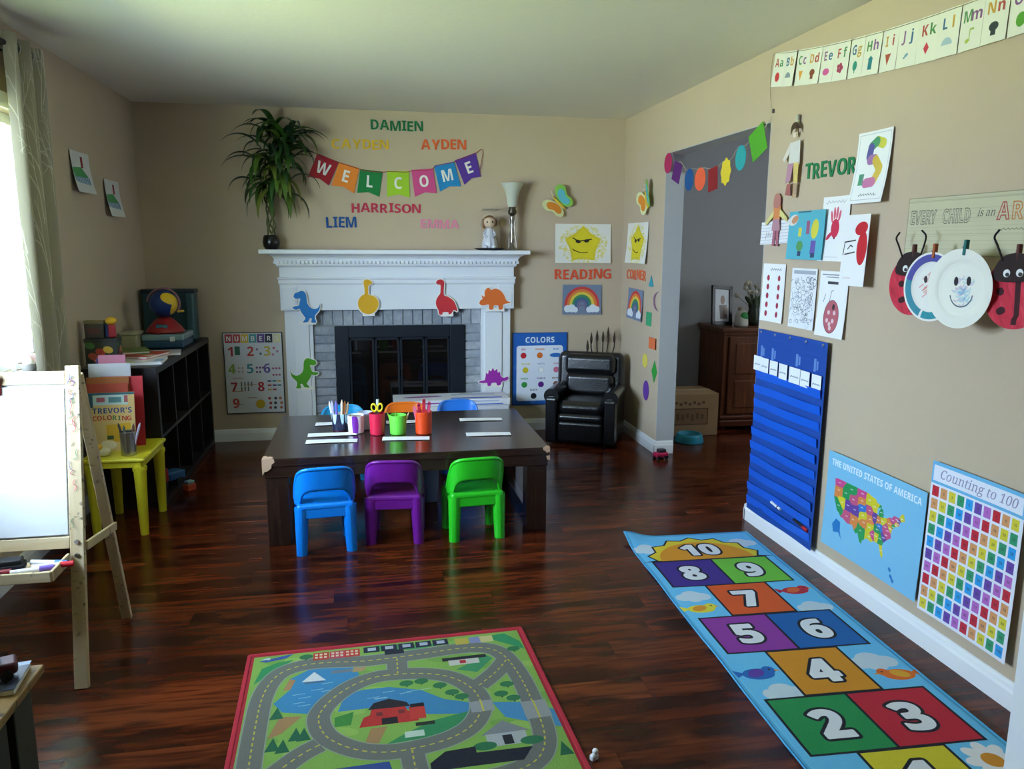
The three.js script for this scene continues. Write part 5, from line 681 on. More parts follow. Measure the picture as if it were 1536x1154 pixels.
  const p2 = plate(face('#e6e4dc', (g) => { g.lineWidth = 40; [['#4f4f9c', -2.9, -0.6], ['#3a8a9c', 2.0, 3.4], ['#2f8f9a', 0.4, 1.9], ['#5a5aa4', -0.5, 0.3]].forEach(([c, a, b]) => { g.strokeStyle = c; g.beginPath(); g.arc(192, 192, 160, a, b); g.stroke(); }); }, (g) => { for (let i = 0; i < 46; i++) { g.strokeStyle = 'rgba(206,106,96,.55)'; g.lineWidth = 7; const a = hsh(i, 3, 2) * 6.28, r = hsh(i, 4, 2) * 90; g.beginPath(); g.moveTo(192 + r * Math.cos(a) - 16, 200 + r * Math.sin(a) + 10); g.lineTo(192 + r * Math.cos(a) + 16, 200 + r * Math.sin(a) - 10); g.stroke(); } g.fillStyle = '#2a2430'; for (const x of [140, 220]) { g.beginPath(); g.ellipse(x, 150, 12, 20, 0, 0, 7); g.fill(); } }), 'paper plate face with purple and teal rim', -2.418, 1.335, 0.12, 0.075, 0.05, 0.1, 'plate_face'); clip(p2, 0.12, 0xa8562a, 0.08);
  const p3 = plate(face('#e9e8dc', (g) => { for (let i = 0; i < 40; i++) { g.strokeStyle = i % 3 ? 'rgba(130,190,205,.35)' : 'rgba(160,140,190,.35)'; g.lineWidth = 8; const a = hsh(i, 5, 2) * 6.28, r = hsh(i, 6, 2) * 86; g.beginPath(); g.arc(192 + r * Math.cos(a) * 0.8, 196 + r * Math.sin(a), 18, 0, 2.5); g.stroke(); } }, (g) => { g.fillStyle = '#26242a'; for (const x of [158, 232]) { g.beginPath(); g.ellipse(x, 156, 13, 22, 0.05, 0, 7); g.fill(); } g.strokeStyle = '#4a5a66'; g.lineWidth = 6; g.beginPath(); g.arc(192, 214, 66, 0.15, PI - 0.15); g.stroke(); }), 'white paper plate with smiling face and pale blue colouring', -2.247, 1.338, 0.129, 0.105, 0.05, 0.1, 'plate_face'); clip(p3, 0.129, 0x1f6f68, 0.12);
  ladybug(-2.055, 0.075, 'red ladybug paper plate beside the smiling white plate', 0.1);
}
// ---------- pocket chart ----------
{
  const chartT = T(256, 420, (g, w, h) => { g.fillStyle = '#10469e'; g.fillRect(0, 0, w, h); for (let i = 0; i < 90; i++) { g.fillStyle = `rgba(${i % 2 ? 20 : 60},${i % 2 ? 60 : 120},${i % 2 ? 150 : 220},.12)`; g.fillRect(hsh(i, 1, 7) * w, hsh(i, 2, 7) * h, 30 + 60 * hsh(i, 3, 7), 3); } g.fillStyle = 'rgba(170,190,230,.55)'; for (const x of [16, 62, 150, 214]) { g.fillRect(x, 36, 8, 26); g.fillRect(x + 10, 40, 6, 18); } });
  const t = thing('pocket_chart', 'blue fabric pocket chart hanging at the doorway edge', 'pocket chart', [XR - 0.012, 0, -3.405], [0, -PI / 2, 0]);
  mesh('backing', sheet(0.625, 0.965, (u, v) => 0.01 * (1 - v) * (1 - v) + 0.004 * Math.sin(u * 7), 16, 20, 0.002), mat(0xffffff, 0.6, { map: chartT }), t, [0, 0.572, 0.012]);
  const pk = mat(0x1560d8, 0.35, { clearcoat: 0.4, clearcoatRoughness: 0.25 }); for (let i = 0; i < 10; i++) mesh('pocket', sheet(0.6, 0.042, (u, v) => 0.003 + 0.005 * v + 0.004 * Math.sin(u * 8 + i * 1.7), 20, 2, 0.0006), pk, t, [0, 0.82 - i * 0.075, 0.016 + 0.001 * i]);
  for (let i = 0; i < 5; i++) mesh('grommet', new THREE.TorusGeometry(0.006, 0.0018, 6, 16), M.steel, t, [-0.28 + i * 0.14, 1.04, 0.016]);
  const L = [[-0.285, 'first'], [-0.21, 'second'], [-0.12, 'third'], [-0.03, 'fourth'], [0.075, 'fifth'], [0.165, 'sixth'], [0.26, 'seventh']];
  L.forEach(([x, n], i) => { const w = i === 4 ? 0.095 : 0.075, tx = T(96, 96, (g) => { g.fillStyle = '#eceef2'; g.fillRect(0, 0, 96, 96); scrawl(g, 10, 56, 76, 12, '#7a8290', 6, 4); }); solo('day_card', sheet(w, 0.075, () => 0, 2, 2, 0.001), mat(0xffffff, 0.6, { map: tx }), `white word card, ${n} in the top pocket of the blue chart counted from the doorway`, 'card', [XR - 0.036, 0.878 - 0.012 * (i / 6), -3.405 + x], [0, -PI / 2, rr(-.02, .02)], 'white word cards in the pocket chart'); });
  const m1 = thing('dry_marker', 'white marker in the bottom pocket of the blue chart', 'marker', [XR - 0.04, 0.2, -3.41], [0, -PI / 2, -0.1]); mesh('barrel', cyl(0.007, 0.007, 0.09, 0, 0, 0, 12).rotateZ(PI / 2), mat(0xe6e6ea, 0.4), m1); mesh('cap', cyl(0.008, 0.008, 0.03, 0.04, 0, 0, 12).rotateZ(0), mat(0x22242c, 0.4), m1, [0, 0, 0], [0, 0, 0]).scale.set(0.5, 0.5, 1);
  const m2 = thing('dry_marker', 'black and red marker in the bottom pocket of the blue chart', 'marker', [XR - 0.04, 0.185, -3.2], [0, -PI / 2, -0.12]); mesh('barrel', cyl(0.007, 0.007, 0.08, 0, 0, 0, 12).rotateZ(PI / 2), mat(0x22242c, 0.4), m2); mesh('cap', cyl(0.008, 0.008, 0.04, 0, 0, 0, 12).rotateZ(PI / 2), mat(0xc02a34, 0.4), m2, [0.06, 0, 0]);
}

// ---------- posters ----------
{
  const board = (name, tex, label, side, a, y, w, h, edge, off = 0.012, tilt = 0) => { const t = thing(name, label, 'poster', onWall(side, a, y, off), [0, 0, 0]); t.rotation.order = 'YXZ'; t.rotation.set(0, ROT[side][1], tilt); mesh('backing', rbox(w, h, 0.008, .003, 0, 0, -0.004), mat(edge, 0.5), t); mesh('print', sheet(w - 0.012, h - 0.012, () => 0, 2, 2, 0.0008), mat(0xffffff, 0.35, { map: tex }), t, [0, 0, 0.0012]); return t; };
  board('numbers_poster', T(512, 740, (g, w, h) => {
    g.fillStyle = '#d2d4d4'; g.fillRect(0, 0, w, h); ['#a8303c', '#b8483c', '#d8b02c', '#4a9a9c', '#6a4a8a', '#2c2834', '#d8d29c'].forEach((c, i) => { g.fillStyle = c; g.fillRect(10 + i * 71, 8, 66, 80); g.fillStyle = '#e6e2d8'; g.font = 'bold 62px sans-serif'; g.textAlign = 'center'; g.fillText('NUMBERS'[i], 43 + i * 71, 72); });
    const N = [['1', 60, 210, '#b8262c'], ['2', 230, 210, '#c8442c'], ['3', 380, 210, '#c8b03a'], ['4', 60, 370, '#8aa83a'], ['5', 220, 370, '#3a8a94'], ['6', 370, 370, '#6a5a9a'], ['7', 70, 540, '#a82a3a'], ['8', 310, 540, '#b8242c'], ['9', 80, 690, '#c8483c']]; g.font = 'bold 120px sans-serif'; for (const [n, x, y, c] of N) { g.fillStyle = c; g.fillText(n, x, y); }
    g.fillStyle = '#2a6a4a'; g.fillRect(92, 120, 46, 80); const dot = (x, y, c, r = 11) => { g.fillStyle = c; g.beginPath(); g.arc(x, y, r, 0, 7); g.fill(); }; dot(290, 150, '#8a7a90'); dot(320, 190, '#5a6a80'); [[440, 140], [470, 170], [430, 200]].forEach(([x, y], i) => dot(x, y, ['#c05a6a', '#b07a9a', '#c07a9a'][i])); for (let i = 0; i < 4; i++) dot(120 + (i % 2) * 34, 320 + (i >> 1) * 34, '#b89a8a', 9); for (let i = 0; i < 5; i++) dot(280 + (i % 3) * 28, 320 + (i > 2) * 40, '#6a4a70', 10); for (let i = 0; i < 6; i++) dot(426 + (i % 3) * 28, 330 + (i > 2) * 60, '#a85a70', 10); for (let i = 0; i < 7; i++) { g.fillStyle = '#6a705a'; g.fillRect(130 + (i % 4) * 30, 450 + (i > 3) * 46, 12, 40); } for (let i = 0; i < 8; i++) { g.fillStyle = ['#4a3a6a', '#2a7a7a', '#c8a03a', '#b03a3a'][i % 4]; g.fillRect(370 + (i % 3) * 44, 440 + Math.floor(i / 3) * 40, 34, 14); } dot(296, 660, '#cfae2a', 42); for (let i = 0; i < 9; i++) dot(380 + (i % 3) * 48 + (i * 7) % 12, 610 + Math.floor(i / 3) * 44, ['#b03a34', '#3a3a34', '#c0702c'][i % 3], 13); for (let i = 0; i < 5; i++) { g.fillStyle = '#b0805a'; g.fillRect(60 + (i % 2) * 120, 410 + i * 62, 90, 6); }
  }), 'numbers poster with dark edge beside the mantelpiece', 'B', -0.845, 0.52, 0.425, 0.615, 0x1c1c1c, 0.014);
  board('colors_poster', T(512, 680, (g, w, h) => {
    g.fillStyle = '#2464b8'; g.fillRect(0, 0, w, h); for (let i = 0; i < 40; i++) { g.fillStyle = 'rgba(90,150,220,.25)'; g.beginPath(); g.arc(hsh(i, 1, 9) * w, hsh(i, 2, 9) * h, 26, 0, 7); g.fill(); } g.fillStyle = '#e8edf6'; g.beginPath(); g.roundRect(34, 116, w - 68, h - 150, 26); g.fill(); g.font = 'bold 74px sans-serif'; g.textAlign = 'center'; g.fillStyle = '#e6eef6'; g.fillText('COLORS', w / 2, 88);
    const it = [['RED', '#c82430', 100, 210], ['ORANGE', '#e0742a', 256, 210], ['BLUE', '#2a74c4', 410, 210], ['YELLOW', '#d8c42c', 120, 350], ['WHITE', '#f6f6f8', 270, 350], ['PINK', '#dd7a94', 416, 350], ['GREEN', '#3a9a44', 110, 490], ['PURPLE', '#6a2a8a', 270, 490], ['BROWN', '#7a4a2a', 416, 490], ['BLACK', '#26262a', 200, 600]]; g.font = 'bold 22px sans-serif'; for (const [n, c, x, y] of it) { g.fillStyle = n === 'WHITE' ? '#a8b0bc' : c; g.fillText(n, x, y - 52); g.fillStyle = c; g.beginPath(); n === 'BLUE' ? g.ellipse(x, y, 58, 20, 0, 0, 7) : g.arc(x, y, 28, 0, 7); g.fill(); if (n === 'WHITE') { g.strokeStyle = '#b8c0cc'; g.lineWidth = 3; g.stroke(); } }
  }), 'blue bordered colors poster behind the black armchair', 'B', 1.345, 0.5, 0.448, 0.585, 0x1d4f96, 0.014);
  // map of the states, coloured by nearest state centre
  const US = [[-124.7, 48.4], [-122.8, 49], [-116, 49], [-104, 49], [-95.2, 49], [-94.6, 48.7], [-92, 48.2], [-89.6, 48], [-88.4, 46.8], [-84.8, 46.5], [-84.7, 45.7], [-87.6, 44.8], [-87.7, 42], [-86.4, 42], [-86.2, 44], [-84.8, 45.6], [-83.4, 45], [-82.5, 42.8], [-83.2, 42], [-79, 42.8], [-79, 43.3], [-76.4, 43.6], [-75, 45], [-71.5, 45], [-70.3, 46.3], [-69.2, 47.4], [-68, 47.2], [-67, 44.8], [-70.2, 43.6], [-70.6, 42], [-71.8, 41.3], [-74, 40.5], [-75.5, 38.5], [-76, 36.8], [-75.6, 35.3], [-78, 33.9], [-81, 31.6], [-81.3, 30], [-80, 26.8], [-80.4, 25.2], [-81.8, 26.1], [-82.8, 28], [-84, 30.1], [-88, 30.3], [-90, 29.2], [-93.8, 29.7], [-97.2, 27.6], [-97.3, 25.9], [-99.3, 26.6], [-101.4, 29.8], [-103.2, 29], [-104.8, 30.2], [-106.5, 31.8], [-111, 31.3], [-114.8, 32.5], [-117.2, 32.6], [-118.6, 34], [-120.6, 34.6], [-122.4, 37.4], [-124.3, 40.3], [-124.2, 43.5], [-124, 46.2]];
  const ST = [[-120.5, 47.4, 0], [-120.5, 44, 1], [-119.5, 37.2, 2], [-116.8, 39.3, 3], [-114.3, 44.2, 2], [-111.7, 39.3, 4], [-111.7, 34.3, 5], [-109.6, 47, 2], [-107.5, 43, 5], [-105.5, 39, 4], [-106.1, 34.4, 1], [-100.5, 47.5, 0], [-100.3, 44.4, 1], [-99.8, 41.5, 6], [-98.4, 38.5, 3], [-97.3, 35.6, 1], [-99.3, 31.4, 2], [-94.4, 46.3, 3], [-93.5, 42, 5], [-92.5, 38.4, 1], [-92.4, 34.9, 3], [-92, 31, 3], [-89.9, 44.6, 3], [-89.2, 40, 4], [-89.7, 32.7, 0], [-86.3, 39.9, 1], [-84.7, 43.6, 2], [-82.8, 40.3, 3], [-85.2, 37.5, 6], [-86.3, 35.8, 2], [-86.8, 32.8, 3], [-83.4, 32.7, 2], [-81.7, 28.2, 3], [-80.9, 33.9, 4], [-79.2, 35.5, 5], [-78.7, 37.5, 0], [-80.6, 38.6, 5], [-77.6, 40.9, 1], [-75.5, 42.9, 0], [-74.5, 40.2, 2], [-72.7, 41.6, 3], [-71.7, 42.4, 1], [-72.7, 44, 5], [-71.5, 43.6, 4], [-69.2, 45.3, 3], [-76.7, 39, 3], [-75.5, 39, 1]];
  const PAL = ['#d0508c', '#e08a4a', '#2f9a58', '#d8cc34', '#6a4a9c', '#c85a80', '#3a7ac8'];
  const X = (l) => 90 + (l + 125) / 58 * 760, Y = (l) => 170 + (49.5 - l) / 25 * 400 ;
  const mapT = T(1024, 700, (g, w, h) => {
    g.fillStyle = '#7fc0e2'; g.fillRect(0, 0, w, h); for (let i = 0; i < 60; i++) { g.fillStyle = 'rgba(180,220,240,.35)'; g.fillRect(hsh(i, 1, 4) * w, hsh(i, 2, 4) * h, 26, 2); }
    g.font = 'bold 66px sans-serif'; g.textAlign = 'center'; g.fillStyle = '#e9f3f8'; g.fillText('THE UNITED STATES OF AMERICA', w / 2, 96, 940);
    g.save(); g.beginPath(); US.forEach(([a, b], i) => i ? g.lineTo(X(a), Y(b)) : g.moveTo(X(a), Y(b))); g.closePath(); g.clip();
    for (let y = 150; y < 600; y += 4) for (let x = 80; x < 880; x += 4) { const lo = (x - 90) / 760 * 58 - 125, la = 49.5 - (y - 170) / 400 * 25; let b = 1e9, k = 0; for (const s of ST) { const d = Math.max(Math.abs(s[0] - lo) * 0.8, Math.abs(s[1] - la) * 1.15) + 0.35 * Math.hypot(s[0] - lo, s[1] - la); if (d < b) { b = d; k = s[2]; } } g.fillStyle = PAL[k]; g.fillRect(x, y, 4, 4); }
    for (const s of ST) { g.fillStyle = 'rgba(240,236,240,.8)'; g.fillRect(X(s[0]) - 14, Y(s[1]) - 3, 26, 6); } g.restore();
    g.fillStyle = '#2a7ac0'; g.beginPath(); g.moveTo(110, 520); g.lineTo(150, 470); g.lineTo(200, 480); g.lineTo(205, 540); g.lineTo(230, 600); g.lineTo(190, 560); g.lineTo(130, 575); g.fill(); for (const [x, y] of [[760, 600], [780, 640], [800, 660]]) { g.beginPath(); g.ellipse(x, y, 16, 12, 0.6, 0, 7); g.fill(); }
  });
  const mp = pic('states_map', 'R', -2.712, 0.376, 0.62, 0.425, mapT, 'light blue map poster of the United States above the skirting', 'map', { lift: 0.01, rough: 0.3, off: 0.02 });
  const hc = T(820, 1130, (g, w, h) => {
    g.fillStyle = '#e6e8f2'; g.fillRect(0, 0, w, h); g.fillStyle = '#6fb6de'; g.fillRect(0, 0, w, 26); g.fillRect(0, 0, 16, 160); g.fillRect(w - 16, 0, 16, 160); g.fillRect(0, 140, w, 20); g.font = 'italic 92px serif'; g.fillStyle = '#8a86a8'; g.fillText('Counting to 100', 70, 112, 690);
    const P = ['#c62e3c', '#d99a64', '#d9cc3c', '#35996a', '#2f9de0', '#6a4ca4', '#b86cc0']; for (let r = 0; r < 10; r++) for (let c = 0; c < 10; c++) { const x = 18 + c * 79, y = 176 + r * 95; g.fillStyle = P[(r + c) % 7]; g.fillRect(x, y, 62, 76); g.font = 'bold 26px sans-serif'; g.fillStyle = 'rgba(60,50,60,.6)'; g.textAlign = 'center'; g.fillText(String(r * 10 + c + 1), x + 31, y + 48); g.textAlign = 'left'; }
  });
  pic('hundreds_chart', 'R', -2.185, 0.432, 0.41, 0.568, hc, 'white hundred chart poster of rainbow coloured squares', 'poster', { lift: 0.006, rough: 0.35, off: 0.02 });
  const lw = (flip) => T(280, 215, (g, w, h) => { g.fillStyle = '#d6d8d4'; g.fillRect(0, 0, w, h); g.fillStyle = '#4a9a56'; g.beginPath(); g.moveTo(6, 90); g.lineTo(150, 80); g.lineTo(235, 130); g.lineTo(10, 140); g.fill(); g.fillStyle = '#6a94b4'; for (let i = 0; i < 9; i++) g.fillRect(14 + i * 26, 132, 20, 30 + (i * 37) % 18); g.fillStyle = '#8a1c2c'; g.fillRect(flip ? 160 : 150, 24, 34, 58); });
  pic('crayon_drawing', 'L', -4.86, 1.862, 0.29, 0.222, lw(0), 'crayon drawing with red shape, closer to the curtain', 'drawing', { lift: 0.03, group: 'crayon drawings beside the window', off: 0.006 });
  pic('crayon_drawing', 'L', -5.395, 1.75, 0.28, 0.222, lw(1), 'crayon drawing with red shape, closer to the room corner', 'drawing', { lift: 0.03, group: 'crayon drawings beside the window', off: 0.006 });
}
// ---------- things on the mantel shelf ----------
{
  const Y = 1.4365, px = -0.666, pz = ZB + 0.115;
  const t = thing('potted_plant', 'tall leafy green plant with twisted stems in a black pot', 'plant', [px, Y, pz]);
  mesh('pot', lathe([[0.001, 0], [0.042, 0], [0.056, 0.02], [0.061, 0.05], [0.055, 0.085], [0.048, 0.1], [0.044, 0.1], [0.05, 0.08], [0.05, 0.03], [0.001, 0.01]], 30), mat(0x14120f, 0.25), t); mesh('soil', cyl(0.046, 0.046, 0.01, 0, 0.086, 0), mat(0x2a1d14, 1), t);
  const stem = mat(0x6a7040, 0.7); for (let k = 0; k < 7; k++) { const pts = []; for (let i = 0; i <= 16; i++) { const h = i / 16, a = k * 2 * PI / 7 + (k % 2 ? 1 : -1) * h * 5.2, r = 0.026 + 0.008 * Math.sin(h * 9 + k); pts.push([r * Math.cos(a), 0.08 + h * 0.29, r * Math.sin(a)]); } mesh('stem', tube(pts, 0.0055, 40, 6), stem, t); }
  const leafG = (L, W, a0, droop, fold) => { const n = 12, pos = [], idx = []; let x = 0, y = 0; for (let i = 0; i <= n; i++) { const s = i / n, w = W * Math.pow(Math.sin(Math.min(1, s * 0.94 + 0.05) * PI), 0.8) * (1 - 0.3 * s); if (i) { const q = a0 - droop * (s - 0.5 / n); x += Math.cos(q) * L / n; y += Math.sin(q) * L / n; } pos.push(x, y + fold * w, -w, x, y, 0, x, y + fold * w, w); if (i < n) { const b = i * 3; idx.push(b, b + 3, b + 1, b + 1, b + 3, b + 4, b + 1, b + 4, b + 2, b + 2, b + 4, b + 5); } } const g = new THREE.BufferGeometry(); g.setAttribute('position', new THREE.Float32BufferAttribute(pos, 3)); g.setAttribute('uv', new THREE.Float32BufferAttribute(new Float32Array(pos.length / 3 * 2), 2)); g.setIndex(idx); g.computeVertexNormals(); return g; };
  const G = [leafG(0.27, 0.026, 0.95, 2.6, 0.5), leafG(0.3, 0.024, 1.05, 2.4, 0.4), leafG(0.24, 0.028, 0.6, 2.4, 0.5), leafG(0.34, 0.025, 1.15, 2.0, 0.4), leafG(0.28, 0.027, 0.0, 1.7, 0.5)];
  const greens = [0x21451a, 0x35601f, 0x1b3a1e, 0x587a28, 0x446a20, 0x7a8a30].map((c) => mat(c, 0.42, { transmission: 0.15, thickness: 0 }));
  const v = new THREE.Vector3(), bb = new THREE.Box3(), fit = (o, g) => { o.updateMatrix(); bb.makeEmpty(); const p = g.attributes.position; for (let j = 0; j < p.count; j++) bb.expandByPoint(v.fromBufferAttribute(p, j).applyMatrix4(o.matrix)); };
  const leaf = (k, col, x, y, z, ang, roll, sc) => { const o = mesh('leaf', G[k], greens[col], t, [x, y, z], [0, ang, roll]); o.scale.setScalar(sc); fit(o, G[k]); if (bb.min.z < -0.092) { o.rotation.y = ang = -((hsh(Math.round(x * 1e4), Math.round(y * 1e4), 3)) * 2.9 + 0.1); fit(o, G[k]); } if (bb.max.y > 0.985) o.position.y -= bb.max.y - 0.985; if (bb.min.z < -0.092) o.position.z += -0.092 - bb.min.z; if (bb.min.y < 0.21) o.position.y += 0.21 - bb.min.y; };
  for (let i = 0; i < 104; i++) {
    const s = i / 104, ang = i * 2.39996 + rr(-.3, .3), low = s < 0.4, k = low ? [4, 2, 4, 0][i % 4] : s > 0.8 ? [3, 1, 3][i % 3] : [0, 1, 2, 3][i % 4];
    leaf(k, low ? [3, 5, 4, 1, 0][i % 5] : [0, 1, 2, 4, 0, 1, 3][i % 7], rr(-.05, .1) + 0.07 * s, 0.4 + 0.4 * s + rr(-.03, .03), rr(-.03, .05), ang, rr(-.2, .15), rr(.85, 1.2));
  }
  // long sprays that reach up and towards the banner
  for (const [x, y, z, ry, k] of [[0.12, 0.72, 0.03, -0.2, 3], [0.16, 0.7, 0.04, -0.5, 3], [0.17, 0.62, 0.03, -0.15, 1], [0.1, 0.74, 0.03, -0.9, 3], [-0.03, 0.68, 0.03, -2.7, 3], [0.14, 0.46, 0.03, -0.3, 1], [-0.06, 0.6, 0.04, -2.9, 1], [0.12, 0.38, 0.04, -0.3, 4], [-0.08, 0.45, 0.03, -3.0, 0]]) leaf(k, 2, x, y, z, ry, 0, 1);
  mesh('upper_stem', merge([tube([[0.01, 0.35, 0], [0.03, 0.55, 0.01], [0.06, 0.7, 0.02]], 0.006, 14, 6), tube([[-0.01, 0.35, 0], [-0.02, 0.5, 0.015], [-0.01, 0.66, 0.02]], 0.006, 14, 6)]), mat(0x4a5428, 0.8), t);

  const c = thing('display_case', 'clear box display case on a black tray on the mantel shelf', 'display case', [0.925, Y, ZB + 0.115]); mesh('tray', lathe([[0.001, 0], [0.088, 0], [0.118, 0.012], [0.112, 0.016], [0.08, 0.008], [0.001, 0.008]], 36), mat(0x15161a, 0.3), c);
  const gl = mat(0xffffff, 0.01, { transmission: 1, thickness: 0, ior: 1.25 }), S = 0.066, Hh = 0.29; for (const [p, r] of [[[0, Hh / 2 + 0.012, S], [0, 0, 0]], [[0, Hh / 2 + 0.012, -S], [0, 0, 0]], [[S, Hh / 2 + 0.012, 0], [0, PI / 2, 0]], [[-S, Hh / 2 + 0.012, 0], [0, PI / 2, 0]]]) mesh('pane', box(2 * S, Hh, 0.002), gl, c, p, r); mesh('pane', box(2 * S, 0.002, 2 * S, 0, Hh + 0.013, 0), gl, c); mesh('top_edge', merge([box(2 * S, 0.005, 0.005, 0, Hh + 0.011, S), box(2 * S, 0.005, 0.005, 0, Hh + 0.011, -S), box(0.005, 0.005, 2 * S, S, Hh + 0.011, 0), box(0.005, 0.005, 2 * S, -S, Hh + 0.011, 0)]), mat(0x9a9484, 0.3), c);
  const f = thing('figurine', 'small porcelain figurine in white dress inside the clear case', 'figurine', [0.923, Y + 0.0095, ZB + 0.115], [0, -0.1, 0]);
  mesh('dress', (() => { const g = lathe([[0.001, 0], [0.05, 0], [0.06, 0.02], [0.052, 0.06], [0.036, 0.11], [0.026, 0.145], [0.018, 0.155], [0.001, 0.158]], 40), p = g.attributes.position; for (let i = 0; i < p.count; i++) { const a = Math.atan2(p.getZ(i), p.getX(i)), k = 1 + 0.09 * Math.sin(a * 9) * Math.max(0, 1 - p.getY(i) / 0.12); p.setX(i, p.getX(i) * k); p.setZ(i, p.getZ(i) * k); } g.computeVertexNormals(); return g; })(), mat(0xd4d6de, 0.35), f); for (const s of [-1, 1]) { mesh('arm', tube([[s * 0.022, 0.14, 0.006], [s * 0.042, 0.105, 0.02], [s * 0.018, 0.085, 0.042]], 0.009, 16, 8), mat(0xc9ccd6, 0.35), f); mesh('shoe', new THREE.SphereGeometry(0.019, 14, 10).scale(1, 0.75, 1.3), mat(0xdcdee4, 0.35), f, [s * 0.032, 0.0145, 0.047]); }
  const hd = mesh('head', new THREE.SphereGeometry(0.046, 26, 20).scale(1, 1.06, 0.95), mat(0xdcc0a2, 0.45), f, [0, 0.2, 0.004]); mesh('hair', merge([new THREE.SphereGeometry(0.049, 24, 14, 0, 2 * PI, 0, PI * 0.45).rotateX(-0.55), new THREE.SphereGeometry(0.022, 14, 10).scale(1, 1.7, 1).translate(-0.043, -0.012, -0.008), new THREE.SphereGeometry(0.018, 14, 10).scale(1, 1.5, 1).translate(0.043, -0.005, -0.012)]), mat(0x8a5f36, 0.5), hd); for (const s of [-1, 1]) mesh('eye', new THREE.SphereGeometry(0.0068, 10, 8).scale(0.8, 1.2, 0.5), mat(0x1c1412, 0.2), hd, [s * 0.02, -0.002, 0.041]);

  const l = thing('candle_lamp', 'silver candlestick lamp with frosted bell shaped shade on the mantel shelf', 'lamp', [1.1, Y, ZB + 0.1]); const pw = mat(0x9a948a, 0.3, { metalness: 0.85 });
  mesh('foot', lathe([[0.001, 0], [0.042, 0], [0.044, 0.006], [0.03, 0.014], [0.016, 0.03], [0.012, 0.05], [0.001, 0.05]], 28), pw, l); mesh('column', lathe([[0.012, 0.045], [0.02, 0.07], [0.01, 0.1], [0.016, 0.14], [0.009, 0.18], [0.013, 0.22], [0.022, 0.25], [0.01, 0.262]], 24), pw, l);
  for (let k = 0; k < 3; k++) { const a = k * 2.094 + 0.5; mesh('scroll', tube([[0.035 * Math.cos(a), 0.012, 0.035 * Math.sin(a)], [0.03 * Math.cos(a), 0.09, 0.03 * Math.sin(a)], [0.018 * Math.cos(a), 0.16, 0.018 * Math.sin(a)], [0.026 * Math.cos(a), 0.235, 0.026 * Math.sin(a)]], 0.0042, 24, 6), pw, l); }
  mesh('collar', lathe([[0.012, 0.255], [0.03, 0.27], [0.034, 0.29], [0.026, 0.31], [0.03, 0.325], [0.02, 0.33]], 24), mat(0x5a5448, 0.35, { metalness: 0.8 }), l);
  mesh('lamp_shade', lathe([[0.03, 0.322], [0.038, 0.345], [0.042, 0.39], [0.055, 0.44], [0.085, 0.498], [0.083, 0.5], [0.052, 0.442], [0.039, 0.39], [0.035, 0.346], [0.027, 0.324]], 36), mat(0xdde0d6, 0.6, { transmission: 0.35, thickness: 0 }), l);
}
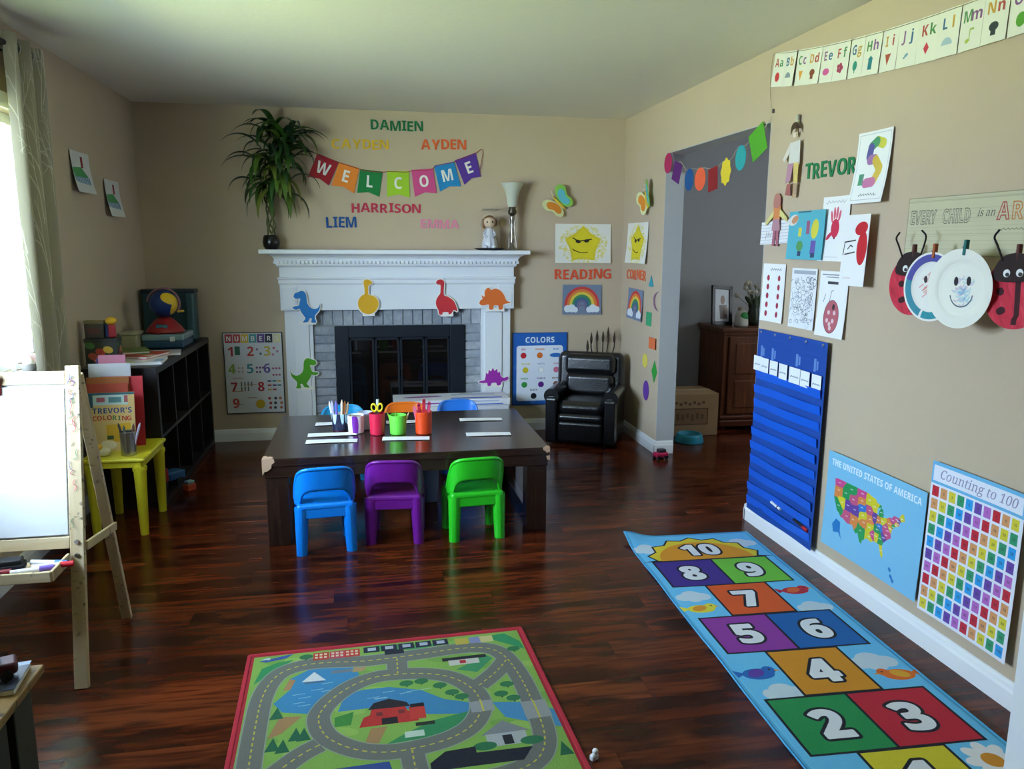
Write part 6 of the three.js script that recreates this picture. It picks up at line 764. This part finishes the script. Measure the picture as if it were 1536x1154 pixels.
// ---------- rugs ----------
function rug(w, d, t, nx, nz, lift) {           // x across, z along, top at t
  const g = sheet(w, d, (u, v) => t + lift(u, v), nx, nz, t); return g.rotateX(-PI / 2);
}
const pile = withRepeat(dataTex(128, 128, (u, v) => { const n = 255 * fbm(u, v, 50, 50, 8, 2); return [n, n, n]; }, false), 8, 8);
{
  const W = 1.01, D = 1.46, K = 1000, px = (a) => a * K, tex = canvasTex(1010, 1460, (g, w, h) => {
    g.fillStyle = '#8cba52'; g.fillRect(0, 0, w, h); const blob = (pts, c) => { g.fillStyle = c; g.beginPath(); pts.forEach(([x, y], i) => i ? g.lineTo(px(x), px(y)) : g.moveTo(px(x), px(y))); g.closePath(); g.fill(); };
    for (let i = 0; i < 50; i++) { g.fillStyle = i % 2 ? '#9cc45c' : '#7fb04c'; g.beginPath(); g.ellipse(hsh(i, 1, 12) * w, hsh(i, 2, 12) * h, 50, 22, 0.3, 0, 7); g.fill(); }
    blob([[.03, .2], [.05, .1], [.1, .07], [.16, .06], [.12, .1], [.07, .16]], '#2f9a5c'); blob([[.036, .048], [.155, .017], [.13, .045], [.06, .06]], '#3a5cb0'); blob([[.04, .04], [.07, .026], [.075, .045]], '#c8d4e4');
    blob([[.15, .19], [.23, .127], [.373, .15], [.385, .22], [.36, .25], [.282, .302], [.228, .414], [.136, .386], [.105, .33], [.154, .258]], '#3c8fc4'); blob([[.37, .13], [.42, .14], [.4, .19], [.36, .19]], '#b89a6a'); blob([[.15, .19], [.13, .26], [.155, .258], [.17, .2]], '#b98a5c'); blob([[.13, .41], [.2, .42], [.14, .5], [.1, .52]], '#b0865a');
    blob([[.31, .42], [.334, .329], [.392, .309], [.48, .31], [.583, .35], [.653, .42], [.74, .46], [.735, .52], [.592, .493], [.509, .436], [.42, .42]], '#3f8cc0'); blob([[.45, .62], [.497, .588], [.6, .53], [.74, .5], [.72, .56], [.6, .61]], '#35925c'); blob([[.3, .45], [.36, .43], [.35, .5], [.3, .5]], '#3f8f3c'); blob([[.41, .53], [.46, .53], [.43, .61], [.39, .6]], '#b0865a');
    blob([[.805, .47], [.9, .49], [.98, .54], [1.0, .56], [1.0, .65], [.9, .6], [.83, .56]], '#4a94c8'); blob([[.227, .70], [.455, .70], [.47, .8], [.24, .82]], '#33509c'); blob([[.72, .25], [.84, .17], [.86, .2], [.79, .28]], '#3f9a68'); blob([[.84, .04], [.94, .03], [.985, .1], [.99, .16], [.9, .08]], '#2f9a62'); blob([[.45, .02], [.72, .06], [.6, .08], [.46, .06]], '#4aa25c');
    g.strokeStyle = 'rgba(190,220,235,.8)'; g.lineWidth = 3; for (let i = 0; i < 16; i++) { const x = i < 9 ? .15 + hsh(i, 1, 3) * .14 : .4 + hsh(i, 1, 3) * .22, y = i < 9 ? .2 + hsh(i, 2, 3) * .17 : .33 + hsh(i, 2, 3) * .06; g.beginPath(); g.moveTo(px(x), px(y)); g.lineTo(px(x + .04), px(y - .003)); g.stroke(); }
    const line = (pts, closed) => { g.beginPath(); const n = pts.length; for (let i = 0; i < n; i++) { const p = pts[i], q = pts[(i + 1) % n]; if (i === 0) closed ? g.moveTo(px((p[0] + pts[n - 1][0]) / 2), px((p[1] + pts[n - 1][1]) / 2)) : g.moveTo(px(p[0]), px(p[1])); if (closed || i < n - 1) g.quadraticCurveTo(px(p[0]), px(p[1]), px((p[0] + q[0]) / 2), px((p[1] + q[1]) / 2)); else g.lineTo(px(p[0]), px(p[1])); } if (closed) g.closePath(); };
    const outer = [[.06, .8], [.059, .635], [.059, .442], [.064, .271], [.099, .153], [.164, .108], [.257, .1], [.398, .125], [.508, .122], [.636, .115], [.73, .106], [.817, .11], [.88, .137], [.915, .209], [.933, .354], [.935, .489], [.938, .613], [.923, .715], [.878, .79], [.78, .83], [.6, .84], [.6, 1.0], [.8, 1.05], [.92, 1.15], [.9, 1.34], [.7, 1.39], [.3, 1.38], [.1, 1.34], [.06, 1.1]], inner = [[.506, .234], [.597, .245], [.689, .283], [.749, .357], [.772, .438], [.762, .515], [.718, .587], [.652, .629], [.586, .648], [.511, .658], [.45, .658], [.38, .638], [.315, .592], [.267, .535], [.246, .447], [.261, .391], [.304, .323], [.371, .263], [.44, .235]];
    const links = [[[.781, .364], [.858, .292], [.909, .218]], [[.256, .579], [.203, .612], [.12, .70], [.06, .76]], [[.521, .13], [.516, .23]], [[.525, .66], [.525, .74], [.54, .85]], [[.3, 1.38], [.35, 1.1], [.6, 1.0]]];
    for (const [wd, c, dash] of [[78, '#9aa69a', 0], [70, '#777974', 0], [5, '#d8c94a', 1]]) { g.strokeStyle = c; g.lineWidth = wd; g.lineJoin = 'round'; g.setLineDash(dash ? [16, 13] : []); line(outer, true); g.stroke(); line(inner, true); g.stroke(); for (const l of links) { line(l, false); g.stroke(); } } g.setLineDash([]);
    g.fillStyle = '#9ea2a4'; g.fillRect(px(.73), px(.455), 76, 60); g.fillRect(px(.895), px(.49), 84, 96); g.fillStyle = '#d8c94a'; g.fillRect(px(.766), px(.455), 6, 60); g.fillRect(px(.935), px(.49), 6, 96);
    const R = (x, y, ww, hh, c) => { g.fillStyle = c; g.fillRect(px(x), px(y), px(ww), px(hh)); };
    // town along the far edge, farm, sailing boat, trees, house
    for (const [x, c] of [[.225, '#c83a30'], [.283, '#c8485a'], [.336, '#cc3c34']]) { R(x, .03, .055, .052, c); for (let i = 0; i < 6; i++) R(x + .006 + (i % 3) * .016, .038 + (i > 2) * .02, .01, .012, '#ecd9b8'); } for (let i = 0; i < 5; i++) { R(.405 + i * .064, .026, .058, .042, '#20263c'); R(.42 + i * .064, .034, .03, .022, '#b8c0d4'); } R(.48, .066, .07, .03, '#1a2034'); for (const [x, c] of [[.745, '#c8b44a'], [.8, '#8a92c8'], [.84, '#d8cc8a']]) R(x, .034, .05, .045, c);
    g.fillStyle = '#e4e6ea'; g.beginPath(); g.moveTo(px(.231), px(.16)); g.lineTo(px(.19), px(.218)); g.lineTo(px(.272), px(.222)); g.fill(); R(.2, .224, .065, .008, '#5a6a7c'); R(.29, .165, .07, .02, '#7a8490');
    blob([[.375, .52], [.39, .47], [.41, .46], [.42, .41], [.47, .39], [.52, .42], [.53, .46], [.56, .47], [.56, .52]], '#c42d2a'); blob([[.405, .43], [.425, .395], [.475, .38], [.53, .41], [.54, .435]], '#241d22'); R(.445, .485, .05, .034, '#1c181c'); R(.535, .44, .05, .07, '#d23a30'); R(.54, .425, .045, .02, '#1c181c'); R(.43, .45, .02, .02, '#7a2a30'); R(.5, .45, .02, .02, '#7a2a30');
    const tree = (x, y, s, c) => { g.fillStyle = '#3a4a2a'; g.fillRect(px(x) - 3, px(y), 6, 22 * s); g.fillStyle = c; g.beginPath(); g.ellipse(px(x), px(y), 24 * s, 17 * s, 0, 0, 7); g.fill(); }; [[.591, .297], [.65, .336], [.685, .386], [.713, .417], [.875, .376], [.844, .429], [.879, .461], [.54, .3], [.95, .15], [.2, .05]].forEach(([x, y]) => tree(x, y, 1, '#2c7a4c'));
    const pine = (x, y, s) => { g.fillStyle = '#1f6a4a'; g.beginPath(); g.moveTo(px(x), px(y) - 46 * s); g.lineTo(px(x) - 22 * s, px(y) + 20 * s); g.lineTo(px(x) + 22 * s, px(y) + 20 * s); g.fill(); }; [[.12, .4], [.118, .562], [.148, .575], [.184, .524], [.208, .529], [.97, .76]].forEach(([x, y]) => pine(x, y, 1));
    blob([[.735, .64], [.815, .575], [.89, .64]], '#8a8e94'); R(.75, .638, .125, .06, '#b8bcc2'); R(.8, .65, .03, .045, '#20242c'); g.fillStyle = '#2a7a50'; for (const x of [.74, .885]) { g.beginPath(); g.ellipse(px(x), px(.69), 36, 20, 0, 0, 7); g.fill(); } blob([[.62, .69], [.71, .685], [.71, .715], [.88, .72], [.84, .775], [.57, .77], [.57, .735]], '#191d2c'); R(.68, .165, .16, .022, '#20242c'); R(.7, .185, .11, .035, '#d4d2ca'); R(.74, .19, .022, .022, '#c02a34'); R(.548, .53, .06, .018, '#24301f'); R(.51, .57, .06, .03, '#cfe0d4');
    // nearer half of the town
    for (let i = 0; i < 24; i++) tree(.12 + hsh(i, 7, 7) * .78, .92 + hsh(i, 8, 7) * .42, 0.9, '#2c7a4c'); blob([[.3, 1.12], [.5, 1.1], [.56, 1.22], [.36, 1.28]], '#3c8fc4'); R(.66, 1.14, .14, .1, '#c83a30'); R(.14, .95, .14, .1, '#5a78b0');
    g.strokeStyle = '#b51f33'; g.lineWidth = 22; g.strokeRect(6, 6, w - 12, h - 12);
  });
  const t = thing('road_map_rug', 'green play rug printed with grey roads, lake and barn', 'rug', [-0.455, 0, -2.725], [0, 0.0384, 0]);
  mesh('pile', rug(W - 0.01, D - 0.01, 0.007, 20, 24, () => 0), mat(0xd6d6d2, 0.95, { map: tex, bumpMap: pile, bumpScale: 0.0012 }), t, [W / 2, 0, D / 2]);
  mesh('binding', merge([rbox(W, 0.009, 0.016, .004, W / 2, 0.005, 0.004), rbox(W, 0.009, 0.016, .004, W / 2, 0.005, D - 0.004), rbox(0.016, 0.009, D, .004, 0.004, 0.005, D / 2), rbox(0.016, 0.009, D, .004, W - 0.004, 0.005, D / 2)]), mat(0xa81d30, 0.9), t);
}
{
  const W = 0.66, D = 2.03, K = 1000, tex = canvasTex(660, 2030, (g, w, h) => {
    g.fillStyle = '#68bdea'; g.fillRect(0, 0, w, h); g.strokeStyle = '#4ea2d2'; g.lineWidth = 14; g.strokeRect(7, 7, w - 14, h - 14);
    const cloud = (x, y, s) => { g.fillStyle = '#c2d2df'; for (const [a, b, r] of [[-50, 10, 36], [0, -8, 50], [50, 8, 38], [0, 22, 40]]) { g.beginPath(); g.ellipse(x + a * s, y + b * s, r * s * 1.1, r * s, 0, 0, 7); g.fill(); } };
    cloud(96, 690, 0.85); cloud(560, 850, 0.85); cloud(540, 1280, 1); cloud(130, 1420, 0.85); cloud(70, 165, 0.9); cloud(560, 140, 0.9); cloud(100, 1890, 0.9);
    // the sun of number ten
    g.lineWidth = 9; g.strokeStyle = '#171a22'; g.fillStyle = '#dcc22c'; g.beginPath(); g.moveTo(40, 312); for (let i = 0; i <= 14; i++) { const a = PI - i * PI / 14, r = i % 2 ? 1 : 0.88; g.lineTo(325 + 285 * r * Math.cos(a), 305 - 262 * r * Math.sin(a)); } g.lineTo(610, 312); g.closePath(); g.fill(); g.stroke(); g.fillStyle = '#d9901c'; g.beginPath(); g.ellipse(325, 312, 230, 205, 0, PI, 0); g.fill();
    const sq = (x, y, ww, hh, c) => { g.fillStyle = c; g.fillRect(x, y, ww, hh); g.lineWidth = 9; g.strokeStyle = '#14161e'; g.strokeRect(x, y, ww, hh); };
    sq(46, 320, 284, 275, '#3f2a86'); sq(330, 320, 276, 275, '#6fbf3c'); sq(192, 597, 276, 280, '#d8571e'); sq(47, 885, 280, 278, '#8a3598'); sq(327, 885, 280, 278, '#1560a8'); sq(190, 1168, 278, 284, '#cf8a1a'); sq(46, 1458, 282, 288, '#1f8a4c'); sq(328, 1458, 284, 288, '#ba1f34'); sq(190, 1750, 278, 240, '#d2c42a');
    const num = (s, x, y, k = 190) => { g.font = `bold ${k}px sans-serif`; g.textAlign = 'center'; g.lineJoin = 'round'; g.lineWidth = 34; g.strokeStyle = '#14161e'; g.strokeText(s, x, y + k * 0.36); g.lineWidth = 12; g.strokeStyle = '#dfe2e6'; g.fillStyle = '#dfe2e6'; g.strokeText(s, x, y + k * 0.36); g.fillText(s, x, y + k * 0.36); };
    num('10', 326, 200, 170); num('8', 186, 458); num('9', 470, 455); num('7', 325, 738); num('5', 186, 1026); num('6', 468, 1024); num('4', 330, 1312); num('2', 190, 1606); num('3', 470, 1604); num('1', 330, 1880);
    const bird = (x, y, c1, c2, f) => { g.save(); g.translate(x, y); g.scale(f, 1); g.fillStyle = c1; g.beginPath(); g.ellipse(0, 6, 58, 34, 0, 0, 7); g.fill(); g.beginPath(); g.arc(46, -14, 24, 0, 7); g.fill(); g.beginPath(); g.moveTo(-46, 0); g.lineTo(-86, -24); g.lineTo(-80, 22); g.fill(); g.fillStyle = c2; g.beginPath(); g.ellipse(-6, 0, 34, 22, -0.5, 0, 7); g.fill(); g.fillStyle = '#e08a2a'; g.beginPath(); g.moveTo(68, -16); g.lineTo(90, -8); g.lineTo(66, -4); g.fill(); g.fillStyle = '#1c1c22'; g.beginPath(); g.arc(50, -18, 4, 0, 7); g.fill(); g.restore(); };
    bird(90, 800, '#d8cc3c', '#d08a24', 1); bird(560, 690, '#b82438', '#d8642c', 1); bird(96, 1300, '#1f64b4', '#5a3a9c', 1); bird(582, 1370, '#dc6a20', '#d8a02c', -1);
    g.fillStyle = '#5aa836'; g.beginPath(); g.ellipse(560, 2030, 150, 150, 0, 0, 7); g.fill(); g.fillStyle = '#e6e6ea'; for (let i = 0; i < 8; i++) { g.save(); g.translate(562, 1836); g.rotate(i * PI / 4); g.beginPath(); g.ellipse(0, -50, 22, 34, 0, 0, 7); g.fill(); g.restore(); } g.fillStyle = '#cf8a24'; g.beginPath(); g.arc(562, 1836, 32, 0, 7); g.fill();
  });
  const t = thing('hopscotch_rug', 'long blue hopscotch rug numbered one to ten', 'rug', [1.913, 0, -3.575], [0, -0.035, 0]);
  const lift = (u, v) => 0.035 * Math.exp(-((u) * (u) / 0.02 + (1 - v) * (1 - v) / 0.0022)) + 0.004 * Math.max(0, Math.sin(v * 19)) * Math.exp(-u * 9);
  mesh('pile', rug(W, D, 0.006, 26, 60, lift), mat(0xffffff, 0.95, { map: tex, bumpMap: pile, bumpScale: 0.001 }), t, [-W / 2, 0, D / 2]);
  mesh('binding', merge([tube(Array.from({ length: 41 }, (_, i) => [-W, 0.004 + lift(0, 1 - i / 40), D * i / 40]), 0.004, 80, 6), tube(Array.from({ length: 21 }, (_, i) => [-W + W * i / 20, 0.004 + lift(i / 20, 1), 0]), 0.004, 40, 6), rbox(0.008, 0.008, D, .003, 0, 0.004, D / 2)]), mat(0x4aa0d0, 0.9), t);
}
{
  const w = thing('toy_piece', 'tiny white toy piece beside the road rug edge', 'toy', [0.612, 0, -1.955], [0, 0.5, 0]); mesh('body', rbox(0.026, 0.02, 0.018, .006, 0, 0.01, 0), mat(0xdadada, 0.5), w); mesh('knob', ball(0.009, 0.004, 0.026, 0, 12), mat(0xe6e6e6, 0.5), w);
}
// ---------- next room seen through the doorway ----------
{
  const wood = mat(0xffffff, 0.4, { map: cabWood }), light = mat(0xd9a878, 0.45, { map: cabWood }), t = thing('wooden_cabinet', 'dark brown wooden cabinet with panelled doors in the next room', 'cabinet'), x0 = 2.79, x1 = 3.9, z0 = -6.22, z1 = -5.76;
  mesh('carcass', uvm(bx(x0, x1, 0.05, 0.8, z0, z1, .004), 'y', 1.5), wood, t); mesh('top', uvm(merge([bx(x0 - 0.03, x1 + 0.03, 0.8, 0.835, z0, z1 + 0.035, .01), bx(x0 - 0.012, x1 + 0.012, 0.775, 0.802, z0, z1 + 0.016, .008)]), 'x', 1.5), wood, t);
  mesh('plinth', uvm(merge([bx(x0 - 0.02, x1 + 0.02, 0.03, 0.085, z0, z1 + 0.028, .012), bx(x0 - 0.01, x1, 0.085, 0.12, z0, z1 + 0.015, .012)]), 'x', 1.5), light, t); for (const x of [x0 + 0.03, x1 - 0.05]) for (const z of [z1 - 0.03, z0 + 0.05]) mesh('foot', lathe([[0.001, 0], [0.024, 0], [0.034, 0.018], [0.024, 0.034], [0.001, 0.034]], 18), wood, t, [x, 0, z]);
  for (let i = 0; i < 3; i++) { const a = x0 + 0.045 + i * 0.345, d = mesh('door', uvm(bx(a, a + 0.33, 0.135, 0.76, z1, z1 + 0.018, .005), 'y', 1.5, i * .3), wood, t); mesh('panel', uvm(bx(a + 0.055, a + 0.275, 0.46, 0.71, z1 + 0.014, z1 + 0.027, .008), 'y', 1.5), wood, d); mesh('panel', uvm(bx(a + 0.055, a + 0.275, 0.185, 0.41, z1 + 0.014, z1 + 0.027, .008), 'y', 1.5), wood, d); mesh('knob', ball(0.012, a + (i === 1 ? 0.02 : 0.31), 0.44, z1 + 0.034, 14), mat(0x3a2a18, 0.3, { metalness: 0.6 }), d); }
  const Y = 0.835, ph = T(128, 180, (g, w, h) => { g.fillStyle = '#c8d0d6'; g.fillRect(0, 0, w, h); g.fillStyle = '#8a6a54'; g.beginPath(); g.ellipse(70, 60, 18, 24, 0, 0, 7); g.fill(); g.fillStyle = '#6a5a54'; g.beginPath(); g.moveTo(40, 90); g.lineTo(104, 86); g.lineTo(110, 160); g.lineTo(50, 164); g.fill(); g.fillStyle = '#b09a84'; g.fillRect(90, 96, 20, 40); });
  const f = thing('photo_frame', 'black photo frame leaning on the brown cabinet', 'photo frame', [2.83, Y + 0.008, -5.9], [-0.16, 0.22, -0.04]); mesh('frame', merge([rbox(0.2, 0.03, 0.02, .003, 0, 0.015, 0), rbox(0.2, 0.03, 0.02, .003, 0, 0.305, 0), rbox(0.03, 0.32, 0.02, .003, -0.085, 0.16, 0), rbox(0.03, 0.32, 0.02, .003, 0.085, 0.16, 0)]), mat(0x0e0e10, 0.4), f); mesh('photo', sheet(0.15, 0.27, () => 0, 1, 1, 0.002), mat(0xffffff, 0.4, { map: ph }), f, [0, 0.16, 0.001]); mesh('stand', rbox(0.04, 0.24, 0.005, .002), M.black, f, [0, 0.12, -0.06], [0.42, 0, 0]);
  const fg = thing('figurine_vase', 'white ornament with green tree motif on the brown cabinet', 'ornament', [2.97, Y, -5.84]); mesh('body', lathe([[0.001, 0], [0.05, 0], [0.056, 0.02], [0.05, 0.08], [0.038, 0.12], [0.02, 0.135], [0.001, 0.136]], 28), mat(0xc9c6bc, 0.35), fg); mesh('tree_motif', new THREE.SphereGeometry(0.034, 18, 12).scale(1, 1.05, 0.5), mat(0x1f8a3c, 0.5), fg, [0.006, 0.085, 0.036]); mesh('lid', ball(0.02, -0.014, 0.142, 0, 14), mat(0x9a8a74, 0.4), fg);
  const fl = thing('dried_flowers', 'pale dried flowers in a dark vase on the brown cabinet', 'flowers', [3.12, Y, -5.93]); mesh('vase', lathe([[0.001, 0], [0.045, 0], [0.06, 0.05], [0.04, 0.13], [0.048, 0.17], [0.042, 0.17], [0.034, 0.13], [0.001, 0.01]], 24), mat(0x2c3424, 0.4), fl);
  const sm = mat(0x55603c, 0.8), bm = mat(0xcfc8b4, 0.85); for (let i = 0; i < 18; i++) { const a = i * 2.4, r = 0.05 + 0.11 * hsh(i, 1, 5), h = 0.24 + 0.13 * hsh(i, 2, 5), x = r * Math.cos(a), z = r * Math.sin(a) * 0.7; const s = mesh('stem', tube([[0, 0.14, 0], [x * 0.5, h * 0.75, z * 0.5], [x, h, z]], 0.0022, 12, 5), sm, fl); mesh('blossom', ball(0.014 + 0.008 * hsh(i, 3, 5), x, h, z, 8), bm, s); } for (let i = 0; i < 14; i++) { const a = i * 2.2 + 0.4; mesh('leaf', new THREE.SphereGeometry(0.03, 10, 8).scale(0.35, 1.5, 0.12).rotateZ(-Math.cos(a) * 0.7).translate(Math.cos(a) * 0.055, 0.2, Math.sin(a) * 0.04), mat(0x3c4c2c, 0.7), fl); }
  const cbT = T(256, 220, (g, w, h) => { g.fillStyle = '#a88a66'; g.fillRect(0, 0, w, h); g.fillStyle = '#8a6c4c'; g.fillRect(10, 74, 190, 84); g.strokeStyle = '#5a4330'; g.lineWidth = 5; g.strokeRect(10, 74, 190, 84); g.lineWidth = 9; g.fillStyle = '#6a4f38'; for (let i = 0; i < 6; i++) g.fillRect(34 + i * 26, 98 + (i % 2) * 6, 14, 36 - (i % 3) * 5); g.fillStyle = '#6a5038'; for (let i = 0; i < 7; i++) g.fillRect(24 + i * 24, 34 + (i % 2) * 8, 15, 14); });
  const cb = thing('cardboard_box', 'brown cardboard box on the floor beside the cabinet', 'box', [2.5, 0, -5.79]); mesh('carton', rbox(0.4, 0.33, 0.36, .004, 0, 0.165, 0), mat(0xffffff, 0.9, { map: cbT }), cb); for (const s of [-1, 1]) mesh('flap', box(0.4, 0.004, 0.17, 0, 0.334, s * 0.088), mat(0xb0926c, 0.9), cb, [0, 0.002, 0], [s * 0.02, 0, 0]); mesh('tape', box(0.4, 0.002, 0.05, 0, 0.338, 0), mat(0xc8b48e, 0.4), cb);
  const bw = thing('pet_bowl', 'turquoise plastic pet bowl on the floor by the doorway', 'bowl', [2.395, 0, -5.45]); mesh('bowl', lathe([[0.001, 0], [0.105, 0], [0.11, 0.006], [0.1, 0.05], [0.09, 0.066], [0.076, 0.066], [0.066, 0.03], [0.001, 0.022]], 36), mat(0x1f93b0, 0.4), bw); mesh('food', cyl(0.064, 0.064, 0.012, 0, 0.032, 0), mat(0x2c3a34, 0.95), bw);
  const pk = thing('pink_toy_car', 'small pink toy car on the floor at the doorway corner', 'toy', [2.0, 0, -5.02], [0, 0.2, 0]); mesh('chassis', rbox(0.1, 0.035, 0.06, .014, 0, 0.032, 0), mat(0xc81f56, 0.4), pk); mesh('cabin', rbox(0.06, 0.028, 0.05, .012, 0.005, 0.058, 0), mat(0x2c2a34, 0.3), pk); for (const [x, z] of [[-0.03, -1], [-0.03, 1], [0.03, -1], [0.03, 1]]) mesh('wheel', cyl(0.014, 0.014, 0.012, 0, 0, 0, 14).rotateX(PI / 2), M.black, pk, [x, 0.014, z * 0.027]);
}
renderer.render(scene, camera);
